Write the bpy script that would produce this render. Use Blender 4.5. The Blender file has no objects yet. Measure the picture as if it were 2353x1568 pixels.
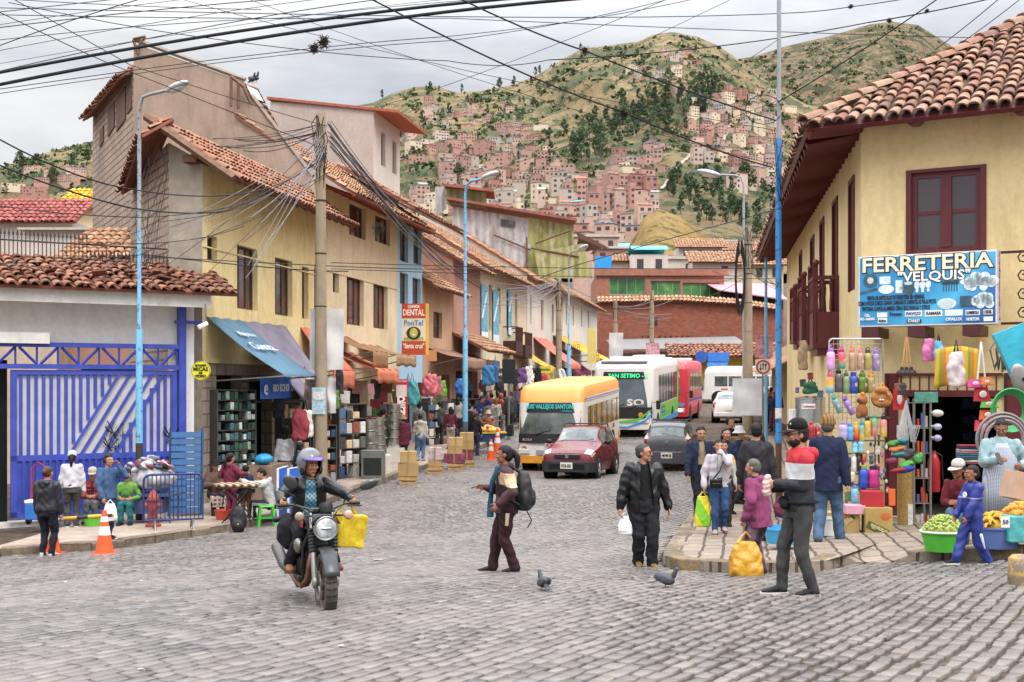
import bpy,bmesh,math,random
import numpy as np
from mathutils import Vector,Matrix,Euler
random.seed(7);RNG=np.random.default_rng(7)
S=bpy.context.scene;COL=S.collection
PI=math.pi;R=math.radians
F,CX,HY,CZ=2700.0,1176.5,880.0,2.2
V=Vector
def P(x,y,D):return V(((x-CX)/F*D,D,CZ+(HY-y)/F*D))
def PX(x,D):return(x-CX)/F*D
A0=math.atan(.1976)
U=V((math.sin(A0),math.cos(A0),0));W=V((math.cos(A0),-math.sin(A0),0))
def H(s):
 c=[int(s[i:i+2],16)/255 for i in(0,2,4)]
 return tuple((v/12.92 if v<=.04045 else((v+.055)/1.055)**2.4)for v in c)
class NT:
 def __init__(s,name):
  s.m=bpy.data.materials.new(name);s.m.use_nodes=True
  s.t=s.m.node_tree;s.n=s.t.nodes;s.l=s.t.links
  s.b=s.n['Principled BSDF'];s._co=None
 def N(s,typ,**k):
  n=s.n.new('ShaderNode'+typ)
  for a,v in k.items():
   if a[0]=='i' and a[1:].isdigit():s.inp(n.inputs[int(a[1:])],v)
   elif a in n.inputs:s.inp(n.inputs[a],v)
   else:setattr(n,a,v)
  return n
 def inp(s,sock,v):
  if isinstance(v,bpy.types.NodeSocket):s.l.new(v,sock)
  elif isinstance(v,bpy.types.Node):s.l.new(v.outputs[0],sock)
  else:
   if isinstance(v,tuple)and len(v)==3 and sock.type=='RGBA':v=(*v,1)
   sock.default_value=v
 def co(s):
  if not s._co:s._co=s.N('TexCoord').outputs['Object']
  return s._co
 def noise(s,scale,detail=4,rough=.6,vec=None):
  return s.N('TexNoise',Vector=vec or s.co(),Scale=scale,Detail=detail,Roughness=rough).outputs['Fac']
 def mapv(s,vec,scale=(1,1,1),loc=(0,0,0),rot=(0,0,0)):
  return s.N('Mapping',Vector=vec,Scale=scale,Location=loc,Rotation=rot).outputs[0]
 def ramp(s,fac,*stops,interp='LINEAR'):
  n=s.N('ValToRGB',Fac=fac);e=n.color_ramp.elements;n.color_ramp.interpolation=interp
  while len(e)<len(stops):e.new(.5)
  for q,(p,c)in zip(e,stops):
   q.position=p;q.color=(*c,1)if len(c)==3 else c
  return n.outputs[0]
 def mix(s,f,a,b,mode='MIX'):
  n=s.N('Mix',data_type='RGBA',blend_type=mode)
  s.inp(n.inputs[0],f);s.inp(n.inputs[6],a);s.inp(n.inputs[7],b)
  return n.outputs[2]
 def math(s,op,a,b=0.0,clamp=False):
  n=s.N('Math',operation=op,use_clamp=clamp);s.inp(n.inputs[0],a);s.inp(n.inputs[1],b)
  return n.outputs[0]
 def bump(s,h,strength=.4,dist=.02,prev=None):
  n=s.N('Bump',Strength=strength,Distance=dist,Height=h)
  if prev:s.inp(n.inputs['Normal'],prev)
  return n.outputs[0]
 def done(s,col,rough=.8,metal=0,normal=None,**k):
  s.inp(s.b.inputs['Base Color'],col);s.inp(s.b.inputs['Roughness'],rough);s.inp(s.b.inputs['Metallic'],metal)
  if normal:s.inp(s.b.inputs['Normal'],normal)
  for a,v in k.items():s.inp(s.b.inputs[a.replace('_',' ')],v)
  return s.m
_MC={}
def mat(col,rough=.75,var=.16,scale=4,bump=0,bs=40,metal=0,island=0,grime=0,spec=.4,trans=0,emit=0):
 """general painted / cloth / plastic material: hex colour, uneven tone, optional grime and small relief"""
 key=(col,rough,var,scale,bump,bs,metal,island,grime,spec,trans,emit)
 if key in _MC:return _MC[key]
 n=NT('surface_'+col);c=H(col)
 f=n.noise(scale,5)
 c0=tuple(max(0,v*(1-var))for v in c);c1=tuple(min(1,v*(1+var))for v in c)
 out=n.ramp(f,(.3,c0),(.7,c1))
 if island:
  r=n.N('NewGeometry').outputs['Random Per Island']
  out=n.mix(1.0,out,n.ramp(r,(0,(1-island,)*3),(1,(1+island*.6,)*3)),'MULTIPLY')
 if grime:
  g=n.noise(1.1,6,.7,n.mapv(n.co(),(1.6,1.6,.35)))
  g2=n.noise(5.5,5,.7)
  gg=n.math('MULTIPLY',n.ramp(g,(.45,(0,)*3),(.75,(1,)*3)),n.ramp(g2,(.3,(.2,)*3),(.7,(1,)*3)))
  out=n.mix(n.math('MULTIPLY',gg,grime),out,H('5c5046'))
 nb=n.bump(n.noise(bs,4),.5,bump)if bump else None
 k=dict(Specular_IOR_Level=spec)
 if trans:k['Transmission_Weight']=trans
 if emit:k['Emission_Color']=c;k['Emission_Strength']=emit
 rg=n.ramp(f,(.2,(max(0,rough-.08),)*3),(.8,(min(1,rough+.08),)*3))
 _MC[key]=n.done(out,rg,metal,nb,**k)
 return _MC[key]
def brickmat(name,c1,c2,mortar,w,h,ms=.012,var=.5,bump=.012,dirt=.4,rot=(R(90),0,0),plane='x'):
 n=NT(name);sx=n.N('SeparateXYZ',Vector=n.co())
 u=n.math('ADD',sx.outputs[0],sx.outputs[1])
 v=n.N('CombineXYZ',X=u,Y=sx.outputs[2]).outputs[0]
 d=n.noise(3,3);vv=n.N('VectorMath',operation='ADD',i0=v,i1=n.N('CombineXYZ',X=0.0,Y=n.math('MULTIPLY',d,.015)).outputs[0]).outputs[0]
 b=n.N('TexBrick',Vector=vv,Color1=H(c1),Color2=H(c2),Mortar=H(mortar),Scale=1.0,**{'Mortar Size':ms,'Mortar Smooth':.3,'Bias':0.0,'Brick Width':w,'Row Height':h})
 col=n.mix(.5,b.outputs[0],n.ramp(n.noise(2.2,6,.7),(.3,(.55,)*3),(.7,(1.25,)*3)),'MULTIPLY')
 g=n.noise(.7,5,.7,n.mapv(n.co(),(1,1,.4)))
 col=n.mix(n.math('MULTIPLY',n.ramp(g,(.48,(0,)*3),(.72,(1,)*3)),dirt),col,H('6e625a'))
 hgt=n.math('ADD',n.math('MULTIPLY',b.outputs[1],-1.0),n.math('MULTIPLY',n.noise(35,3),.4))
 return n.done(col,.9,0,n.bump(hgt,.7,bump),Specular_IOR_Level=.2)
def plaster(name,c,c2,stain='6b5a48',amt=.5,streak=.35,rough=.9):
 n=NT(name)
 big=n.noise(.55,6,.65);fine=n.noise(9,5,.7)
 col=n.mix(n.ramp(big,(.35,(0,)*3),(.68,(1,)*3)),H(c),H(c2))
 col=n.mix(.28,col,n.ramp(fine,(.3,(.6,)*3),(.7,(1.2,)*3)),'MULTIPLY')
 st=n.noise(1.6,7,.74,n.mapv(n.co(),(1.5,1.5,.45)))
 z=n.N('SeparateXYZ',Vector=n.co()).outputs[2]
 low=n.N('MapRange',Value=z,i1=2.2,i2=-.1,i3=.0,i4=.9).outputs[0]
 f=n.math('ADD',n.math('MULTIPLY',n.ramp(st,(.47,(0,)*3),(.72,(1,)*3)),streak*1.5),n.math('MULTIPLY',low,n.ramp(n.noise(2.4,6,.7),(.35,(0,)*3),(.65,(1,)*3))),True)
 col=n.mix(n.math('MULTIPLY',f,amt*1.15,True),col,H(stain))
 pe=n.ramp(n.noise(.9,7,.72,n.mapv(n.co(),(1,1,1),(13,5,9))),(.66,(0,)*3),(.675,(1,)*3))
 col=n.mix(n.math('MULTIPLY',pe,.5),col,n.mix(.5,H(c2),H('a39585')))
 h=n.math('ADD',n.math('MULTIPLY',n.noise(4,5),1.0),n.math('MULTIPLY',n.noise(45,3),.35))
 return n.done(col,rough,0,n.bump(n.math('SUBTRACT',h,n.math('MULTIPLY',pe,.5)),.45,.014),Specular_IOR_Level=.25)
def tilemat(name,cols,lichen=.35):
 n=NT(name);r=n.N('NewGeometry').outputs['Random Per Island']
 st=[(i/(len(cols)),H(c))for i,c in enumerate(cols)]
 col=n.ramp(r,*st)
 col=n.mix(.6,col,n.ramp(n.noise(7,6,.7),(.3,(.45,)*3),(.7,(1.25,)*3)),'MULTIPLY')
 col=n.mix(n.math('MULTIPLY',n.ramp(n.noise(1.6,6,.75),(.5,(0,)*3),(.7,(1,)*3)),lichen),col,H('6d6154'))
 return n.done(col,.9,0,n.bump(n.noise(38,4),.5,.01),Specular_IOR_Level=.2)
M={}
def setup_mats():
 M['tile']=tilemat('roof_tile_clay',['8a5f50','9c7561','a98a73','7f5848','9d7766','8c6f62','74574c','a0826e'],.55)
 M['tile_old']=tilemat('roof_tile_old',['7d5346','94624f','a3745d','6f4c42','86594c','967058'],.6)
 M['tile_far']=tilemat('roof_tile_far',['a57659','b08a6c','9a6c53','bd9a7e','a58164'],.45)
 M['tile_orange']=tilemat('roof_tile_orange',['9a6650','a8735b','8d5c48','b28468','94705c'],.55)
 M['glass']=NT('window_glass').m
 n=NT('window_glass_dark');M['glass']=n.done(n.ramp(n.noise(1.7,3,.5,n.mapv(n.co(),(1,1,.6))),(.35,H('23262a')),(.55,H('4a4743')),(.7,H('77706a'))),.08,0,n.bump(n.noise(1.2,2),.15,.02),Specular_IOR_Level=.7)
 n=NT('window_glass_red_reflection');M['glass_red_reflection']=n.done(n.ramp(n.noise(1.5,3,.6),(.3,H('2a2426')),(.5,H('5c4342')),(.62,H('6f2f2c')),(.75,H('8d847c'))),.1,0,None,Specular_IOR_Level=.7)  # red and pale blotches are reflections painted into the pane colour
 n=NT('window_glass_green');M['glass_green']=n.done(n.ramp(n.noise(.5,3,.6),(.3,H('1f4a28')),(.55,H('3f7a35')),(.75,H('86b060'))),.12,0,None,Specular_IOR_Level=.7)
 n=NT('vehicle_glass');M['carglass']=n.done(n.ramp(n.noise(1.6,4,.6),(.3,H('2b3230')),(.55,H('5d6662')),(.75,H('93a09b'))),.06,0,None,Specular_IOR_Level=.8)
 n=NT('vehicle_glass_busy');M['busglass']=n.done(n.ramp(n.noise(3.2,5,.7),(.3,H('2a2c2a')),(.45,H('6a6a55')),(.55,H('b98d2c')),(.63,H('86463a')),(.72,H('9fb1b0'))),.08,0,None,Specular_IOR_Level=.7)
 M['black']=mat('1c1b1c',.5);M['rubber']=mat('2a2827',.85,.25,9,.004,60);M['chrome']=mat('b9bab8',.2,.08,4,metal=1)
 M['steel']=mat('8d8c88',.4,.2,6,metal=.8);M['alu']=mat('c3c4c2',.28,.1,3,.002,18,metal=.95)
 M['white']=mat('e4e1dc',.6);M['cable']=mat('16161a',.7,.1);M['cablegrey']=mat('77767a',.7,.1)
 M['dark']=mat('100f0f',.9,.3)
 M['wood']=mat('6d5140',.8,.35,7,.008,25);M['woodpale']=mat('b08a56',.8,.25,9,.006,30);M['board']=mat('b58f63',.85,.14,3,.004,20,grime=.3)
 M['maroon']=mat('4a1f20',.5,.2,6,.003,30);M['concrete']=mat('9b9183',.9,.2,3,.01,30,grime=.5)
 M['blockwall']=brickmat('block_wall','b39c8a','a28d7b','75655a',.42,.21,.03,dirt=.55)
 M['brick']=brickmat('brick_wall','b0705a','9c5f4b','8f7767',.24,.09,.014,dirt=.3)
 M['brickdark']=brickmat('adobe_brick_wall','9a5f4c','87503f','7d4c3e',.36,.14,.01,dirt=.3)
 M['stone']=brickmat('stone_block_wall','a49584','948674','746757',.5,.3,.02,dirt=.4)
def fr(d):
 """3x3 frame whose z axis follows d"""
 d=d.normalized();a=V((0,0,1))if abs(d.z)<.95 else V((1,0,0))
 x=a.cross(d).normalized();return x,d.cross(x)
class MB:
 def __init__(s):s.v=[];s.f=[];s.mi=[];s.m=0;s.T=None
 def add(s,vs,fs):
  o=len(s.v);T=s.T
  s.v+=[tuple(T@V(p))for p in vs]if T else[tuple(p)for p in vs]
  for f in fs:s.f.append(tuple(i+o for i in f));s.mi.append(s.m)
  return s
 def quad(s,a,b,c,d):return s.add([a,b,c,d],[(0,1,2,3)])
 def box(s,c,d,r=None,taper=1.0):
  x,y,z=d[0]/2,d[1]/2,d[2]/2;t=taper
  vs=[V((-x,-y,-z)),V((x,-y,-z)),V((x,y,-z)),V((-x,y,-z)),V((-x*t,-y*t,z)),V((x*t,-y*t,z)),V((x*t,y*t,z)),V((-x*t,y*t,z))]
  if r is not None:
   q=r if isinstance(r,Matrix)else(Matrix.Rotation(r,3,'Z')if not isinstance(r,(tuple,list))else Euler(r).to_matrix())
   vs=[q@p for p in vs]
  c=V(c)
  return s.add([p+c for p in vs],[(0,3,2,1),(4,5,6,7),(0,1,5,4),(1,2,6,5),(2,3,7,6),(3,0,4,7)])
 def bx(s,x0,x1,y0,y1,z0,z1):return s.box(((x0+x1)/2,(y0+y1)/2,(z0+z1)/2),(x1-x0,y1-y0,z1-z0))
 def loft(s,rings,close=True,caps=True):
  n=len(rings[0]);vs=[p for r in rings for p in r];fs=[]
  for i in range(len(rings)-1):
   for j in range(n if close else n-1):
    k=(j+1)%n;fs.append((i*n+j,i*n+k,(i+1)*n+k,(i+1)*n+j))
  if caps and close:
   fs.append(tuple(range(n-1,-1,-1)));fs.append(tuple((len(rings)-1)*n+j for j in range(n)))
  return s.add(vs,fs)
 def tube(s,path,r,n=8,caps=True):
  path=[V(p)for p in path];rs=r if isinstance(r,(list,tuple))else[r]*len(path);rings=[];x=None
  for i,p in enumerate(path):
   d=(path[min(i+1,len(path)-1)]-path[max(i-1,0)])
   if d.length<1e-9:d=V((0,0,1))
   d.normalize()
   if x is None:x,y=fr(d)
   else:
    x=(x-d*x.dot(d));x=x.normalized()if x.length>1e-6 else fr(d)[0];y=d.cross(x)
   rings.append([p+(x*math.cos(2*PI*j/n)+y*math.sin(2*PI*j/n))*rs[i]for j in range(n)])
  return s.loft(rings,True,caps)
 def cyl(s,a,b,r,r2=None,n=14):return s.tube([a,b],[r,r if r2 is None else r2],n)
 def lathe(s,prof,c=(0,0,0),n=16,axis=None,caps=True):
  c=V(c);q=Matrix.Identity(3)
  if axis is not None:
   z=V(axis).normalized();x,y=fr(z);q=Matrix((x,y,z)).transposed()
  return s.loft([[c+q@V((r*math.cos(2*PI*j/n),r*math.sin(2*PI*j/n),z))for j in range(n)]for r,z in prof],True,caps)
 def ell(s,c,rad,r=None,n=12,m=8):
  c=V(c);rad=(rad,)*3 if not isinstance(rad,(tuple,list))else rad
  q=(r if isinstance(r,Matrix)else Euler(r).to_matrix())if r is not None else None;rings=[]
  for i in range(m+1):
   t=-PI/2+PI*i/m;ct=max(math.cos(t),.02)
   ring=[V((rad[0]*ct*math.cos(2*PI*j/n),rad[1]*ct*math.sin(2*PI*j/n),rad[2]*math.sin(t)))for j in range(n)]
   rings.append([c+(q@p if q else p)for p in ring])
  return s.loft(rings)
 def cap(s,a,b,r0,r1=None,n=10):
  a,b=V(a),V(b);r1=r0 if r1 is None else r1;d=b-a
  if d.length<1e-6:return s.ell(a,r0,n=n)
  d.normalize();pts=[];rs=[]
  for t in(-88,-60,-30):pts.append(a+d*r0*math.sin(R(t)));rs.append(r0*math.cos(R(t)))
  pts+=[a,b];rs+=[r0,r1]
  for t in(30,60,88):pts.append(b+d*r1*math.sin(R(t)));rs.append(r1*math.cos(R(t)))
  return s.tube(pts,rs,n)
 def prism(s,poly,y0,y1):
  """polygon of (x, z) extruded along y"""
  n=len(poly);vs=[(x,y0,z)for x,z in poly]+[(x,y1,z)for x,z in poly]
  return s.add(vs,[tuple(range(n)),tuple(range(2*n-1,n-1,-1))]+[(j,j+n,(j+1)%n+n,(j+1)%n)for j in range(n)])
 def sheet(s,fn,nu,nv):
  vs=[fn(i/nu,j/nv)for j in range(nv+1)for i in range(nu+1)]
  return s.add(vs,[(j*(nu+1)+i,j*(nu+1)+i+1,(j+1)*(nu+1)+i+1,(j+1)*(nu+1)+i)for j in range(nv)for i in range(nu)])
 def build(s,name,mats,parent=None,smooth=0,bevel=0,seg=2,solid=0,sub=0):
  me=bpy.data.meshes.new(name);me.from_pydata(s.v,[],s.f)
  for m in(mats if isinstance(mats,(list,tuple))else[mats]):me.materials.append(m)
  if max(s.mi,default=0):me.polygons.foreach_set('material_index',s.mi)
  bm=bmesh.new();bm.from_mesh(me)
  if not getattr(s,'raw',0):bmesh.ops.recalc_face_normals(bm,faces=bm.faces)
  if smooth:
   for f in bm.faces:f.smooth=True
   for e in bm.edges:
    if len(e.link_faces)==2 and e.calc_face_angle(0)>R(smooth):e.smooth=False
  bm.to_mesh(me);bm.free();me.update()
  o=bpy.data.objects.new(name,me);COL.objects.link(o)
  if parent:o.parent=parent
  if solid:q=o.modifiers.new('s','SOLIDIFY');q.thickness=solid
  if bevel:q=o.modifiers.new('b','BEVEL');q.width=bevel;q.segments=seg;q.limit_method='ANGLE';q.angle_limit=R(40)
  if sub:q=o.modifiers.new('u','SUBSURF');q.levels=sub;q.render_levels=sub
  return o
def fin(o,label=None,cat=None,group=None,kind=None):
 if label:o['label']=label
 if cat:o['category']=cat
 if group:o['group']=group
 if kind:o['kind']=kind
 return o
def thing(name,label,cat,loc=(0,0,0),rz=0,group=None):
 o=bpy.data.objects.new(name,None);COL.objects.link(o);o.location=loc;o.rotation_euler=(0,0,rz);o.empty_display_size=.2
 return fin(o,label,cat,group)
def mw(o):return Matrix.LocRotScale(o.location,o.rotation_euler,None)
def loc(o,p):return mw(o).inverted()@V(p)
def put(o,at,rz=0):
 o.location=at;o.rotation_euler=(0,0,rz);return o
def dup(o,at,rz=0,label=None,scale=None,parent=None):
 c=o.copy();COL.objects.link(c)
 if parent is None:
  c.location=at;c.rotation_euler=(0,0,rz)
  if scale:c.scale=(scale,)*3 if not isinstance(scale,tuple)else scale
  if label:c['label']=label
 else:c.parent=parent
 for ch in list(o.children):dup(ch,None,parent=c)
 return c
_TXT={}
def text(s,size,mt,parent,at,rot=(PI/2,0,0),depth=.004,width=None,name='lettering',bold=0,align='CENTER',shear=0):
 """lettering as a mesh; width squeezes or stretches it"""
 cu=bpy.data.curves.new('t','FONT');cu.body=s;cu.size=size;cu.extrude=depth;cu.align_x=align;cu.align_y='CENTER';cu.offset=bold;cu.shear=shear;cu.resolution_u=2
 o=bpy.data.objects.new('t',cu);me=bpy.data.meshes.new_from_object(o);bpy.data.objects.remove(o);bpy.data.curves.remove(cu)
 n=len(me.vertices);a=np.empty(n*3);me.vertices.foreach_get('co',a);a=a.reshape(-1,3)
 if width and n:
  w=a[:,0].max()-a[:,0].min();a[:,0]*=width/max(w,1e-6)
 q=np.array(Euler(rot).to_matrix()if not isinstance(rot,Matrix)else rot);a=a@q.T+np.array(at)
 me.vertices.foreach_set('co',a.ravel());me.materials.clear();me.materials.append(mt);me.update();me.name=name
 ob=bpy.data.objects.new(name,me);COL.objects.link(ob);ob.parent=parent
 return ob
setup_mats()
cam=bpy.data.cameras.new('camera');co_=bpy.data.objects.new('camera',cam);COL.objects.link(co_);S.camera=co_
co_.location=(0,0,CZ);co_.rotation_euler=(PI/2,0,0);cam.sensor_width=36;cam.lens=F/2353*36;cam.shift_y=(HY-784)/2353;cam.clip_end=9000;cam.clip_start=.1
S.view_settings.view_transform='Standard';S.view_settings.look='None';S.view_settings.exposure=0
S.render.engine='CYCLES'
S.cycles.max_bounces=6;S.cycles.transparent_max_bounces=6;S.cycles.use_denoising=True
SUN_EL,SUN_AZ=R(52),R(150)
w_=bpy.data.worlds.new('World');S.world=w_;w_.use_nodes=True;nt=w_.node_tree
sky=nt.nodes.new('ShaderNodeTexSky');sky.sky_type='NISHITA';sky.sun_disc=False;sky.sun_elevation=SUN_EL;sky.sun_rotation=SUN_AZ;sky.air_density=1.2;sky.dust_density=2.5
tc=nt.nodes.new('ShaderNodeTexCoord');mp=nt.nodes.new('ShaderNodeMapping');mp.inputs['Scale'].default_value=(2.2,2.2,7.5);mp.inputs['Location'].default_value=(.7,.2,.3)
nz=nt.nodes.new('ShaderNodeTexNoise');nz.inputs['Scale'].default_value=1.5;nz.inputs['Detail'].default_value=7;nz.inputs['Roughness'].default_value=.55;nz.inputs['Distortion'].default_value=.3
cr=nt.nodes.new('ShaderNodeValToRGB');e=cr.color_ramp.elements;e[0].position=.3;e[0].color=(5.9,6.2,7.1,1);e[1].position=.62;e[1].color=(9.3,9.35,9.5,1)
cv=nt.nodes.new('ShaderNodeValToRGB');e=cv.color_ramp.elements;e[0].position=.22;e[0].color=(.72,)*3+(1,);e[1].position=.55;e[1].color=(1,1,1,1)
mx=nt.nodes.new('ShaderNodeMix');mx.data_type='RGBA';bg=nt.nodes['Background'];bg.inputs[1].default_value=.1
L=nt.links.new
L(tc.outputs['Generated'],mp.inputs[0]);L(mp.outputs[0],nz.inputs['Vector']);L(nz.outputs['Fac'],cr.inputs[0]);L(nz.outputs['Fac'],cv.inputs[0])
L(cv.outputs[0],mx.inputs[0]);L(sky.outputs[0],mx.inputs[6]);L(cr.outputs[0],mx.inputs[7])
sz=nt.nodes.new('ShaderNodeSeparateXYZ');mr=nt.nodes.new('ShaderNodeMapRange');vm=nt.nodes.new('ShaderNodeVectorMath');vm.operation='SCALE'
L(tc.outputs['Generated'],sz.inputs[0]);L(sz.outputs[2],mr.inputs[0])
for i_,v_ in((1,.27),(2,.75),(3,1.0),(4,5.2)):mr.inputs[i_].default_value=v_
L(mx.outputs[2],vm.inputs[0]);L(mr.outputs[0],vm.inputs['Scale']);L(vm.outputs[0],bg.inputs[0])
sl=bpy.data.lights.new('sun','SUN');sl.energy=1.5;sl.angle=R(10);sl.color=(1,.95,.87);so=bpy.data.objects.new('sun',sl);COL.objects.link(so)
so.rotation_euler=Euler((PI/2-SUN_EL,0,PI-SUN_AZ));so.location=(0,0,60)
CTRL=[(1176,1568,7.85),(0,1568,8.2),(2353,1568,7.6),(1840,1375,11.55),(735,1395,11.6),(1165,1320,14.4),(1480,1312,15.2),(108,1283,19.5),(300,1254,20.8),(520,1215,24),(900,1100,33),(1330,1110,31),(1260,1085,36.5),(1450,1005,48),(1580,970,58.7),(1660,925,87),(1520,1310,15.4),(1930,1295,15.6),(2235,1303,13.7),(2353,1290,13.6),(1690,1152,26.5),(0,1290,19.3),(1650,985,50),(1000,1052,40),(1180,968,58),(700,1168,27)]
def _g():
 pts=np.array([(PX(x,D),D)for x,y,D in CTRL]);z=np.array([CZ+(HY-y)/F*D for x,y,D in CTRL])
 d=np.linalg.norm(pts[:,None]-pts[None],axis=2);K=np.where(d>0,d*d*np.log(d+1e-12),0)+np.eye(len(z))*2.0
 Q=np.c_[np.ones(len(z)),pts];A=np.block([[K,Q],[Q.T,np.zeros((3,3))]])
 w=np.linalg.solve(A,np.r_[z,0,0,0]);return pts,w
_gp,_gw=_g()
def gza(X,Y):
 X=np.asarray(X,float);Y=np.asarray(Y,float)
 xc=np.clip(X,-13-np.clip(Y-20,0,40)*.0,9);xc=np.clip(xc,-13,9+np.clip(Y-15,0,80)*.25);yc=np.clip(Y,6.5,88)
 q=np.stack([xc,yc],-1);d=np.linalg.norm(q[...,None,:]-_gp,axis=-1)
 k=np.where(d>1e-9,d*d*np.log(d+1e-12),0)
 z=k@_gw[:-3]+_gw[-3]+_gw[-2]*xc+_gw[-1]*yc
 return z+np.clip(Y-88,0,260)*.125
def gz(X,Y):return float(gza(X,Y))
def G(x,y,up=0.0):
 """where the sight line through photo point (x, y) meets the ground (plus up)"""
 D=6.0
 while D<120:
  if P(x,y,D).z<=gz(PX(x,D),D)+up:
   lo,hi=D-.5,D
   for _ in range(25):
    m=(lo+hi)/2
    if P(x,y,m).z<=gz(PX(x,m),m)+up:hi=m
    else:lo=m
   return P(x,y,hi)
  D+=.5
 return P(x,y,100)
KH=.15
KL=[G(x,y)for x,y in((-140,1310),(0,1281),(130,1271),(210,1269),(290,1260),(360,1249),(440,1236),(530,1222),(640,1196),(760,1157),(830,1130),(880,1112),(915,1098),(960,1085),(1010,1066),(1080,1045),(1150,1008),(1190,985))]
KR=[G(x,y)for x,y in((1712,1010),(1690,1040),(1650,1110),(1600,1180),(1556,1240),(1528,1285),(1524,1300),(1560,1312),(1680,1322),(1800,1322),(1900,1316),(1932,1300))]
print('KL',[(round(p.x,1),round(p.y,1),round(p.z,2))for p in KL]);print('KR',[(round(p.x,1),round(p.y,1),round(p.z,2))for p in KR])
def side(poly,X,Y):
 """signed distance of points to a polyline (positive on its left)"""
 best=np.full(X.shape,1e9);sg=np.zeros(X.shape)
 for a,b in zip(poly,poly[1:]):
  dx,dy=b.x-a.x,b.y-a.y;l2=dx*dx+dy*dy
  t=np.clip(((X-a.x)*dx+(Y-a.y)*dy)/l2,0,1);ex,ey=X-a.x-t*dx,Y-a.y-t*dy
  d=np.hypot(ex,ey);c=dx*(Y-a.y)-dy*(X-a.x);m=d<best-1e-9
  best=np.where(m,d,best);sg=np.where(m,np.sign(c),sg)
 return best*sg
def ground_sheet():
 ys=np.r_[np.arange(2,30,.5),np.arange(30,95,1.5),np.geomspace(96,3000,24)];xs=np.r_[-np.geomspace(1500,24,14),np.arange(-22,22.1,.7),np.geomspace(24,1500,14)]
 X,Y=np.meshgrid(xs,ys);Z=gza(X,Y)+RNG.normal(0,.004,X.shape)
 Z-=np.clip(np.abs(X)-23,0,1)*.3
 nx=len(xs);b=MB();b.v=[tuple(p)for p in np.stack([X,Y,Z],-1).reshape(-1,3)]
 b.f=[(j*nx+i,j*nx+i+1,(j+1)*nx+i+1,(j+1)*nx+i)for j in range(len(ys)-1)for i in range(nx-1)];b.mi=[0]*len(b.f)
 n=NT('street_dirt')
 c=n.ramp(n.noise(2.5,7,.7),(.3,H('362e28')),(.5,H('51463d')),(.7,H('6f6257')))
 m=n.done(c,.95,0,n.bump(n.noise(30,5),.6,.02),Specular_IOR_Level=.15)
 fin(b.build('ground',m,smooth=60),kind='structure')
ground_sheet()
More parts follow.
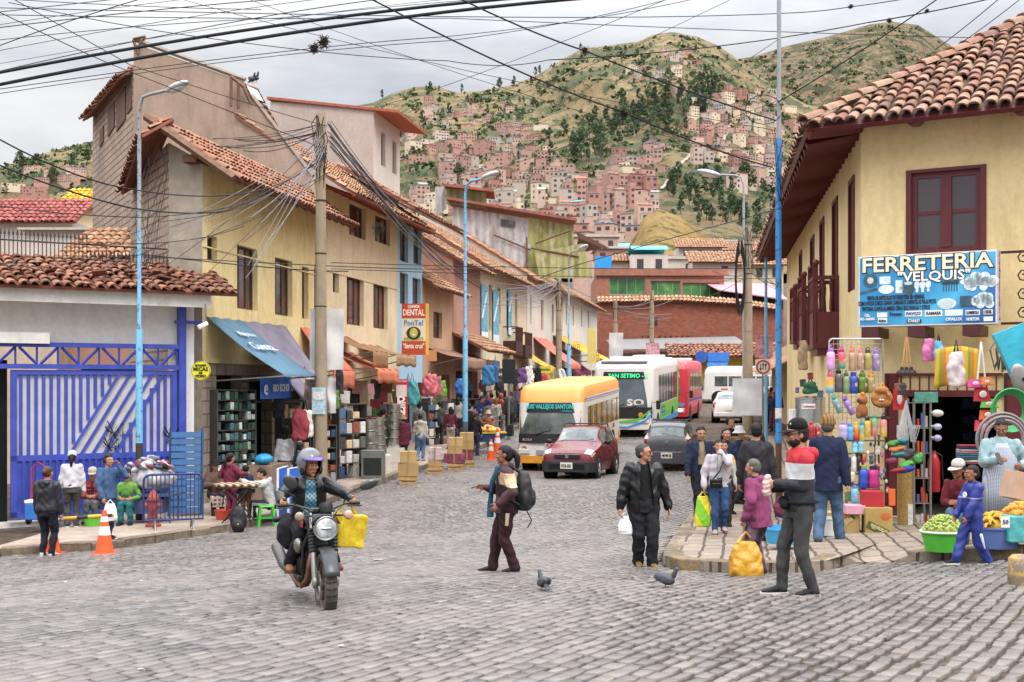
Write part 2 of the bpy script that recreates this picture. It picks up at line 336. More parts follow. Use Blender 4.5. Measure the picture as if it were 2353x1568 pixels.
def cobbles():
 th=math.atan2(.83,.56);c,s=math.cos(th),math.sin(th)
 cw,cl=.142,.205
 vs=[];fs=[];nv=0
 rng=np.random.default_rng(3)
 A=[]
 for j in np.arange(-40,75):
  pass
 lo,hi=-60,75
 rows=np.arange(lo,hi,cw)
 for r in rows:
  off=rng.uniform(0,cl);k=np.arange(-30,85,cl)+off
  k=k+rng.normal(0,.024,k.shape);L=np.diff(k);k=k[:-1]
  wob=.06*np.sin(k*.35+r*.2)+.03*np.sin(k*1.1+r)
  q=r+wob
  cxm=k+L/2
  X=cxm*c+q*s;Y=cxm*s-q*c
  A.append(np.stack([X,Y,L,np.full_like(L,cw)],-1))
 A=np.concatenate(A);X,Y=A[:,0],A[:,1]
 vis=(Y>6.8)&(Y<64)&(np.abs(X)<Y*.46+1.2)
 A=A[vis];X,Y=A[:,0],A[:,1]
 ok=(side(KL,X,Y)<-.08)&~((side(KR,X,Y)>-.1)&(Y>14.2)&(X>0))&(X>-11.5)
 ok&=~((X>4.1)&(Y>14.9)&(Y<21))&~((X>5.3)&(Y>13.75))&~((Y>40)&(X>5+(Y-40)*.2+4))
 A=A[ok];n=len(A);X,Y,L,Wd=A.T
 wear=.5+.5*np.sin(X*.55+1.2)*np.sin(Y*.4+.7)
 wear=np.clip(wear+np.clip((1.5-X)*.5,0,.6)*np.clip((16-Y)*.3,0,1)+np.where(Y>18,.2,0)-np.where((X>1)&(Y<12),.25,0),0,1)
 gap=.022-.013*wear+rng.uniform(0,.009,n);tilt=(.0054-.0044*wear)
 hx=np.clip(L/2-gap*.5,.04,None);hy=Wd/2-gap
 sq=rng.normal(0,.010,(n,4,2))
 base=gza(X,Y)+.012;hgt=.018+rng.normal(0,.5,n)*tilt
 tx,ty=rng.normal(0,1,n)*tilt*2.4,rng.normal(0,1,n)*tilt*3
 cor=np.array([(-1,-1),(1,-1),(1,1),(-1,1)],float)
 out=[]
 for sc,zz in((1.0,-.035),(1.0,-.006),(.86,.0)):
  lx=cor[None,:,0]*hx[:,None]-np.sign(cor[None,:,0])*(1-sc)*.07+sq[:,:,0];ly=cor[None,:,1]*hy[:,None]-np.sign(cor[None,:,1])*(1-sc)*.07+sq[:,:,1]
  Xw=X[:,None]+lx*c+ly*s;Yw=Y[:,None]+lx*s-ly*c
  zw=gza(Xw,Yw)+.012+hgt[:,None]+zz+lx*tx[:,None]+ly*ty[:,None]
  out.append(np.stack([Xw,Yw,zw],-1))
 Vv=np.concatenate(out,1).reshape(-1,3)
 pat=[(8,9,10,11)]
 for a in(0,4):
  for j in range(4):k2=(j+1)%4;pat.append((a+j,a+k2,a+4+k2,a+4+j))
 Fq=(np.array(pat)[None]+(np.arange(n)*12)[:,None,None]).reshape(-1,4)[:,::-1]
 me=bpy.data.meshes.new('cobbled_street');me.vertices.add(len(Vv));me.vertices.foreach_set('co',Vv.ravel())
 me.loops.add(Fq.size);me.loops.foreach_set('vertex_index',Fq.ravel());me.polygons.add(len(Fq));me.polygons.foreach_set('loop_start',np.arange(0,Fq.size,4));me.polygons.foreach_set('loop_total',np.full(len(Fq),4))
 me.update(calc_edges=True);me.validate()
 t=NT('cobble_stone');r=t.N('NewGeometry').outputs['Random Per Island']
 col=t.ramp(r,(0,H('524d4a')),(.3,H('5e5956')),(.55,H('67625e')),(.8,H('706a65')),(.97,H('79726c')),(1,H('74685f')))
 col=t.mix(.55,col,t.ramp(t.noise(11,6,.7),(.3,(.6,)*3),(.7,(1.25,)*3)),'MULTIPLY')
 big=t.noise(.45,5,.65)
 col=t.mix(t.math('MULTIPLY',t.ramp(big,(.42,(0,)*3),(.62,(1,)*3)),.45),col,H('7d736c'))
 wet=t.ramp(t.noise(.9,4,.6),(.35,(.26,)*3),(.65,(.5,)*3))
 m=t.done(col,wet,0,t.bump(t.math('ADD',t.noise(26,5,.7),t.math('MULTIPLY',t.noise(120,2),.3)),.55,.008),Specular_IOR_Level=.45)
 me.materials.append(m);o=bpy.data.objects.new('cobbled_street',me);COL.objects.link(o);fin(o,kind='structure')
 print('cobbles',n)
cobbles()
def pavement(name,poly,inner,m,nrow=8):
 b=MB();n=len(poly)
 def fn(i,j):
  a,c=poly[i],inner[i];x=a.x+(c.x-a.x)*j/nrow;y=a.y+(c.y-a.y)*j/nrow
  return(x,y,gz(x,y)+KH+random.uniform(-.006,.006))
 vs=[fn(i,j)for j in range(nrow+1)for i in range(n)]
 b.add(vs,[(j*n+i,j*n+i+1,(j+1)*n+i+1,(j+1)*n+i)for j in range(nrow)for i in range(n-1)])
 return fin(b.build(name,m,smooth=60),kind='structure')
def resample(poly,step):
 out=[poly[0]];carry=0
 for a,c in zip(poly,poly[1:]):
  L=(c-a).length;k=max(1,round(L/step))
  out+=[a.lerp(c,i/k)for i in range(1,k+1)]
 return out
def kerb(name,poly,m,step=.55,w=.2,off=1):
 pts=resample(poly,step);b=MB()
 for a,c in zip(pts,pts[1:]):
  d=V((c.x-a.x,c.y-a.y,0));L=d.length;ang=math.atan2(d.y,d.x);nrm=V((-d.y,d.x,0)).normalized()*off
  mid=(a+c)/2+nrm*(w/2+random.uniform(-.012,.012));z=gz(mid.x,mid.y)
  b.box((mid.x,mid.y,z+KH/2-.04+random.uniform(-.008,.01)),(L*.975,w*random.uniform(.94,1.05),KH+.1),(random.uniform(-.05,.05),random.uniform(-.015,.015)-math.atan2(c.z-a.z,L),ang+random.uniform(-.02,.02)))
 return fin(b.build(name,m,bevel=.022),kind='structure')
def slabmat():
 n=NT('pavement_slabs');v=n.mapv(n.co(),(1,1,1),(0,0,0),(0,0,R(-79)))
 d=n.N('VectorMath',operation='ADD',i0=v,i1=n.N('VectorMath',operation='SCALE',i0=n.N('TexNoise',Vector=n.co(),Scale=1.5).outputs['Color'],Scale=.12).outputs[0]).outputs[0]
 b=n.N('TexBrick',Vector=d,Color1=H('978878'),Color2=H('877a6e'),Mortar=H('54483f'),Scale=1.0,**{'Mortar Size':.022,'Mortar Smooth':.4,'Brick Width':.55,'Row Height':.3})
 col=n.mix(.6,b.outputs[0],n.ramp(n.noise(5,6,.7),(.3,(.55,)*3),(.7,(1.3,)*3)),'MULTIPLY')
 h=n.math('ADD',n.math('MULTIPLY',b.outputs[1],-1.4),n.noise(14,5,.7))
 return n.done(col,.75,0,n.bump(h,.8,.02),Specular_IOR_Level=.3)
def kerbmat(name,paint,amt):
 n=NT(name);c=n.ramp(n.noise(8,6,.7),(.3,H('5f5449')),(.7,H('8f8170')))
 c=n.mix(n.math('MULTIPLY',n.ramp(n.noise(4.5,6,.75),(.5,(0,)*3),(.6,(1,)*3)),amt),c,H(paint))
 r=n.N('NewGeometry').outputs['Random Per Island'];c=n.mix(1.0,c,n.ramp(r,(0,(.7,)*3),(1,(1.15,)*3)),'MULTIPLY')
 return n.done(c,.85,0,n.bump(n.noise(18,5,.7),.8,.025),Specular_IOR_Level=.25)
O1=P(465,880,27.0)
def FL(t):return V((O1.x+U.x*t,O1.y+U.y*t,0))
CR=P(1979,880,20.8)
UR=V((.168,1,0)).normalized();WR=V((UR.y,-UR.x,0))
FRD=V((math.cos(R(-29.5)),math.sin(R(-29.5)),0))
GA,GB=P(-160,880,23.7),P(458,880,26.6)
slab=slabmat()
n=NT('pavement_concrete');c_=n.ramp(n.noise(1.6,7,.7),(.3,H('8a7a6c')),(.55,H('a39385')),(.75,H('b5a698')))
c_=n.mix(.5,c_,n.ramp(n.noise(14,5,.7),(.3,(.65,)*3),(.7,(1.2,)*3)),'MULTIPLY')
pconc=n.done(c_,.9,0,n.bump(n.noise(25,5),.5,.01),Specular_IOR_Level=.2)
kl_in=[]
for p in KL:
 t=max(0,(p-V((O1.x,O1.y,p.z))).dot(U))
 if p.x<-6.2:f=min(1,max(0,(p.x-GA.x)/(GB.x-GA.x)));q=GA.lerp(GB,f);kl_in.append(V((q.x-.1,q.y+1.2,0)))
 else:q=FL(t);kl_in.append(q-W*.5)
pavement('pavement',KL,kl_in,pconc)
kerb('kerb',KL,kerbmat('kerb_stone','9a8a62',.25),.6,.22)
KR2=[G(x,y)for x,y in((2108,1297),(2180,1290),(2260,1288),(2353,1284),(2520,1276))]
ramp=[G(x,y)for x,y in((1970,1297),(2040,1299))]
def wall_r(p):
 if p.y>CR.y-.5 and p.x<CR.x:
  return V((CR.x,CR.y,0))+UR*max(0,(p-V((CR.x,CR.y,p.z))).dot(UR))+WR*.3
 return None
b=MB();edge=[]
for p in KR:edge.append((p,KH))
for p in ramp:edge.append((p,.03))
for p in KR2:edge.append((p,KH))
inn=[]
for p,h in edge:
 t=(V((p.x,p.y,0))-V((CR.x,CR.y,0))).dot(UR)
 if t>0:inn.append(V((CR.x,CR.y,0))+UR*t+WR*.3)
 else:
  s_=max(0,(V((p.x,p.y,0))-V((CR.x,CR.y,0))).dot(FRD));inn.append(V((CR.x,CR.y,0))+FRD*s_+V((.15,.3,0)))
NR=9;vs=[]
for j in range(NR+1):
 for(p,h),q in zip(edge,inn):
  x=p.x+(q.x-p.x)*j/NR;y=p.y+(q.y-p.y)*j/NR;hh=h+(KH-h)*min(1,j/3)
  vs.append((x,y,gz(x,y)+hh+random.uniform(-.004,.004)))
n_=len(edge);b.add(vs,[(j*n_+i,j*n_+i+1,(j+1)*n_+i+1,(j+1)*n_+i)for j in range(NR)for i in range(n_-1)])
lo_=[(e_[0].x,e_[0].y,gz(e_[0].x,e_[0].y)-.12)for e_ in edge];b.loft([lo_,vs[:n_]],close=False)
fin(b.build('pavement',slab,smooth=60),kind='structure')
km=kerbmat('kerb_stone_yellow','a8842f',.55)
kerb('kerb',KR[:7],kerbmat('kerb_stone_flat','b9a87f',.3),.5,.3,1)
kerb('kerb',KR[6:],km,.48,.24,1);kerb('kerb',KR2,km,.55,.24,1)
RIDGE=[(-400,470),(-100,410),(0,385),(60,365),(110,350),(210,325),(500,300),(860,236),(900,215),(950,200),(1000,197),(1050,213),(1100,210),(1180,195),(1240,170),(1300,132),(1340,112),(1400,105),(1470,95),(1500,80),(1545,74),(1600,84),(1650,105),(1700,140),(1760,185),(1850,240),(2100,290),(2600,330)]
RIDGE2=[(1400,330),(1600,210),(1690,137),(1740,128),(1800,108),(1900,85),(2000,56),(2050,50),(2110,58),(2170,96),(2260,150),(2353,190),(2700,260)]
BASE=[(-400,640),(0,600),(400,620),(1000,610),(1400,625),(2700,640)]
def lin(tab,x):return np.interp(x,[a for a,_ in tab],[b for _,b in tab])
def hnoise(x,y,s):
 return(np.sin(x*s*1.0+y*s*.7+1.3)+np.sin(x*s*2.1-y*s*1.7+.4)*.6+np.sin(x*s*4.3+y*s*3.9)*.33+np.sin(x*s*8.9-y*s*7.1+2)*.18)/2
def hillD(t,near=330.,far=1500.):return near+(far-near)*t**1.25
def hillP(x,t,near=330.,far=1500.,ridge=RIDGE):
 """a point of the hillside: bearing x, t from the foot (0) to the ridge (1)"""
 D=hillD(t,near,far);y=lin(BASE,x)+(lin(ridge,x)-lin(BASE,x))*t**.92
 Xw=(x-CX)/F*D
 k=np.clip(np.minimum(t*4,(1-t)*5),0,1)
 z=CZ+(HY-y)/F*D+hnoise(Xw,D,.012)*9*k*np.clip(D/600,.2,1.4)+hnoise(Xw+50,D,.05)*2.5*k
 g=np.abs(np.sin(Xw*.011+hnoise(Xw,D,.006)*1.6+D*.0015));z=z-(1-g)**3*22*k*np.clip(D/900,.3,2)-(1-np.abs(np.sin(Xw*.037+hnoise(Xw,D,.01)*2)))**3*8*k*np.clip(D/900,.3,2)
 return np.stack([Xw,D*np.ones_like(Xw),z],-1)
def hillmat(name,cols,ts=1.0):
 n=NT(name);co=n.co()
 a=n.noise(.0075*ts,8,.68);bshr=n.noise(.04*ts,8,.85);f=n.noise(.012*ts,6,.62,n.mapv(co,(1,1,1),(300,90,10)))
 c=n.ramp(bshr,(.3,H(cols[0])),(.5,H(cols[1])),(.7,H(cols[2])))
 c=n.mix(n.ramp(f,(.5,(0,)*3),(.56,(1,)*3)),c,n.ramp(bshr,(.35,H(cols[3])),(.65,H(cols[4]))))
 c=n.mix(n.ramp(n.noise(.055*ts,7,.75),(.53,(0,)*3),(.58,(1,)*3)),c,n.ramp(n.noise(.2*ts,4),(.35,H(cols[4])),(.7,H(cols[5]))))
 c=n.mix(n.ramp(n.noise(.011*ts,7,.7,n.mapv(co,(1,1,2.5),(77,3,1))),(.6,(0,)*3),(.66,(1,)*3)),c,H(cols[6]))
 return n.done(c,.95,0,n.bump(n.math('ADD',n.noise(.07*ts,8,.75),n.noise(.018*ts,4,.6,n.mapv(co,(1,1,.3)))),1.0,9.0),Specular_IOR_Level=.1)
def hill(name,ridge,near,far,x0,x1,m,nx=260,nt=110):
 xs=np.linspace(x0,x1,nx);b=MB();rows=[]
 for t in np.linspace(0,1,nt):rows.append(hillP(xs,np.full(nx,t),near,far,ridge))
 back=rows[-1].copy();back[:,1]*=1.25;back[:,0]*=1.25;back[:,2]=-10;rows.append(back)
 b.v=[tuple(p)for p in np.concatenate(rows)];nr=len(rows)
 b.f=[(j*nx+i,j*nx+i+1,(j+1)*nx+i+1,(j+1)*nx+i)for j in range(nr-1)for i in range(nx-1)];b.mi=[0]*len(b.f)
 return fin(b.build(name,m,smooth=80),kind='structure')
hm=hillmat('hill_dry_grass',['72634b','8f7d5e','a5926e','6b684e','5b5f46','4a523b','886a5c'])  # colours greyed and flattened so distance haze is part of them
hm2=hillmat('hill_red_earth',['5f5140','86725a','a38e74','5e5c44','4a5038','3c4430','8f5f54'],2.2)
hill('hill',RIDGE,330.,1500.,-260,2500,hm)
hill('hill',RIDGE2,900.,2600.,1450,2700,hm2,160,60)
leafm={}
for k,cs in dict(dark=('38483a','465840','576849'),mid=('3a4732','4c5a3d','626d4a'),far=('4c5c44','5f7050','74825a')).items():
 n=NT('leaves_'+k);r=n.N('NewGeometry').outputs['Random Per Island']
 c=n.mix(.4,n.ramp(r,(0,H(cs[0])),(.5,H(cs[1])),(1,H(cs[2]))),n.ramp(n.noise(.8,4),(.3,(.6,)*3),(.7,(1.3,)*3)),'MULTIPLY')
 leafm[k]=n.done(c,.9,0,None,Specular_IOR_Level=.15)
def crown_mesh(seed,h,w,nclump,leaf,tall=1.0):
 rg=np.random.default_rng(seed);b=MB()
 cl=[]
 for i in range(nclump):
  u=rg.uniform(.12,1);a=rg.uniform(0,2*PI);prof=math.sin(min(u*1.15,1)*PI*.86+.25)**.8 if tall<1.5 else math.sin(u*PI*.9+.2)
  rr=w*.5*prof*math.sqrt(rg.uniform(.1,1));cl.append((rr*math.cos(a),rr*math.sin(a),h*(.2+.8*u*.98),w*rg.uniform(.12,.22)))
 for x,y,z,r in cl:
  for q in range(22):
   d=rg.normal(0,1,3);d/=np.linalg.norm(d);p=V((x,y,z))+V(d)*r*rg.uniform(.6,1.05)
   a=V(rg.normal(0,1,3)).normalized()*leaf;c2=V(rg.normal(0,1,3)).normalized()*leaf
   b.add([p-a,p+c2*.6,p+a,p-c2*.6],[(0,1,2,3)])
 b.raw=1
 return b
def tree_proto(kind,seed,h,w,n,leaf,m):
 t=thing('tree','','tree',(0,0,-500))
 b=MB();b.tube([(0,0,-h*.04),(w*.02,0,h*.3),(0,w*.02,h*.7)],[h*.03,h*.02,h*.008],6);b.build('trunk',M['wood'],t)
 crown_mesh(seed,h,w,n,leaf,2 if h/w>2.4 else 1).build('crown',m,t)
 return t
def hp(x,y,near=330.,far=1500.,ridge=RIDGE):
 """hillside point seen at photo point (x, y)"""
 ts=np.linspace(0.0,1,400);pts=hillP(np.full(400,float(x)),ts,near,far,ridge);ys=HY-(pts[:,2]-CZ)/pts[:,1]*F
 i=int(np.argmax(ys<=y))if(ys<=y).any()else 399
 return V(pts[i])
protos=[tree_proto('tree',i,12,w,nn,lf,leafm[k])for i,(w,nn,lf,k)in enumerate([(5,26,.55,'dark'),(4,22,.5,'dark'),(8,30,.7,'mid'),(6,24,.6,'far'),(4.5,20,.5,'mid')])]
def plant(ki,x,y,hpx,lab,grp,first=[]):
 p=hp(x,y);sc=hpx/F*p.y/12
 return dup(protos[ki],p-V((0,0,.04*12*sc)),random.uniform(0,6),lab,sc)
zone=[((980,1250,200,260),18,'tree on the crest of the lower ridge',22),((860,1200,250,420),34,'tree among the scattered houses of the west slope',24),((1010,1400,400,600),34,'tree between brick houses low on the slope',30),((1330,1700,110,200),20,'small tree below the round summit',16),((1600,1800,260,520),22,'tree beside the pale stairway on the hill',26),((0,205,380,470),16,'tree on the dry slope above the yellow roof',34),((1700,1790,420,560),10,'tall dark eucalyptus beside the street pole on the slope',60)]
for(x0,x1,y0,y1),n,lab,hh in zone:
 for i in range(n):
  plant(random.randrange(5),random.uniform(x0,x1),random.uniform(y0,y1),hh*random.uniform(.6,1.3),lab,None)['group']='trees scattered over the hillside'
for x in(878,1061,1181,1230,1240):plant(1,x,float(lin(RIDGE,x))+5,26,'lone tree standing on the skyline of the ridge',None)['group']='trees on the skyline'
for i in range(120):
 u=random.random();x=1290+330*u+random.uniform(-60,60);y=345-115*u+random.gauss(0,26)+(20 if u<.3 else 0)
 plant(random.choice((0,0,1,3)),x,min(max(y,205),372),random.uniform(26,52),'eucalyptus in the dark wood across the middle of the hill',None)['group']='eucalyptus wood on the hill'
for i in range(34):
 plant(random.choice((0,0,1)),random.uniform(1535,1710),random.uniform(425,520),random.uniform(30,60),'bushy green tree in the grove below the stairway',None)['group']='grove low on the hill'
for t in protos:
 for c in list(t.children):bpy.data.objects.remove(c)
 bpy.data.objects.remove(t)
def scrub():
 b=MB();b.raw=1;rg=np.random.default_rng(5)
 for i in range(12500):
  h2=i>9500;x=rg.uniform(1680,2360)if h2 else rg.uniform(-20,2050);t=rg.uniform(.3,.985)if h2 else rg.uniform(.22,.985)**.8
  if hnoise(np.array(x*2.0),np.array(t*900),.02)<rg.uniform(-.8,.5):continue
  p=V((hillP(np.array([x]),np.array([t]),900.,2600.,RIDGE2)if h2 else hillP(np.array([x]),np.array([t])))[0]);r=rg.uniform(.9,3.4)*(.6+p.y/1500)
  for q in range(5):
   c=p+V((rg.uniform(-r,r),rg.uniform(-r,r),rg.uniform(0,r*.5)));a=V(rg.normal(0,1,3)).normalized()*r*.7;d=V(rg.normal(0,1,3)).normalized()*r*.6
   b.add([c-a,c+d,c+a,c-d],[(0,1,2,3)])
 fin(b.build('hillside_shrubs',leafm['mid']),'low green bushes dotted over the dry hillside','shrubs',kind='stuff')
scrub()
def housemat(i,cs):
 n=NT('hill_house_wall_%d'%i);r=n.N('ObjectInfo').outputs['Random'];c=n.ramp(r,*[(k/(len(cs)-1),H(q))for k,q in enumerate(cs)])
 c=n.mix(.6,c,n.ramp(n.noise(.9,6,.7),(.3,(.7,)*3),(.7,(1.2,)*3)),'MULTIPLY');c=n.mix(n.ramp(n.noise(.4,5,.7,n.mapv(n.co(),(1,1,.5))),(.5,(0,)*3),(.7,(.5,)*3)),c,H('a59a92'))
 return n.done(c,.95,0,n.bump(n.noise(4,3),.5,.05),Specular_IOR_Level=.1)
hb=[housemat(0,['ab8072','b89082','9f7568','c0a091','ab8577','96695e','bb988a']),housemat(1,['a2837a','b09487','96766c','b8a097','a88a7e','c4aea2']),housemat(2,['b8978a','c4a99a','a98678','cbb5a6','b39080'])]  # brick tones paled towards pink to put distance haze into the walls
hcol=[('brick',hb[0]),('brick',hb[1]),('pale brick',hb[2]),('brick',hb[0]),('cream',mat('cbb9a0',.9)),('grey',mat('a89c90',.9)),('pale brick',hb[2])]
rcol=[('flat roof',mat('8f8276',.95)),('rusty tin roof',mat('8c5f50',.8)),('grey tin roof',mat('a8a5a2',.6)),('tiled roof',mat('b1694f',.9)),('blue sheet roof',mat('5da0c0',.6)),('flat roof',mat('94857a',.95))]
hw=mat('40383a',.5)
def hill_house(x,y,wpx,lv,i):
 p=hp(x,y);w=max(wpx/F*p.y,3.5);d=w*random.uniform(.7,1.1);fl=2.7;h=lv*fl+random.uniform(0,.8)
 wi=random.randrange(len(hcol));ri=random.randrange(len(rcol));b=MB()
 b.bx(-w/2,w/2,-d/2,d/2,-6,h);b.m=1
 if ri in(1,2,3,4):
  e=.3;s_=random.choice((.3,.5,1.0,1.4));b.add([(-w/2-e,-d/2-e,h+.03),(w/2+e,-d/2-e,h+.03),(w/2+e,d/2+e,h+s_),(-w/2-e,d/2+e,h+s_),(-w/2-e,-d/2-e,h+.2),(w/2+e,-d/2-e,h+.2),(w/2+e,d/2+e,h+s_+.17),(-w/2-e,d/2+e,h+s_+.17)],[(0,3,2,1),(4,5,6,7),(0,1,5,4),(1,2,6,5),(2,3,7,6),(3,0,4,7)])
 else:
  b.bx(-w/2-.1,w/2+.1,-d/2-.1,d/2+.1,h+.01,h+.22)
  if random.random()<.6:
   b.m=0;q=random.uniform(-.2,.2)*w;b.bx(q-w*.22,q+w*.22,-d*.2,d*.4,h+.22,h+2.5);b.m=1;b.bx(q-w*.25,q+w*.25,-d*.25,d*.45,h+2.5,h+2.65)
  for sx in(-1,1):
   if random.random()<.5:b.bx(sx*w*.44-.12,sx*w*.44+.12,-d*.46,-d*.46+.24,h+.2,h+random.uniform(.8,1.6))
 b.m=2
 n=max(2,int(w/2.3))
 for k in range(lv):
  for j in range(n):
   if random.random()<(.78 if i%3 else.45):
    cx=-w/2+w*(j+.5)/n;z0=k*fl+.85;ww=min(.75,w/n*random.uniform(.2,.4))
    b.bx(cx-ww,cx+ww,-d/2-.04,-d/2+.05,z0,z0+1.25)
  for sx in(-1,1):
   if random.random()<.7:b.bx(sx*w/2-.04,sx*w/2+.04,-.6,.6,k*fl+.9,k*fl+2.1)
 o=b.build('house',[hcol[wi][1],rcol[ri][1],hw])
 put(o,p,random.uniform(-.6,.6)+random.choice((0,0,.5)))
 where=('high up' if y<230 else 'halfway up' if y<350 else 'at the hill foot' if y>440 else 'low down')
 side_='on the dry west hill' if x<300 else 'above the tin shed' if x<1200 else 'beneath the eucalyptus wood' if x<1500 else 'beside the stairway' if x<1790 else 'behind the corner shop roof'
 fin(o,'%s %s house with %s %s, %s'%(hcol[wi][0],('low','two-storey','three-storey','four-storey','five-storey')[lv-1],rcol[ri][0],where,side_),'house','hill houses, %s %s'%(where,side_))
HH=[((930,1330,440,520),44,(17,36),(1,3)),((1020,1320,385,440),34,(20,38),(1,3)),((1280,1520,450,560),40,(19,40),(1,4)),((1150,1480,520,600),26,(22,44),(1,3)),((920,1140,325,375),15,(24,44),(1,3)),((1150,1260,290,390),20,(18,34),(1,2)),((960,1180,235,300),20,(14,26),(1,2)),((1400,1560,330,420),14,(18,36),(1,2)),((1560,1790,215,300),40,(15,32),(1,3)),((1590,1790,300,380),30,(20,38),(1,3)),((1430,1560,165,195),9,(12,24),(1,2)),((1480,1620,120,170),8,(12,22),(1,2)),((1400,1500,400,470),10,(26,44),(1,2)),((0,200,380,460),7,(26,60),(1,3)),((1690,1790,380,440),12,(26,44),(1,3)),((1790,1830,250,560),8,(24,40),(1,3))]
k=0;placed=[]
for(x0,x1,y0,y1),n,ws,lv in HH:
 tries=0;got=0
 while got<n and tries<n*14:
  tries+=1;x,y=random.uniform(x0,x1),random.uniform(y0,y1);w=random.uniform(*ws)
  if any(abs(x-a)<(w+c)*.42 and abs(y-b_)<(w+c)*.2 for a,b_,c in placed):continue
  placed.append((x,y,w));hill_house(x,y,w,random.randint(*lv),k);k+=1;got+=1
print('houses',k)
def stairway(pts,wpx,lab):
 b=MB();q=[]
 for(xa,ya),(xb,yb)in zip(pts,pts[1:]):
  for i in range(14):q.append(hp(xa+(xb-xa)*i/14,ya+(yb-ya)*i/14))
 L_=[]
 for p in q:w=wpx/F*p.y/2;L_.append((p+V((-w,0,.5)),p+V((w,0,.5))))
 for(a,b2),(c,d)in zip(L_,L_[1:]):b.quad(a,b2,d,c)
 fin(b.build('stairway',mat('968a7c',.95,.2,.3)),lab,'stairway')
stairway([(1520,440),(1560,385),(1600,345)],9,'pale concrete stairway climbing the slope between green strips')
stairway([(1660,330),(1680,285),(1705,245)],8,'pale stairway climbing between brick houses high on the slope')
stairway([(1575,310),(1600,280),(1612,235)],5,'narrow pale path zigzagging up beside the eucalyptus wood')
def tiles(b,o,ax,up,L,Sl,tw=.21,tl=.36,jit=.012,lip=.018,thick=1):
 o,ax,up=V(o),V(ax).normalized(),V(up).normalized();nr=ax.cross(up).normalized()
 if nr.z<0:nr=-nr
 nu,nv=max(1,round(L/tw)),max(1,round(Sl/tl));tw,tl=L/nu,Sl/nv;r=tw*.5
 for j in range(nv):
  for i in range(nu):
   c=o+ax*(tw*(i+.5)+random.gauss(0,jit))+up*(tl*j+random.gauss(0,jit)-(.08 if j==0 else.03))+nr*(random.uniform(0,.015))
   d=(up+ax*random.gauss(0,.03)+nr*random.gauss(-.012,.012)).normalized();vs=[]
   for(s_,rr,e)in((0,r*.98,lip+.02),(tl*1.12,r*.8,lip-.012)):
    for k in range(6):
     a=PI*k/5;vs.append(c+d*s_+ax*(math.cos(a)*rr)+nr*(math.sin(a)*rr*.78+e))
   fs=[(k,k+1,k+7,k+6)for k in range(5)]
   if thick:
    for k in range(6):a=PI*k/5;vs.append(c+ax*(math.cos(a)*r*.78)+nr*(math.sin(a)*r*.56+lip+.018))
    fs+=[(k+1,k,k+12,k+13)for k in range(5)]
   b.add(vs,fs)
def roof(parent,o,ax,up,L,Sl,m='tile_far',tw=.22,tl=.38,th=.07,name='roof',**k):
 """sheathing slab with barrel tiles on it (local coordinates)"""
 o,ax,up=V(o),V(ax).normalized(),V(up).normalized();nr=ax.cross(up)
 if nr.z<0:nr=-nr
 b=MB();b.m=1;c=[o,o+ax*L,o+ax*L+up*Sl,o+up*Sl]
 b.add([p-nr*th for p in c]+[p-nr*.004 for p in c],[(0,1,2,3),(4,5,6,7),(0,1,5,4),(1,2,6,5),(2,3,7,6),(3,0,4,7)])
 b.m=0;tiles(b,o,ax,up,L,Sl,tw*.9,tl*.92,**k)
 return b.build(name,[M[m],k.get('under')or mat('7a4a3a',.9,.25,6)],parent,smooth=50)
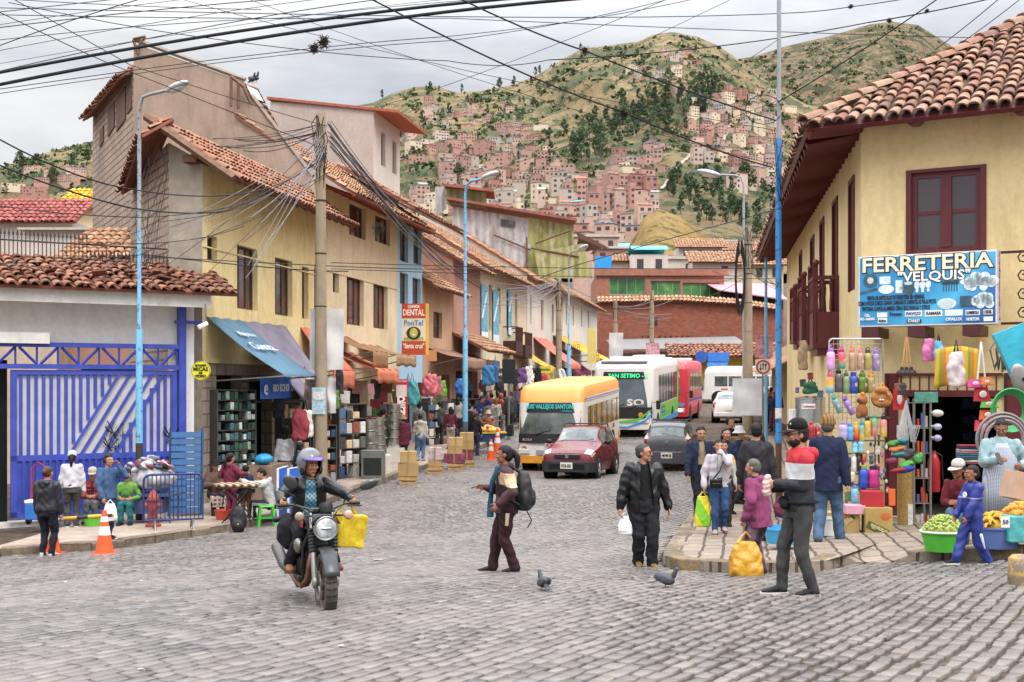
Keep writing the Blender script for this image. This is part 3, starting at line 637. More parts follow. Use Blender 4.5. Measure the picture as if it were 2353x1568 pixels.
class Fac:
 """a wall plane through two ground points; local x along it (to the right seen from outside), y inwards, z up"""
 def __init__(s,name,label,cat,o,rz,z0,group=None):
  s.o=V((o[0],o[1],z0));s.rz=rz;s.d=V((math.cos(rz),math.sin(rz),0))
  s.root=thing(name,label,cat,s.o,rz,group)
 def at(s,x,y,out=0.0):
  q=(x-CX)/F;n=V((s.d.y,-s.d.x,0));ox,oy=s.o.x+n.x*out,s.o.y+n.y*out
  t=(q*oy-ox)/(s.d.x-q*s.d.y);D=oy+s.d.y*t
  return t,CZ+(HY-y)/F*D-s.o.z
 def rect(s,x0,x1,y0,y1,out=0.0):
  a=s.at(x0,y0,out);b=s.at(x1,y0,out);xm=(x0+x1)/2
  return(a[0],b[0],s.at(xm,y1,out)[1],s.at(xm,y0,out)[1])
 def wall(s,x0,x1,z0,z1,holes,m,name='wall',th=.3,y=0.0,parent=None):
  xs=sorted({x0,x1,*[v for h in holes for v in h[:2]if x0<v<x1]});zs=sorted({z0,z1,*[v for h in holes for v in h[2:4]if z0<v<z1]})
  b=MB();b.raw=1
  for a,c in zip(xs,xs[1:]):
   for e,f in zip(zs,zs[1:]):
    mx,mz=(a+c)/2,(e+f)/2
    if any(h[0]<mx<h[1]and h[2]<mz<h[3]for h in holes):continue
    b.quad((a,y,e),(c,y,e),(c,y,f),(a,y,f))
  for h in holes:
   a,c,e,f=max(h[0],x0),min(h[1],x1),max(h[2],z0),min(h[3],z1);t=th
   b.quad((a,y,e),(a,y,f),(a,y+t,f),(a,y+t,e));b.quad((c,y,f),(c,y,e),(c,y+t,e),(c,y+t,f))
   b.quad((a,y,f),(c,y,f),(c,y+t,f),(a,y+t,f));b.quad((c,y,e),(a,y,e),(a,y+t,e),(c,y+t,e))
  return b.build(name,m,parent or s.root)
 def block(s,x0,x1,y0,y1,z0,z1,m,name='side_wall'):
  b=MB();b.bx(x0,x1,y0,y1,z0,z1);return b.build(name,m,s.root)
 def win(s,h,fm,nx=2,nz=2,glass='glass',dep=.14,fw=.06,name='window',y=0.0):
  x0,x1,z0,z1=h;b=MB();d0,d1=y+dep,y+dep+.05
  for(a,c,e,f)in((x0,x0+fw,z0,z1),(x1-fw,x1,z0,z1),(x0+fw,x1-fw,z0,z0+fw),(x0+fw,x1-fw,z1-fw,z1)):b.bx(a,c,d0,d1,e,f)
  mw_=fw*.6
  for i in range(1,nx):c=x0+(x1-x0)*i/nx;b.bx(c-mw_/2,c+mw_/2,d0+.004,d1-.004,z0+fw,z1-fw)
  for i in range(1,nz):c=z0+(z1-z0)*i/nz;b.bx(x0+fw,x1-fw,d0+.007,d1-.007,c-mw_/2,c+mw_/2)
  o=b.build(name,fm,s.root)
  g=MB();g.quad((x0+fw/2,d0+.03,z0+fw/2),(x1-fw/2,d0+.03,z0+fw/2),(x1-fw/2,d0+.03,z1-fw/2),(x0+fw/2,d0+.03,z1-fw/2));g.build('pane',M[glass],o)
  return o
 def lp(s,x,y,D):return loc(s.root,P(x,y,D))
RZL=PI/2-A0
DFL=lambda x:27*1245/(1710-x)
Y1=plaster('yellow_plaster','ead6a2','dfc78e','7d6a4c',.55,.45);Y2=plaster('cream_plaster','e6d3b2','dac4a2','7d6a52',.5,.4)
fb=mat('4e382c',.6,.25,6)
yb=Fac('yellow_house','yellow plastered house with tall brown windows, bare concrete block flank and tiled eaves','house',O1,RZL,-.62)
def wins(fc,lst,fm=fb,glass='glass_red_reflection',nx=3,nz=1,**k):
 hs=[]
 for x0,x1,y0,y1 in lst:
  h=fc.rect(x0,x1,y0,y1);hs.append(h);fc.win(h,fm,nx,nz,glass,**k)
 return hs
tA=yb.at(722,880)[0]
hs=wins(yb,[(545,592,568,712),(632,672,596,726),(694,709,614,733)],nz=1)+wins(yb,[(476,499,543,600)],nx=1,glass='glass')
dh=[(yb.at(497,0)[0],yb.at(520,0)[0]+.9,.12,3.0),(yb.at(560,0)[0]+.3,yb.at(625,0)[0],.12,2.9),(yb.at(640,0)[0],yb.at(712,0)[0],.12,3.0)]
yb.wall(0,tA,3.3,7.85,hs,Y1);yb.wall(0,tA,-.4,3.3,dh,M['stone'],'stone_base')
b=MB();b.bx(0,tA,-.03,.0,5.05+.9,5.0+.98);b.bx(0,tA,-.05,0,3.28,3.4);b.build('cornice',Y1,yb.root)
b=MB()
q0=yb.lp(388,880,27.3);q1=yb.lp(300,880,31.0)
b.quad((0,0,-.5),(0,0,7.9),(q0.x,q0.y,8.4),(q0.x,q0.y,-.5));b.build('concrete_flank',M['concrete'],yb.root)
b=MB();b.quad((q0.x,q0.y,-.5),(q0.x,q0.y,8.4),(q1.x,q1.y,8.2),(q1.x,q1.y,-.5));b.build('block_flank',M['blockwall'],yb.root)
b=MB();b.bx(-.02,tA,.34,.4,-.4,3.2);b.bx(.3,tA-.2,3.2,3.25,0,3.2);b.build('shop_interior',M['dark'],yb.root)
su=V((0,1.98,1.38)).normalized()
roof(yb.root,(-.35,-.98,7.45),(1,0,0),su,tA+1.2,2.5,'tile_orange',name='roof')
q0r=V((-.35,1.05,8.87));b=MB()
b.tube([(-.42,-.95,7.42),(-.42,1.2,8.9)],.09,4);b.build('barge_board',M['wood'],yb.root)
ql=V((q1.x-.2,q1.y+.2,8.0))
roof(yb.root,(q1.x-.5,q1.y,7.75),V((-.4-q1.x+.1,1.1-q1.y,.62)),V((.6,-.45,.5)),(V((-.4,1.1,8.87))-V((q1.x,q1.y,8.2))).length,.9,'tile_old',name='back_roof')
for i in range(14):t=.1+i*(tA+.6)/13;MB().tube([(t,-.9,7.38),(t,.1,8.08)],.05,4).build('rafter',M['wood'],yb.root)
b=MB();b.bx(-.3,tA+.6,0,.35,7.85,8.02);b.build('wall_head',mat('5f4434',.9),yb.root)
cb=Fac('cream_house','tall cream house with a high bare plaster gable, block rear wall and red eaves soffit','house',FL(tA),RZL,-.62)
tB=cb.at(913,880)[0]
hs=wins(cb,[(803,840,472,546),(862,896,498,560),(797,836,637,748),(858,891,655,756)],glass='glass_red_reflection',nx=3)+wins(cb,[(765,779,627,673),(722,738,618,738)],nx=2,glass='glass')
dh=[(.4,2.2,.1,2.9),(2.9,5.0,.1,2.9),(5.6,7.6,.1,2.9)]
cb.wall(0,tB,-.4,8.75,hs+dh,Y2)
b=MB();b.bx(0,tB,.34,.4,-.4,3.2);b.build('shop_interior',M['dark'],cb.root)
b=MB();b.bx(0,tB,-.05,0,3.3,3.42);b.bx(0,tB,-.03,0,6.15,6.22);b.build('cornice',Y2,cb.root)
gp=plaster('gable_plaster','a8917f','957f6e','6d5e54',.6,.5)
pk=cb.lp(307,100,35.4);lf=cb.lp(213,232,42.0);en=V((0,.1,8.75));md=cb.lp(575,225,34.6)
b=MB();b.add([(0,.1,-.4),tuple(en),tuple(md),tuple(cb.lp(560,188,34.7)),tuple(pk),(pk.x,pk.y,-.4)],[(0,1,2,3,4,5)]);b.build('gable_wall',gp,cb.root)
b=MB();b.add([(pk.x,pk.y,-.4),tuple(pk-V((0,0,.7))),tuple(lf-V((0,0,.5))),(lf.x,lf.y,-.4)],[(0,1,2,3)]);b.build('rear_wall',M['blockwall'],cb.root)
w_in=[]
for(xa,ya,xb,yb_,hgt)in((222,315,232,300,40),(245,268,262,240,62),(268,235,290,200,78),(294,196,304,178,70)):
 b=MB();fa=lambda x:(lambda k:pk.lerp(lf,k))((307-x)/94*.86)
 p0_,p1_=fa(xa),fa(xb);n_=V((lf.y-pk.y,pk.x-lf.x,0)).normalized()*-.04
 for p_ in(0,):
  za=cb.lp(xa,ya,35.4+(307-xa)/94*6.6).z;zb=cb.lp(xb,yb_,35.4+(307-xb)/94*6.6).z
  b.add([V((p0_.x,p0_.y,za))-n_,V((p1_.x,p1_.y,zb))-n_,V((p1_.x,p1_.y,zb-hgt/75))-n_,V((p0_.x,p0_.y,za-hgt/75))-n_,V((p0_.x,p0_.y,za))+n_,V((p1_.x,p1_.y,zb))+n_,V((p1_.x,p1_.y,zb-hgt/75))+n_,V((p0_.x,p0_.y,za-hgt/75))+n_],[(0,1,2,3),(4,5,6,7),(0,1,5,4),(1,2,6,5),(2,3,7,6),(3,0,4,7)])
 b.build('window',mat('5d4034',.7,.5,12),cb.root)
dirp=(pk-lf);upv=V((.6,-.3,.75))
roof(cb.root,lf+V((-.35,.2,-.75)),dirp-V((0,0,.25)),V((.5,-.55,.5)),dirp.length*.97,.85,'tile_old',name='rear_eaves',tw=.26)
su2=V((0,pk.y+1.2,pk.z-8.35)).normalized()
roof(cb.root,(.1,-1.15,8.3),(1,0,0),su2,tB+.5,4.4,'tile_far',tw=.24)
b=MB();b.quad((.0,-1.2,8.22),(tB+.6,-1.2,8.22),(tB+.6,.02,8.72),(0,.02,8.72));b.build('soffit',mat('8a4a34',.8,.25,8),cb.root)
for i in range(13):t=.2+i*(tB+.2)/12;MB().tube([(t,-1.15,8.2),(t,.0,8.66)],.05,4).build('rafter',mat('7c3f2e',.8),cb.root)
MB().tube([(0,-1.2,8.22),(tB+.6,-1.2,8.22)],.06,4).build('eaves_board',mat('7c3f2e',.8),cb.root)
b=MB();b.m=0
for a,c in((pk+V((0,0,.05)),cb.lp(560,188,34.7)),(md,en)):b.tube([a+V((0,-.05,.06)),c+V((0,-.05,.06))],.07,4)
b.build('coping',mat('87796d',.9),cb.root)
b=MB();b.add([tuple(cb.lp(*q_))for q_ in((566,196,34.5),(592,208,35.2),(606,234,35.2),(580,224,34.5))],[(0,1,2,3)]);b.build('skylight',mat('b5b0a8',.5),cb.root)
a_=cb.lp(555,192,34.6);c_=cb.lp(690,365,34.4)
roof(cb.root,cb.lp(632,290,36),(cb.lp(585,200,36)-cb.lp(632,290,36)),V((-.3,.8,.3)),(cb.lp(585,200,36)-cb.lp(632,290,36)).length,1.0,'tile_old',name='dormer_roof')
for x_,y_,x2,y2 in((531,245,531,175),(548,250,548,190),(560,200,575,235),(531,176,560,200)):MB().tube([cb.lp(x_,y_,34.5),cb.lp(x2,y2,34.5)],.05,4).build('dormer_post',M['wood'],cb.root)
for x_,y_,x2,y2 in((334,84,318,108),(306,92,318,125),(306,90,334,84)):MB().tube([cb.lp(x_,y_,35.3),cb.lp(x2,y2,35.3)],.045,4).build('dormer_post',M['wood'],cb.root)
wb=Fac('white_rooftop_house','plain white upper storey with two narrow dark windows and thin red roof','house',P(858,880,44),RZL,3.0)
wl=plaster('white_render','cfc4ba','c2b5aa','8f8378',.35,.3)
hs=wins(wb,[(876,886,306,383),(902,911,326,400)],fm=mat('2a2626',.6),nx=1,glass='glass',fw=.04)
wb.wall(0,3.45,-.4,9.55,hs,wl)
b=MB();b.quad((0,0,-.4),(0,0,9.55),(0,4.1,9.9),(0,4.1,-.4));b.build('side_wall',plaster('mauve_render','b8a79d','ac9b92','7d7068',.4,.35),wb.root)
b=MB();b.quad((-.1,-1.0,9.35),(3.9,-1.0,9.35),(3.9,4.2,10.1),(-.1,4.2,10.1));b.build('roof',mat('9d5742',.8,.3,8),wb.root,solid=.1)
bb=Fac('blue_house','narrow pale blue house squeezed beside the cream house','house',FL(tA+tB),RZL,-.62)
tC=bb.at(971,880)[0];bl=plaster('blue_plaster','a9c6d8','9cbacb','6f7d84',.4,.35)
hs=wins(bb,[(919,938,512,602),(950,968,524,608),(919,938,628,700),(948,967,640,715)],fm=mat('5a4236',.6),nx=2,nz=2,glass='glass')
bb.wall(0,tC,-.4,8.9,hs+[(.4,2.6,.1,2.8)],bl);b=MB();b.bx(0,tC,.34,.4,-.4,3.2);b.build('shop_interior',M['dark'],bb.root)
roof(bb.root,(-2.2,-1.3,8.75),(1,0,0),V((0,2.2,1.25)).normalized(),tC+3.8,3.2,'tile_orange')
b=MB();b.quad((-2.2,-1.3,8.66),(tC+1.6,-1.3,8.66),(tC+1.6,.4,9.5),(-2.2,.4,9.5));b.build('soffit',mat('b5a08e',.9),bb.root)
def rowhouse(name,label,x0,x1,ytop,m,eave_m,wl=(),nx=2,nz=2,fm=fb,glass='glass',doors=2,z0=None,ov=.7,slope=.62,depth=5,dd=0.0,ridge=None):
 o=FL((O1+U*0).x*0+yb.at(x0,880)[0]);ga=gz(o.x+1,o.y)+KH;f=Fac(name,label,'house',o-W*dd,RZL,ga-.05)
 t1=f.at(x1,880)[0];zt=f.at((x0+x1)/2,ytop)[1]
 hs=[h for h in wins(f,wl,fm=fm,nx=nx,nz=nz,glass=glass)]
 dw=t1/max(doors,1);ds=[(i*dw+.5,(i+1)*dw-.5,.1,2.6)for i in range(doors)]
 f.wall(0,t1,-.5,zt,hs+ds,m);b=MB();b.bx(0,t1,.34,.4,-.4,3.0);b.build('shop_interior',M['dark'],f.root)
 b=MB();b.quad((0,0,-.5),(0,0,zt),(0,depth,zt+depth*slope),(0,depth,-.5));b.build('side_wall',m,f.root)
 up=V((0,1,slope)).normalized()
 roof(f.root,(-.15,-ov,zt-ov*slope+.1),(1,0,0),up,t1+.3,(depth+ov)*math.sqrt(1+slope*slope),eave_m,tw=.26,tl=.42)
 return f,t1,zt
pl1=plaster('clay_plaster','c4a184','b48e74','8a6a56',.6,.5);pl2=plaster('pink_adobe','b98f7c','aa8070','7e5e50',.5,.5);pl3=plaster('cream_lime','d8c8ab','cbb999','8c7a62',.5,.45);pl4=plaster('white_lime','ddd6cb','d2c9bb','8e8274',.45,.45)
h1,t1,z1=rowhouse('old_house','weathered clay-coloured house with one small shuttered window beside the dental sign',972,1040,655,pl1,'tile_far',[(1084*0+996,1016,718,778)],nx=2,depth=4)
h2,t2,z2=rowhouse('old_house','rough pink adobe house behind the blue lamp post',1041,1103,605,pl2,'tile_far',[],depth=4,doors=1)
b=MB();z_=h2.at(1075,775)[1];roof(h2.root,(-.2,-1.6,z_-.7),(1,0,0),V((0,1,.5)).normalized(),t2+.5,1.8,'tile_far',name='lower_roof',tw=.26)
h3,t3,z3=rowhouse('old_house','long cream house with blue banners and two brown balconies',1104,1210,628,pl3,'tile_far',[(1123,1130,655,760),(1143,1150,662,745),(1164,1171,668,760),(1183,1189,676,750)],nx=1,nz=3,doors=4,depth=5)
h4,t4,z4=rowhouse('old_house','white lime-washed house with tall brown shutters under sagging tiles',1211,1292,652,pl4,'tile_far',[(1218,1222,678,745),(1243,1249,690,760),(1268,1273,700,765)],nx=1,nz=2,fm=mat('6b3f30',.7),doors=4,depth=6)
h5,t5,z5=rowhouse('old_house','white house with thin blue window frames at the far bend',1293,1372,688,pl4,'tile_far',[(1300,1303,698,748),(1316,1319,702,750),(1335,1338,706,752),(1351,1354,712,755)],nx=1,nz=1,fm=mat('2f5fa8',.6),glass='glass',doors=5,depth=6)
for x0,x1,y_,D,lab in((1105,1330,588,66,'long sagging tiled roof rising behind the cream house'),(1150,1265,600,74,'short tiled gable roof tucked under the tin shed')):
 o=P(x0,y_,D);L_=(P(x1,y_,D+24)-o).length;t=thing('tiled_roof',lab,'roof',o,RZL)
 roof(t,(0,-1.5,-1.0),(1,0,0),V((0,1,.6)).normalized(),L_,3.0,'tile_far',tw=.28,tl=.45);b=MB();b.bx(0,L_,0,.2,-6,-.15);b.build('wall',pl2,t)
def balcony(fc,x0,x1,y0,y1,out=.7):
 a=fc.at(x0,y0);c=fc.at(x1,y0);zt=fc.at((x0+x1)/2,y0)[1];zb=fc.at((x0+x1)/2,y1)[1];b=MB();L_=c[0]-a[0]
 b.bx(a[0],c[0],-out,0,zb-.1,zb);b.bx(a[0],c[0],-out,-out+.06,zt-.06,zt);b.bx(a[0],c[0],-out+.01,-out+.04,zb+.05,zb+(zt-zb)*.45)
 for e in(a[0],c[0]-.06):b.bx(e,e+.06,-out,0,zt-.06,zt);b.bx(e+.01,e+.05,-out+.03,0,zb,zb+(zt-zb)*.45)
 n_=max(3,int(L_/.16))
 for i in range(n_+1):q=a[0]+L_*i/n_;b.cyl((q,-out+.03,zb),(q,-out+.03,zt),.025,n=6)
 b.build('balcony',mat('4a2c22',.7,.3,8),fc.root)
balcony(h3,1156,1172,752,812);balcony(h3,1179,1195,765,818)
cy=mat('6aa6ba',.6,.3,3)
for x0,x1,y0,y1 in((1106,1120,655,790),(1133,1146,668,795),(1168,1176,668,770)):
 h=h3.rect(x0,x1,y0,y1,.06);b=MB();b.bx(h[0],h[1],-.08,-.05,h[2],h[3]);o=b.build('banner',[cy],h3.root)
 b=MB();b.bx(h[0],h[1],-.085,-.081,h[2],h[2]+(h[3]-h[2])*.2);b.add([(h[0],-.083,h[2]+1.2),(h[0]+.3,-.083,h[2]+1.2),(h[1],-.083,h[3]-.3),(h[1]-.25,-.083,h[3]-.3)],[(0,1,2,3)]);b.build('printing',mat('dfe9ea',.6),o)
GD=(GB-GA).normalized();rzg=math.atan2(GD.y,GD.x)
gb=Fac('gate_house','low white house front with a big blue slatted steel gate under a mossy tiled eave','building',GA,rzg,-.72)
gw=plaster('white_paint_wall','e6e3dd','dcd8d1','8f877d',.45,.35)
xe=gb.at(446,880)[0];xg=gb.at(408,880)[0]
zb_,zt_=.05,gb.at(200,845)[1];ztop=gb.at(200,690)[1]
gb.wall(-1,xe,-.5,ztop,[(gb.at(-100,0)[0],xg-.1,0,gb.at(200,790)[1])],gw,th=.4)
b=MB();b.bx(-2,xe+.15,-.75,-.7,ztop-.12,ztop+.16);b.bx(-2,xe+.15,-.7,.3,ztop,ztop+.06);b.bx(-2,gb.at(108,0)[0],-.3,0,gb.at(50,790)[1],gb.at(50,765)[1]);b.build('fascia',gw,gb.root)
roof(gb.root,(-2.2,-.95,ztop+.2),(1,0,0),V((0,1,.33)).normalized(),xe+2.9,2.6,'tile_old',tw=.24,tl=.34,jit=.025)
for i in range(34):MB().box((random.uniform(0,xe),random.uniform(-.6,.9),ztop+.62+random.uniform(-.1,.1)),(.3,.2,.03),(random.uniform(-.5,.5),random.uniform(-.5,.5),random.uniform(0,3))).build('loose_tile',M['tile_old'],gb.root)
blue=mat('3c4ca8',.45,.2,4,.003,20,grime=.25);blued=mat('33429a',.5,.2,4,grime=.25)
gt=thing('steel_gate','cobalt blue steel gate with white slats and a diagonal brace','gate',gb.o,rzg)
x0,x1=gb.at(22,0)[0],gb.at(402,0)[0];zm=gb.at(200,1048)[1];zT=gb.at(200,862)[1];zb0=.12;yg=-.12
b=MB()
for a,c,e,f in((x0,x0+.12,zb0,zT),(x1-.1,x1,zb0,zT),(x0,x1,zT,zT+.1),(x0,x1,zb0-.02,zb0+.1),(x0,x1,zm-.06,zm+.06)):b.bx(a,c,yg-.04,yg+.04,e,f)
b.build('frame',blue,gt)
b=MB();b.bx(x0+.05,x1-.05,yg-.005,yg+.02,zb0,zm);b.build('kick_panel',blue,gt)
for i in range(24):
 x=x0+.25+i*(x1-x0-.4)/23;b=MB();b.bx(x-.03,x+.03,yg-.05,yg-.008,zb0+.1,zm-.06);b.build('rib',blued,gt)
b=MB();b.bx(x0+.05,x1-.05,yg+.03,yg+.05,zm+.06,zT);b.build('backing_sheet',mat('c9c6c4',.6,.1),gt)
sa,sc=gb.at(190,0)[0],gb.at(322,0)[0]
zlo,zhi=zm+.06,zT
def dz(x):return zlo+(x-gb.at(150,0)[0])*(zhi-zlo)/(gb.at(262,0)[0]-gb.at(150,0)[0])
for i in range(22):
 x=x0+.2+i*(x1-x0-.3)/21;zs=[(zlo,zhi)];dl,dr=dz(x),dz(x)-(dz(sc)-dz(sc-.62))*1.0
 lo_,hi_=min(max(dr-.55,zlo),zhi),min(max(dl,zlo),zhi)
 for e,f in((zlo,lo_),(hi_,zhi)):
  if f-e>.05 and not(x>sc+.3 and e!=zlo):b=MB();b.bx(x-.033,x+.033,yg-.02,yg+.028,e,f);b.build('slat',blue,gt)
b=MB();xa=gb.at(150,0)[0];xb=gb.at(262,0)[0];dx=xb-xa;L_=math.hypot(dx,zhi-zlo);nx_,nz_=(zhi-zlo)/L_,-dx/L_
for k_ in range(5):
 o_=.16*k_+.02;ax_,az_,cx_,cz_=xa+nx_*o_*1.1,zlo+max(0,nz_*o_),xb+nx_*o_*1.1,zhi
 b.add([(ax_+o_*.55,yg-.03,zlo),(ax_+o_*.55+.07,yg-.03,zlo),(cx_+o_*.55+.07,yg-.03,zhi),(cx_+o_*.55,yg-.03,zhi)],[(0,1,2,3)])
b.build('brace_bars',blue,gt,solid=.03)
b=MB();z0_,z1_=gb.at(200,838)[1],gb.at(200,800)[1];xl=gb.at(-60,0)[0]
b.bx(xl,xg,-.2,-.1,z1_,z1_+.1);b.bx(xl,xg,-.2,-.1,z0_-.1,z0_)
i=0;x=xl
while x<xg-.2:
 b.tube([(x,-.15,z0_),(x+.35,-.15,z1_)]if i%2 else[(x,-.15,z1_),(x+.35,-.15,z0_)],.03,4)
 b.tube([(x+.35,-.15,z0_),(x+.35,-.15,z1_)],.022,4);x+=.42;i+=1
b.bx(xg-.02,xg+.14,-.2,-.02,0,ztop-.1);b.bx(xg-.1,xg+.5,-.22,-.1,gb.at(420,745)[1],gb.at(420,738)[1]);b.build('truss_beam',blue,gt)
blk=mat('1f1c22',.8)
for x_,y_,sz in((243,990,.22),(236,1022,.16),(374,1000,.2)):
 q=gb.at(x_,y_);b=MB();b.tube([(q[0]+sz*math.sin(k*1.9)*.8+.03*k,yg-.035,q[1]+sz*math.cos(k*2.6))for k in range(9)],.014,4);b.build('graffiti',blk,gt)
b=MB();b.bx(gb.at(-120,0)[0],x0,.3,.34,0,3.4);o=b.build('dark_passage',M['dark'],gb.root)
rb=mat('8f5a48',.95)
fn=thing('spiked_fence','rusty spiked iron fence along the roof edge over the white wall','fence',gb.o,rzg);b=MB()
zf0,zf1=gb.at(200,645)[1]+.1,gb.at(200,535)[1]
for zz in(zf0+.12,(zf0+zf1)/2,zf1-.12):b.tube([(-1,1.2,zz),(xe-.1,1.2,zz)],.018,4)
b.build('rail',mat('3f3430',.8),fn);b=MB()
for i in range(74):x=-1+i*(xe+.9)/73;h_=zf1 if x<gb.at(230,0)[0]else zf1-.35;b.tube([(x,1.2,zf0-.2),(x,1.2,h_)],.011,4);b.add([(x-.03,1.2,h_),(x+.03,1.2,h_),(x,1.2,h_+.14)],[(0,1,2)])
b.build('bars',mat('3f3430',.8),fn)
def simple_house(label,x0,x1,y0,ywall,D,m,rm,tile=None,depth=5,cat='house',name='back_house'):
 a=P(x0,ywall,D);c=P(x1,ywall,D);w=c.x-a.x;t=thing(name,label,cat,(a.x,D,a.z-6));b=MB();b.bx(0,w,0,depth,-3,6);b.build('wall',m,t)
 hr=P(x0,y0,D).z-a.z
 if tile:roof(t,(-.3,-.4,5.9),(1,0,0),V((0,1,.35+hr*.3)).normalized(),w+.6,3.0,tile,tw=.3,tl=.45)
 else:b=MB();b.box((w/2,depth/2,6+hr/2),(w+.5,depth+.5,hr));b.build('roof',rm,t)
 return t,w
redt='tile_red';M['tile_red']=tilemat('roof_tile_red',['96524c','8a4744','a15f58'],.35);M['tile_yellow']=tilemat('roof_tile_yellow',['d9a42c','e0b040','cf982a'],.05)
simple_house('white house with a bright red tin-tile roof beyond the gate house',-200,166,480,508,52,wl,None,'tile_red')
simple_house('small cream house with a bright yellow roof on the hill side',140,215,452,478,60,plaster('cream_far','dcc79c','cfba90','8e7c60',.3,.2),None,'tile_yellow')
simple_house('pale house wall partly hidden by the spiked fence',60,300,525,530,46,wl,mat('b5a99c',.9))
t,w=simple_house('rough brown adobe shack behind the roof fence',160,320,570,590,34,pl2,None,'tile_far',3)
t,w=simple_house('lean-to of pale corrugated sheet behind the roof fence',-100,130,590,640,33,mat('b9a48e',.8,.2,3),mat('a89484',.8,.25,6),None,3)
def corr(name,cols,stain,sc=26):
 n=NT(name);sx=n.N('SeparateXYZ',Vector=n.co());x=n.math('ADD',sx.outputs[0],n.math('MULTIPLY',sx.outputs[1],.7));wv=n.math('SINE',n.math('MULTIPLY',x,sc))
 c=n.ramp(n.noise(.8,6,.7,n.mapv(n.co(),(1.2,1.2,.5))),(.35,H(cols[0])),(.5,H(cols[1])),(.62,H(cols[2])))
 c=n.mix(n.math('MULTIPLY',n.ramp(n.noise(1.5,7,.75,n.mapv(n.co(),(1.5,1.5,.4))),(.5,(0,)*3),(.62,(1,)*3)),.7),c,H(stain))
 c=n.mix(.5,c,n.ramp(n.math('ADD',n.math('MULTIPLY',wv,.5),.5),(0,(.7,)*3),(1,(1.15,)*3)),'MULTIPLY')
 return n.done(c,.6,0,n.bump(wv,.8,.03),Specular_IOR_Level=.3)
cg=corr('corrugated_grey',('a49f9f','b9b5b4','8f8886'),'86766c',14);cgr=corr('corrugated_green',('8c8a52','9b9860','757444'),'b9b4a0',14)
sh=thing('tin_shed','big patched shed of grey and olive corrugated sheets above the tiled roofs','shed',P(1000,640,74))
def sheetp(pts,m,name,par,D,dy=0.0):
 b=MB();b.add([loc(par,P(x,y,D+dy))for x,y in pts],[tuple(range(len(pts)))]);return b.build(name,m,par,solid=.05)
sheetp([(995,548),(1040,540),(1040,475),(1215,503),(1215,640),(1000,640)],cg,'grey_cladding',sh,74)
sheetp([(1215,500),(1318,520),(1318,560),(1220,640),(1210,640)],cgr,'olive_cladding',sh,74,-.02)
sheetp([(1228,580),(1340,560),(1362,640),(1240,640)],cgr,'olive_annex',sh,74,-.6)
sheetp([(1140,548),(1222,562),(1200,622),(1130,605)],cg,'loose_sheet',sh,74,-.5)
sheetp([(1000,430),(1026,428),(1026,480),(1000,500)],cg,'upper_white_sheet',sh,74,.3)
sheetp([(1026,432),(1118,440),(1118,480),(1026,470)],cgr,'upper_olive_sheet',sh,74,.3)
sheetp([(1150,504),(1184,508),(1184,522),(1150,519)],M['glass'],'window',sh,74,-.1)
sheetp([(1320,530),(1400,570),(1388,572),(1330,548)],mat('5a3e36',.8),'gable_board',sh,74,-.7)
sheetp([(1330,545),(1385,570),(1320,585)],mat('55382c',.9),'gable_infill',sh,74,-.4)
b=MB()
for(xa,ya),(xb,yb2)in(((1026,458),(1325,508)),((1020,428),(1135,441))):
 p0_,p1_=loc(sh,P(xa,ya,73.2)),loc(sh,P(xb,yb2,73.2));b.add([p0_,p1_,p1_+V((0,5,.3)),p0_+V((0,5,.3)),p0_+V((0,0,.16)),p1_+V((0,0,.16)),p1_+V((0,5,.46)),p0_+V((0,5,.46))],[(0,1,2,3),(4,5,6,7),(0,1,5,4),(1,2,6,5),(2,3,7,6),(3,0,4,7)])
b.build('roof',mat('8a5347',.8,.3,3),sh)
b=MB();
for(xa,ya),(xb,yb2)in(((1135,540),(1220,575)),((1220,570),(1330,590)),((1230,560),(1310,530)),((1210,545),(1212,640))):b.tube([loc(sh,P(xa,ya,73.3)),loc(sh,P(xb,yb2,73.3))],.06,4)
b.build('timber',M['wood'],sh)
GR=gz(CR.x,CR.y)+KH
LF=20.2
sd_o=V((CR.x,CR.y,0))+UR*LF
rzs=math.atan2(-UR.y,-UR.x)
yl=plaster('shop_yellow','e6d09e','dcc48e','7f6c50',.45,.4)
sh_=Fac('corner_shop','yellow two-storey corner shop with maroon woodwork and heavy clay tile roof','shop',V((CR.x,CR.y,0)),math.atan2(FRD.y,FRD.x),GR-.02)
class SideF(Fac):
 def __init__(s,o,rz,z0,root):s.o=V((o.x,o.y,z0));s.rz=rz;s.d=V((math.cos(rz),math.sin(rz),0));s.root=root
sf=SideF(sd_o,rzs,GR-.02,sh_.root)
TS=mw(sh_.root).inverted()@Matrix.LocRotScale(sf.o,Euler((0,0,rzs)),None)
_b0=MB.__init__
def sideMB():
 b=MB();b.T=TS;return b
ZT=6.82-GR
hd=sh_.rect(2093,2255,392,580);hdoor=(sh_.at(2078,900)[0],sh_.at(2290,900)[0],.0,sh_.at(2150,905)[1])
sh_.wall(0,7,-.5,ZT+.1,[hd,hdoor],yl)
mar=mat('5a2124',.45,.15,5,.002,30)
n=NT('window_glass_sky');M['glass_sky']=n.done(H('5c5456'),.05,.6,n.bump(n.noise(2.2,2),.1,.02));w=sh_.win(hd,mar,2,2,'glass_sky',dep=.05,fw=.1);
b=MB();m_=(hd[0]+hd[1])/2;b.bx(m_-.09,m_+.09,.03,.048,hd[2]+.1,hd[3]-.1);b.build('sash',mar,w)
b=MB();b.bx(hd[0]-.08,hd[1]+.08,-.03,.05,hd[3]-.005,hd[3]+.05);b.bx(hd[0]-.08,hd[0]+.012,-.025,.05,hd[2],hd[3]);b.bx(hd[1]-.012,hd[1]+.08,-.025,.05,hd[2],hd[3]);b.build('frame',mar,w)
side_h=[]
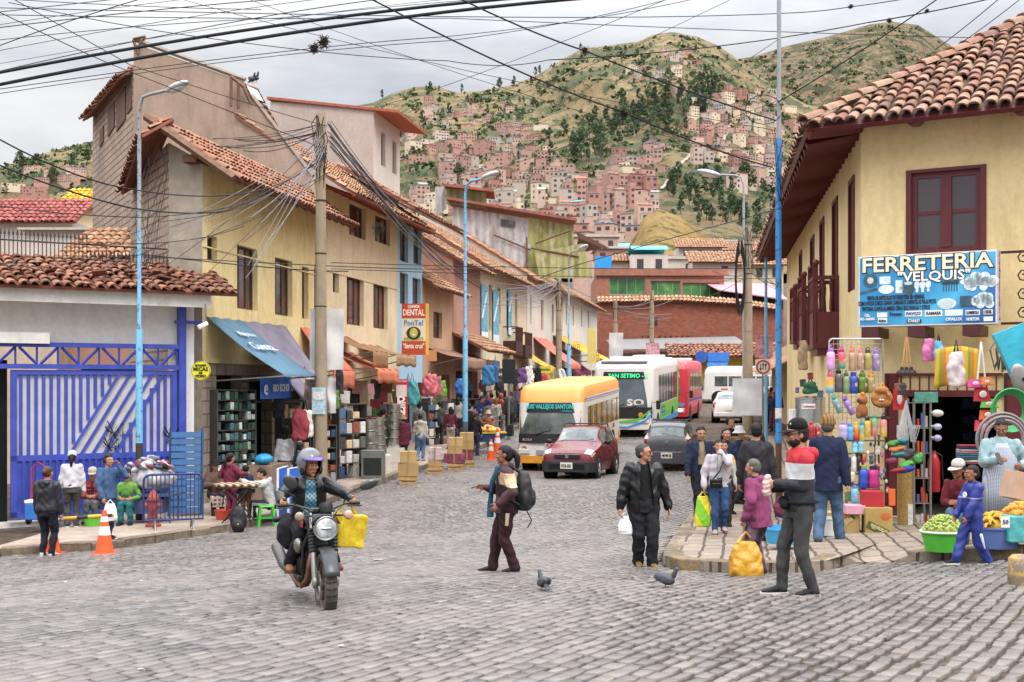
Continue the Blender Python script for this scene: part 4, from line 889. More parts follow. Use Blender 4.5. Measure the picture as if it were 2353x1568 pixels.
for x0,x1,y0,y1 in((1953,1963,410,668),(1915,1925,458,790),(1886,1894,504,790),(1864,1871,544,790),(1838,1843,578,780)):
 a=sf.at(x0,y0);c=sf.at(x1,y0);h=(min(a[0],c[0])-.1,max(a[0],c[0])+.1,sf.at((x0+x1)/2,y1)[1],sf.at((x0+x1)/2,y0)[1]);side_h.append(h)
xs=sorted({0.,LF,*[v for h in side_h for v in h[:2]]});zs=sorted({-.5,ZT,*[v for h in side_h for v in h[2:]]});b=sideMB();b.raw=1
for a,c in zip(xs,xs[1:]):
 for e,f in zip(zs,zs[1:]):
  if not any(h[0]<(a+c)/2<h[1]and h[2]<(e+f)/2<h[3]for h in side_h):b.quad((a,0,e),(c,0,e),(c,0,f),(a,0,f))
b.build('street_wall',yl,sh_.root)
for h in side_h:
 b=sideMB();b.bx(h[0],h[0]+.1,-.03,.12,h[2],h[3]);b.bx(h[1]-.1,h[1],-.03,.12,h[2],h[3]);b.bx(h[0]+.1,h[1]-.1,-.03,.12,h[3]-.1,h[3]);b.bx((h[0]+h[1])/2-.05,(h[0]+h[1])/2+.05,.0,.1,h[2],h[3]-.1)
 o=b.build('window',mar,sh_.root);b=sideMB();b.quad((h[0],.06,h[2]),(h[1],.06,h[2]),(h[1],.06,h[3]),(h[0],.06,h[3]));b.build('shutter',mat('4a1b1e',.6,.3,5),o)
for(x0,x1,y0,y1,D_)in((1868,1920,632,800,25.0),(1846,1874,655,790,28.0),(1826,1850,680,788,30.8)):
 c=loc(sh_.root,P((x0+x1)/2,y1,D_));h0=(TS.inverted()@c).x;zb=CZ+(HY-y1)/F*D_-GR;zt=CZ+(HY-y0)/F*D_-GR-.05;b=sideMB();Lb=1.3;out=.52
 b.bx(h0-Lb/2,h0+Lb/2,-out,0,zb,zb+.1);b.bx(h0-Lb/2+.05,h0+Lb/2-.05,-out+.08,0,zb-.15,zb)
 zm=zb+(zt-zb)*.5
 b.bx(h0-Lb/2+.02,h0+Lb/2-.02,-out+.02,-out+.06,zb+.1,zm);b.bx(h0-Lb/2,h0+Lb/2,-out,-out+.08,zt-.08,zt)
 for e in(h0-Lb/2,h0+Lb/2-.06):b.bx(e,e+.06,-out+.08,0,zt-.08,zt);b.bx(e+.01,e+.05,-out+.08,0,zb+.1,zm);b.bx(e-.02,e+.02,-out-.01,-out+.1,zb,zt+.22)
 for e in(h0-Lb/2,h0+Lb/2):b.ell((e+.02*(1 if e<h0 else-1),-out+.05,zt+.27),.07,n=8,m=6)
 for k_ in range(8):
  q=h0-Lb/2+.12+k_*(Lb-.24)/7;b.lathe([(.02,zm),(.035,zm+.08),(.018,(zm+zt)/2),(.035,zt-.16),(.02,zt-.08)],(q,-out+.04,0),6)
 for e in(h0-Lb/2+.03,h0+Lb/2-.03):
  for k_ in range(3):b.lathe([(.02,zm),(.035,zm+.08),(.018,(zm+zt)/2),(.035,zt-.16),(.02,zt-.08)],(e,-out+.18+k_*.17,0),6)
 b.build('balcony',mar,sh_.root)
OV=.95;nF=V((FRD.y*-1,FRD.x,0));nF=nF if nF.y>0 else-nF
sroot=sh_.root;QI=mw(sroot).inverted().to_3x3();TL=lambda p:loc(sroot,p)
wd=V((CR.x,CR.y,0));
dF,dS=FRD,UR
Af=wd-nF*.75;As=wd-WR*OV
det=dF.x*(-dS.y)+dS.x*dF.y;r_=As-Af;s1=(r_.x*(-dS.y)+dS.x*r_.y)/det;EC=Af+dF*s1;EC.z=6.68
hipd=(dF+dS).normalized();slope=.57
upF=(nF+V((0,0,slope))).normalized();upS=(WR+V((0,0,slope))).normalized()
hip_perp=hipd.dot(nF);hip_al=hipd.dot(dF);kf=hip_perp/hip_al;ks=hipd.dot(WR)/hipd.dot(dS)
def hip_tiles(name,ax,up,L_,kk,tw,tl,flip=1):
 b=MB();n_=int(L_/tw);a_=(QI@ax);u_=(QI@up);o_=TL(EC)
 cosl=1/math.sqrt(1+slope*slope)
 for i in range(n_):
  s_=tw*(i+.5);S_=min((s_*kk)/cosl,6.5)
  k_=max(1,int(S_/tl+.3))
  sub=MB();tiles(sub,o_+a_*(tw*i),a_,u_,tw,tl*k_,tw,tl,.014,.03)
  b.add(sub.v,sub.f)
 return b.build(name,M['tile'],sroot,smooth=50)
hip_tiles('roof_tiles',dF,upF,7.2,kf,.22,.34)
hip_tiles('roof_tiles',dS,upS,LF+2,ks,.25,.38)
b=MB();o_=TL(EC);nn=LF+2
for ax,up,L_,kk in((dF,upF,7.2,kf),(dS,upS,LF+2,ks)):
 a_,u_=QI@ax,QI@up;cosl=1/math.sqrt(1+slope*slope);nr=a_.cross(u_);nr=nr if nr.z>0 else-nr
 top=min(L_*kk,6)/cosl;b.add([o_-nr*.01,o_+a_*L_-nr*.01,o_+a_*L_+u_*top-nr*.01,o_+a_*(top*cosl/kk)+u_*top-nr*.01],[(0,1,2,3)])
b.build('roof',mat('6a5148',.9,.3,8),sroot)
b=MB();hd3=(QI@(hipd+V((0,0,slope*hip_perp)))).normalized()
hl=7.5;side_v=V((-hd3.y,hd3.x,0)).normalized();nn_=19
sub=MB();tiles(sub,o_-side_v*.16+V((0,0,.05)),side_v,hd3,.32,hl,.32,.42,.01,.04);b.add(sub.v,sub.f);b.build('hip_tiles',M['tile'],sroot,smooth=50)
sof=mat('8a4a35',.6,.25,12,.003,40)
b=MB();wz=6.80
c0=TL(EC+V((0,0,-.06)));cf=TL(EC+dF*7.2+V((0,0,-.06)));cs=TL(EC+dS*(LF+2)+V((0,0,-.06)))
w0=TL(wd+V((0,0,wz)));wf=TL(wd+dF*7.2+V((0,0,wz)));ws=TL(wd+dS*(LF+.6)+V((0,0,wz)))
b.quad(c0,cf,wf,w0);b.build('front_soffit',sof,sroot)
b=MB();b.quad(c0,w0,ws,cs);b.build('side_soffit',mat('9a5c4c',.7,.2,9),sroot)
t_=.35
while t_<LF+.5:
 p_=wd+dS*t_;q_=p_-WR*(OV-.03);MB().tube([TL(p_+V((0,0,wz-.14))),TL(q_+V((0,0,6.68-.19)))],.1,4).build('rafter',mar,sroot);t_+=.56
for t_ in(1.0,2.65,4.3,6.):p_=wd+dF*t_;MB().tube([TL(p_+V((0,0,wz-.07))),TL(p_-nF*.72+V((0,0,6.58)))],.1,4).build('rafter',mar,sroot)
p_=wd+V((0,0,wz-.08));b=MB();b.tube([TL(p_),TL(EC+V((0,0,-.14)))],.1,4)
b.build('rafter',mar,sroot)
b=MB();b.tube([TL(EC+V((0,0,-.07))),TL(EC+dF*7.2+V((0,0,-.07)))],.06,4);b.tube([TL(EC+V((0,0,-.07))),TL(EC+dS*(LF+2)+V((0,0,-.07)))],.06,4);b.build('fascia',mar,sroot)
x0,x1,_,zt=hdoor
b=MB();zt2=sh_.at(2150,858)[1];b.bx(x0-.25,x1+.1,-.08,.0,zt-.05,zt+.06);b.bx(x0-.25,x1+.1,-.06,-.02,zt2-.05,zt2)
for i in range(12):q=x0-.2+i*(x1-x0+.2)/11;b.bx(q-.012,q+.012,-.05,-.03,zt+.06,zt2-.05)
b.bx(x0-.25,x0-.1,-.08,.0,0,zt2);b.build('door_frame',mar,sroot)
dl_=mat('3b1a1c',.6,.3,4)
for xa_,xb_ in((sh_.at(2034,0)[0],x0-.26),(x1+.12,x1+1.2)):b=MB();b.bx(xa_,xb_,-.05,.0,.05,zt2);o=b.build('door_leaf',dl_,sroot);b=MB();b.bx(xa_+.05,xb_-.05,-.065,-.05,.3,zt2*.45);b.bx(xa_+.05,xb_-.05,-.065,-.05,zt2*.55,zt2-.1);b.build('panel',mar,o)
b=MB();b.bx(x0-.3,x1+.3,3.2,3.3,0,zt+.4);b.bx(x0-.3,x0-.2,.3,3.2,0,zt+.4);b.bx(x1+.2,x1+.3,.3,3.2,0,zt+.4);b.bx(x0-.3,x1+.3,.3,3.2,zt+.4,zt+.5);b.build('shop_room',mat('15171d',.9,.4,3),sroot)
b=MB();b.bx(x0-.3,x1+.3,.3,3.2,-.3,.02);b.bx(x0-.3,x1+.1,-.35,.3,-.4,.1);b.build('door_step',M['concrete'],sroot)
shelf=thing('shop_shelf','tall dim shelves of blue plastic trays inside the hardware shop','shelves',sh_.root.location,sh_.rz)
b=MB()
for i in range(7):b.bx(x0+.5,x1-.1,2.7,3.1,.3+i*.32,.33+i*.32)
b.build('shelf_boards',mat('2a2d38',.7),shelf)
for i in range(7):
 for j in range(14):
  if random.random()<.85:q=x0+.6+j*(x1-x0-.8)/14;MB().box((q,2.85,.42+i*.32),(.11,.2,random.uniform(.1,.2))).build('tray',mat('1f2f78' if random.random()<.6 else '283a66',.5,.4,9),shelf)
sg=thing('shop_sign','big blue boxed hardware sign with pale capital letters above the shop door','sign',(0,0,0))
sc=P(1972,880,20.05);se=P(2292,880,18.9);sdv=(V((se.x,se.y,0))-V((sc.x,sc.y,0)));sw=sdv.length;put(sg,(sc.x,sc.y,CZ),math.atan2(sdv.y,sdv.x))
zt=(HY-583)/F*19.5;zb=(HY-749)/F*19.5;shh=zt-zb;zc=(zt+zb)/2
b=MB();b.bx(0,sw,0,.3,zb,zt);b.build('box',mat('c9ccd0',.5),sg,bevel=.01)
n=NT('sign_face');sx=n.N('SeparateXYZ',Vector=n.co());g=n.math('ADD',n.math('MULTIPLY',sx.outputs[0],.55),n.math('MULTIPLY',sx.outputs[2],-.5))
fc=n.ramp(n.math('ADD',g,n.math('MULTIPLY',n.noise(1.1,3),.5)),(.0,H('2b86b8')),(.35,H('4fb0d6')),(.6,H('2c6fae')),(.95,H('1f3f7d')));
b=MB();b.quad((.03,-.004,zb+.03),(sw-.03,-.004,zb+.03),(sw-.03,-.004,zt-.03),(.03,-.004,zt-.03));b.build('face',n.done(fc,.45),sg)
be=mat('e2d8bc',.6,.1);ink=mat('241c1c',.7);wh=mat('e6e6e2',.6,.06);dkb=mat('1b3f86',.5,.1)
X=lambda px:(px-1972)/320*sw
Z=lambda py:zt-(py-583)/166*shh
text('FERRETERIA',.34,ink,sg,(X(2131),-.008,Z(606)),width=sw*.955,bold=.022);text('FERRETERIA',.34,be,sg,(X(2131),-.013,Z(606)),width=sw*.94,bold=.008)
text('"VELQUIS"',.22,ink,sg,(X(2150),-.008,Z(636)),width=sw*.53,bold=.016);text('"VELQUIS"',.22,wh,sg,(X(2150),-.013,Z(636)),width=sw*.52,bold=.005)
text('VENTA DE ARTICULOS DE FERRETERIA EN GENERAL',.1,ink,sg,(X(2062),-.008,Z(682)),width=X(2132)-X(1996),bold=.002)
text('COMO: FOCOS CABLES CHAPAS CANDADOS CARRETILLAS PALAS PICOS',.1,ink,sg,(X(2064),-.008,Z(694)),width=X(2156)-X(1973),bold=.002)
text('PINTURAS CLAVOS ALAMBRES CERAS SILICONADAS Y OTROS',.1,ink,sg,(X(2062),-.008,Z(707)),width=X(2142)-X(1982),bold=.002)
for s_,a,c,y0,y1,m1,m2 in(('CEL:\n951-360055',1974,2016,715,738,None,wh),('Travex',2044,2080,714,727,None,ink),('PAVCO',2084,2124,714,727,wh,dkb),('KAMASA',2130,2170,714,728,wh,ink),('LUMIBOLS',2222,2254,716,728,wh,ink),('CEDEL',2262,2282,716,727,wh,ink),('ticino',2020,2042,729,741,wh,ink),('STANLEY',2088,2122,733,742,mat('2a2a28',.6),wh),('OPALUX',2174,2218,730,742,None,wh),('NORTON',2222,2254,732,742,mat('2a78b8',.5),wh),('',2176,2216,714,728,mat('d8e4dc',.6),ink),('',2018,2042,716,727,wh,ink),('',2262,2282,732,742,wh,dkb)):
 if m1:b=MB();b.bx(X(a),X(c),-.01,-.006,Z(y1),Z(y0));b.build('brand_panel',m1,sg)
 if s_:text(s_,.07 if '\n' not in s_ else.06,m2,sg,(X((a+c)/2),-.015,Z((y0+y1)/2)),width=(X(c)-X(a))*.85,bold=.002)
def disc(b,px,py,r,y=-.012,n=14,ry=None):b.add([(X(px)+r*math.cos(2*PI*i/n),y,Z(py)+(ry or r)*math.sin(2*PI*i/n))for i in range(n)],[tuple(range(n))])
b=MB();b.raw=1
for px,py,r in((2040,662,.13),(2080,660,.07),(2180,700,.15)):disc(b,px,py,r,ry=r*.6)
for px,py in((2112,655),(2125,655),(2138,654)):disc(b,px,py,.045,ry=.07);b.bx(X(px)-.02,X(px)+.02,-.012,-.009,Z(py)-.12,Z(py)-.06)
for i in range(26):disc(b,random.uniform(2215,2285),random.uniform(640,668),random.uniform(.04,.085))
for i in range(11):disc(b,random.uniform(2240,2284),random.uniform(685,705),.07)
b.bx(X(2062),X(2078),-.012,-.009,Z(672),Z(642));b.bx(X(2024),X(2050),-.012,-.009,Z(650),Z(632));b.build('picture',mat('cfdde0',.5,.3,9),sg)
b=MB();b.raw=1
disc(b,2002,640,.12);disc(b,2092,660,.1,ry=.13);b.bx(X(2210),X(2236),-.012,-.009,Z(708),Z(684))
for i in range(6):b.bx(X(2172+i*6),X(2174+i*6),-.012,-.009,Z(672),Z(652));disc(b,2173+i*6,652,.035)
b.add([(X(1978),-.012,Z(672)),(X(2020),-.012,Z(662)),(X(2016),-.012,Z(657)),(X(1976),-.012,Z(667))],[(0,1,2,3)]);b.build('picture',mat('3b5663',.5,.4,12),sg)
b=MB();disc(b,2002,640,.055,-.014);disc(b,2092,650,.07,-.014,ry=.03);disc(b,2180,700,.11,-.014,ry=.06);b.build('picture',mat('b9c6c8',.5),sg)
b=MB();b.bx(sw,sw+.006,.0,.3,zb,zt);b.build('end_panel',mat('b5b3b8',.5),sg)
for i,ch in enumerate('FERRETERIA'):text(ch,.14,mat('b04a50',.6),sg,(sw+.012,.15,zt-.08-i*(shh-.12)/9.6),rot=(PI/2,0,PI/2))
b=MB()
for px in(2000,2110,2235):b.bx(X(px)-.14,X(px)+.14,.0,.75,zb-.18,zb-.005)
b.build('bracket_beam',M['maroon'],sg)
b=MB();xx=sw+.35
for zz in(zt-.02,zb+.02):b.bx(sw-.2,sw+.7,.3,.34,zz-.02,zz+.02)
b.bx(sw+.66,sw+.7,.3,.34,zb,zt)
for k_ in range(4):
 zc_=zb+.18+k_*(shh-.3)/3;b.tube([(xx+.12*math.cos(a/9*2*PI*1.4)*(1-a/12),.32,zc_+.12*math.sin(a/9*2*PI*1.4)*(1-a/12))for a in range(10)],.014,5)
b.build('scroll_bracket',mat('3a1f1c',.6),sg)
rs=Fac('market_building','plain cream building continuing beyond the corner shop','building',sd_o+UR*26+WR*.8,rzs,-.1)
rs.wall(0,26,-1,4.0,[],plaster('market_cream','cbb38a','bfa67e','7d6a50',.5,.4))
b=MB();b.quad((0,-1.4,2.9),(26,-1.4,2.7),(26,.1,3.5),(0,.1,3.7));b.build('awning',mat('9a6b50',.9,.3,4),rs.root,solid=.04)
def plane_house(name,label,cat,x0,x1,D,ybase,group=None):
 a,c=P(x0,ybase,D),P(x1,ybase,D);t=thing(name,label,cat,(a.x,D,a.z),0,group);return t,c.x-a.x,lambda y:(ybase-y)/F*D,lambda x:(x-x0)/F*D
def wallq(t,pts,m,name='wall',y=0.0,solid=.2):
 b=MB();b.add([(x,y,z)for x,z in pts],[tuple(range(len(pts)))]);return b.build(name,m,t,solid=solid)
t,w,zy,xx=plane_house('brick_house','long dark adobe brick wall with tiled coping closing the end of the street','building',1365,1800,108,830)
wallq(t,[(0,-3),(w,-3),(w,zy(712)),(xx(1690),zy(700)),(xx(1560),zy(692)),(xx(1375),zy(694)),(0,zy(700))],M['brickdark'])
for(xa,ya),(xb,yb2)in(((1372,694),(1560,690)),((1560,690),(1690,698)),((1690,698),(1790,712))):
 a,c=V((xx(xa),-.5,zy(ya)-.1)),V((xx(xb),-.5,zy(yb2)-.1));roof(t,a,c-a,V((0,1,.5)),(c-a).length,1.2,'tile_far',tw=.4,tl=.6,name='coping')
b=MB();b.bx(xx(1491),xx(1511),-.04,.0,zy(748),zy(730));b.build('window',M['glass'],t)
for i in range(9):b=MB();b.bx(xx(1475+i*13),xx(1478+i*13),-.05,0,zy(775),zy(772));b.build('vent_hole',M['dark'],t)
t,w,zy,xx=plane_house('terrace_house','orange brick upper storey with wide green glazed windows over the long brick wall','building',1370,1664,116,720)
hol=[(1400,1482,638,678),(1495,1563,646,682),(1568,1652,650,686)]
hh=[(xx(a),xx(c),zy(f),zy(e))for a,c,e,f in hol]
Fac.wall(type('q',(),{'root':t})(),0,w,-6,zy(628),hh,M['brick'],th=.4)
b=MB();b.bx(-.2,w+.4,-.25,0,zy(634),zy(618));b.bx(-.2,w,-.2,0,zy(690),zy(684));b.build('parapet',M['brick'],t)
b=MB();b.quad((0,0,-6),(0,0,zy(628)),(0,8,zy(640)),(0,8,-6));b.build('side_wall',M['brick'],t)
for h in hh:Fac.win(type('q',(),{'root':t})(),h,mat('8d8a86',.5),4,1,'glass_green',.2,.1)
t,w,zy,xx=plane_house('pink_roof','faded pink sheet roof over a black band beside the terrace house','roof',1655,1800,112,700)
b=MB();b.quad((xx(1648),-1,zy(668)),(w,-2,zy(692)),(w,6,zy(640)),(xx(1640),6,zy(636)));b.build('sheet',mat('c98490',.7,.12,3),t,solid=.1)
wallq(t,[(0,-3),(w,-3),(w,zy(690)),(0,zy(668))],M['black'],'black_band')  # flat black panel filling the space below the pink sheet
t,w,zy,xx=plane_house('market_shed','low market shed with pale grey sheet roof below the brick wall','shed',1420,1720,100,845)
wallq(t,[(0,-3),(w,-3),(w,zy(800)),(0,zy(812))],mat('9a9c98',.8,.2,3))
b=MB();b.quad((-.5,-1.5,zy(808)),(w,-1.5,zy(802)),(w,6,zy(770)),(-.5,6,zy(778)));b.build('roof',mat('727070',.7,.2,1.5,grime=.3),t,solid=.12)
t,w,zy,xx=plane_house('kiosk','yellow corner kiosk with ragged tile roof and blue awning signs','kiosk',1560,1800,93,860)
wallq(t,[(0,-3),(w,-3),(w,zy(805)),(0,zy(808))],mat('d9b04a',.8,.2,3))
roof(t,(-1,-1.2,zy(820)),(1,0,0),V((0,1,.45)),w+1,2.6,'tile_old',tw=.35,tl=.5,jit=.04)
kb=mat('2f6fc0',.5,.15)
for x0,x1,y0,y1,m_,nm in((1620,1668,812,832,kb,'awning'),(1618,1665,834,845,mat('3f86d0',.5),'awning'),(1700,1714,815,845,kb,'signboard'),(1735,1790,818,850,mat('a83a30',.6,.3),'awning')):
 b=MB();b.bx(xx(x0),xx(x1),-1.4,-1.3,zy(y1),zy(y0));b.build(nm,m_,t)
b=MB();b.cyl((xx(1605),-1.45,zy(821)),(xx(1605),-1.35,zy(821)),.48,n=20);b.build('round_sign',mat('27509a',.5),t)
b=MB();b.bx(xx(1700),xx(1790),-.3,0,zy(812),zy(806));b.build('lintel',mat('8a5a40',.8),t)
HS=[('white house with a curved turquoise roof above the terrace',1450,1535,128,645,585,wl,'dome'),('white house under a broad clay tile roof above the pink roof',1592,1690,132,660,602,wl,'tile'),('cream house with a tiled hip roof next to the street pole',1690,1800,138,670,608,plaster('cream_far2','d5c5a4','c7b592','8e7c60',.4,.3),'tile'),('grey-roofed white house half hidden behind the turquoise roof',1530,1600,136,640,596,wl,'flat'),('brick house with a blue tarpaulin over its terrace',1360,1452,130,660,602,hb[1],'tarp'),('low brick house with pale roof slab under the olive shed',1370,1460,150,610,572,hb[0],'flat'),('tall brick house with open upper frame behind the shed',1320,1420,170,600,545,hb[2],'flat'),('tile-roofed pale house on the rise behind the turquoise roof',1560,1660,165,600,568,wl,'tile'),('pale yellow house under wide tiles at the foot of the knoll',1660,1760,175,605,575,plaster('pale_yellow_far','d9c493','ccb683','8e7c60',.3,.3),'tile'),('white flat-topped house peeking over the tile roofs',1620,1690,190,590,556,wl,'flat')]
for lab,x0,x1,D,yb2,yt,m_,rf in HS:
 t,w,zy,xx=plane_house('back_house',lab,'house',x0,x1,D,yb2)
 b=MB();b.bx(0,w,0,6,-8,zy(yt));b.build('wall',m_,t)
 nw=max(2,int(w/1.6))
 for i in range(nw):
  if random.random()<.75:b=MB();q=w*(i+.5)/nw;b.bx(q-.35,q+.35,-.05,.02,zy(yt)-1.5,zy(yt)-.5);b.build('window',hw,t)
 if rf=='tile':roof(t,(-.6,-.7,zy(yt)-.15),(1,0,0),V((0,1,.5)),w+1.2,3.4,'tile_far',tw=.42,tl=.6)
 elif rf=='dome':
  b=MB();b.sheet(lambda u,v:(w*u,-.4+5*v,zy(yt)+1.1*math.sin(PI*min(1,.15+.85*v))),4,8);b.build('roof',mat('3fa6b0',.4,.1),t,solid=.08)
 elif rf=='tarp':
  b=MB();b.bx(w*.08,w*.5,-.15,-.05,zy(yt)-1.6,zy(yt)+.6);b.build('tarpaulin',mat('2f8fd0',.5,.15),t);roof(t,(w*.5,-.4,zy(yt)),(1,0,0),V((0,1,.4)),w*.5,2.5,'tile_far',tw=.42,tl=.6)
 else:b=MB();b.bx(-.3,w+.3,-.3,6.3,zy(yt)+.01,zy(yt)+.3);b.build('roof',mat('b5ada4',.8,.2),t)
RIDGE3=[(1380,640),(1440,575),(1480,500),(1510,480),(1560,497),(1610,530),(1660,575),(1720,640)]
kn=hillmat('knoll_straw',['a08250','c2a066','d0b27c','8d7c4c','7a7044','6d6a40','a0705c'],2.5)
xs_=np.linspace(1385,1715,90);b=MB();rows=[]
for t_ in np.linspace(0,1,30):
 D_=215+85*t_;y_=650+(lin(RIDGE3,xs_)-650)*t_**.85;X_=(xs_-CX)/F*D_;rows.append(np.stack([X_,D_+0*X_,CZ+(HY-y_)/F*D_+hnoise(X_,D_+0*X_,.12)*.9*min(1,t_*4,(1-t_)*5)],-1))
rows.append(rows[-1]*np.array([1.1,1.1,1])-np.array([0,0,30]));b.v=[tuple(p)for p in np.concatenate(rows)]
b.f=[(j*90+i,j*90+i+1,(j+1)*90+i+1,(j+1)*90+i)for j in range(30)for i in range(89)];b.mi=[0]*len(b.f)
fin(b.build('hill',kn,smooth=80),kind='structure')
TMP=bpy.data.scenes.new('tmp_build')
def remesh(b,vox,fold=0.0,seed=0,it=4,zf=22,keep=None):
 """one continuous skin over overlapping closed shapes, with cloth folds"""
 me=bpy.data.meshes.new('r');me.from_pydata(b.v,[],b.f);bm=bmesh.new();bm.from_mesh(me);bmesh.ops.recalc_face_normals(bm,faces=bm.faces);bm.to_mesh(me);bm.free()
 o=bpy.data.objects.new('r',me);TMP.collection.objects.link(o)
 q=o.modifiers.new('r','REMESH');q.mode='VOXEL';q.voxel_size=vox;q.use_smooth_shade=True
 if it:q=o.modifiers.new('s','SMOOTH');q.iterations=it;q.factor=.5
 TMP.view_layers[0].update();dg=TMP.view_layers[0].depsgraph;m2=bpy.data.meshes.new_from_object(o.evaluated_get(dg),depsgraph=dg)
 bpy.data.objects.remove(o);bpy.data.meshes.remove(me)
 n=len(m2.vertices)
 if n and fold:
  a=np.empty(n*3);m2.vertices.foreach_get('co',a);a=a.reshape(-1,3);nn=np.empty(n*3);m2.vertices.foreach_get('normal',nn);nn=nn.reshape(-1,3)
  x,y,z=a.T;s=seed*1.7
  w1=np.sin(z*zf+3.1*np.sin(x*7+s)+2.3*np.sin(y*9+s*2)+s);w2=np.sin(x*31+z*13+2*np.sin(z*11+s)+s*3)*np.sin(y*27-z*9+s);w3=np.sin(z*zf*2.3+4*np.sin(x*13+y*11+s*.7))
  d=fold*(w1*.55+w2*.5+w3*.35*np.sin(x*9+s));a+=nn*d[:,None];m2.vertices.foreach_set('co',a.ravel())
 if keep is not None and n:
  bm=bmesh.new();bm.from_mesh(m2);dl=[f for f in bm.faces if not keep(f.calc_center_median())];bmesh.ops.delete(bm,geom=dl,context='FACES');bm.to_mesh(m2);bm.free()
 m2.update();return m2
def link(name,me,m,parent):
 me.materials.clear()
 for q in(m if isinstance(m,(list,tuple))else[m]):me.materials.append(q)
 o=bpy.data.objects.new(name,me);COL.objects.link(o)
 if parent:o.parent=parent
 return o
def ik(a,c,l1,l2,hint):
 d=c-a;L_=d.length;mx=(l1+l2)*.999
 if L_>mx:c=a+d*(mx/L_);d=c-a;L_=mx
 L_=max(L_,abs(l1-l2)+.01);u=d.normalized();x=(l1*l1-l2*l2+L_*L_)/(2*L_);h_=math.sqrt(max(l1*l1-x*x,0));p=hint-u*hint.dot(u);p=p.normalized()if p.length>1e-5 else V((0,0,1))
 return a+u*x+p*h_,c
SKIN={}
def skin(c):return mat(c,.55,.12,9,.0015,60,spec=.35)
def bands(name,h,stops,rough=.75,ang=0.0,front=None):
 n=NT(name);s_=n.N('SeparateXYZ',Vector=n.co());z=n.math('ADD',n.math('MULTIPLY',s_.outputs[2],1/h),n.math('MULTIPLY',s_.outputs[0],ang/h))
 c=n.ramp(z,*[(p,H(q))for p,q in stops],interp='CONSTANT')
 if front:c=n.mix(n.math('LESS_THAN',s_.outputs[1],front[0]*h),c,H(front[1]))
 c=n.mix(.3,c,n.ramp(n.noise(6,5),(.3,(.65,)*3),(.7,(1.2,)*3)),'MULTIPLY')
 return n.done(c,rough,0,n.bump(n.noise(30,3),.4,.004))
def desat(c,k=.72,v=.88):
 r=[int(c[i:i+2],16)for i in(0,2,4)];g=sum(r)/3
 return ''.join('%02x'%max(0,min(255,round((g+(q-g)*k)*v)))for q in r)
def cloth(c,rough=.85,var=.18):return mat(desat(c),rough,var,8,.012,24,spec=.2)
def pattern(name,c1,c2,c3,sx=24,kind='knit'):
 n=NT(name);s_=n.N('SeparateXYZ',Vector=n.co());x,y,z=s_.outputs;u=n.math('ADD',x,n.math('MULTIPLY',y,.5))
 a=n.math('SINE',n.math('MULTIPLY',u,sx*6));b2=n.math('SINE',n.math('MULTIPLY',z,sx*6))
 if kind=='knit':f=n.math('ADD',n.math('MULTIPLY',n.math('MULTIPLY',a,b2),.35),n.math('MULTIPLY',n.math('SINE',n.math('MULTIPLY',z,sx*1.7)),.3));f=n.math('ADD',f,.5)
 elif kind=='stripe':f=n.math('ADD',n.math('MULTIPLY',a,.5),.5)
 else:f=n.math('ADD',n.math('MULTIPLY',n.math('MAXIMUM',a,b2),.5),.5)
 return n.done(n.ramp(f,(.0,H(c1)),(.42,H(c2)),(.62,H(c2)),(.8,H(c3))),.9,0,n.bump(n.noise(60,3),.4,.004))
PN=[0]
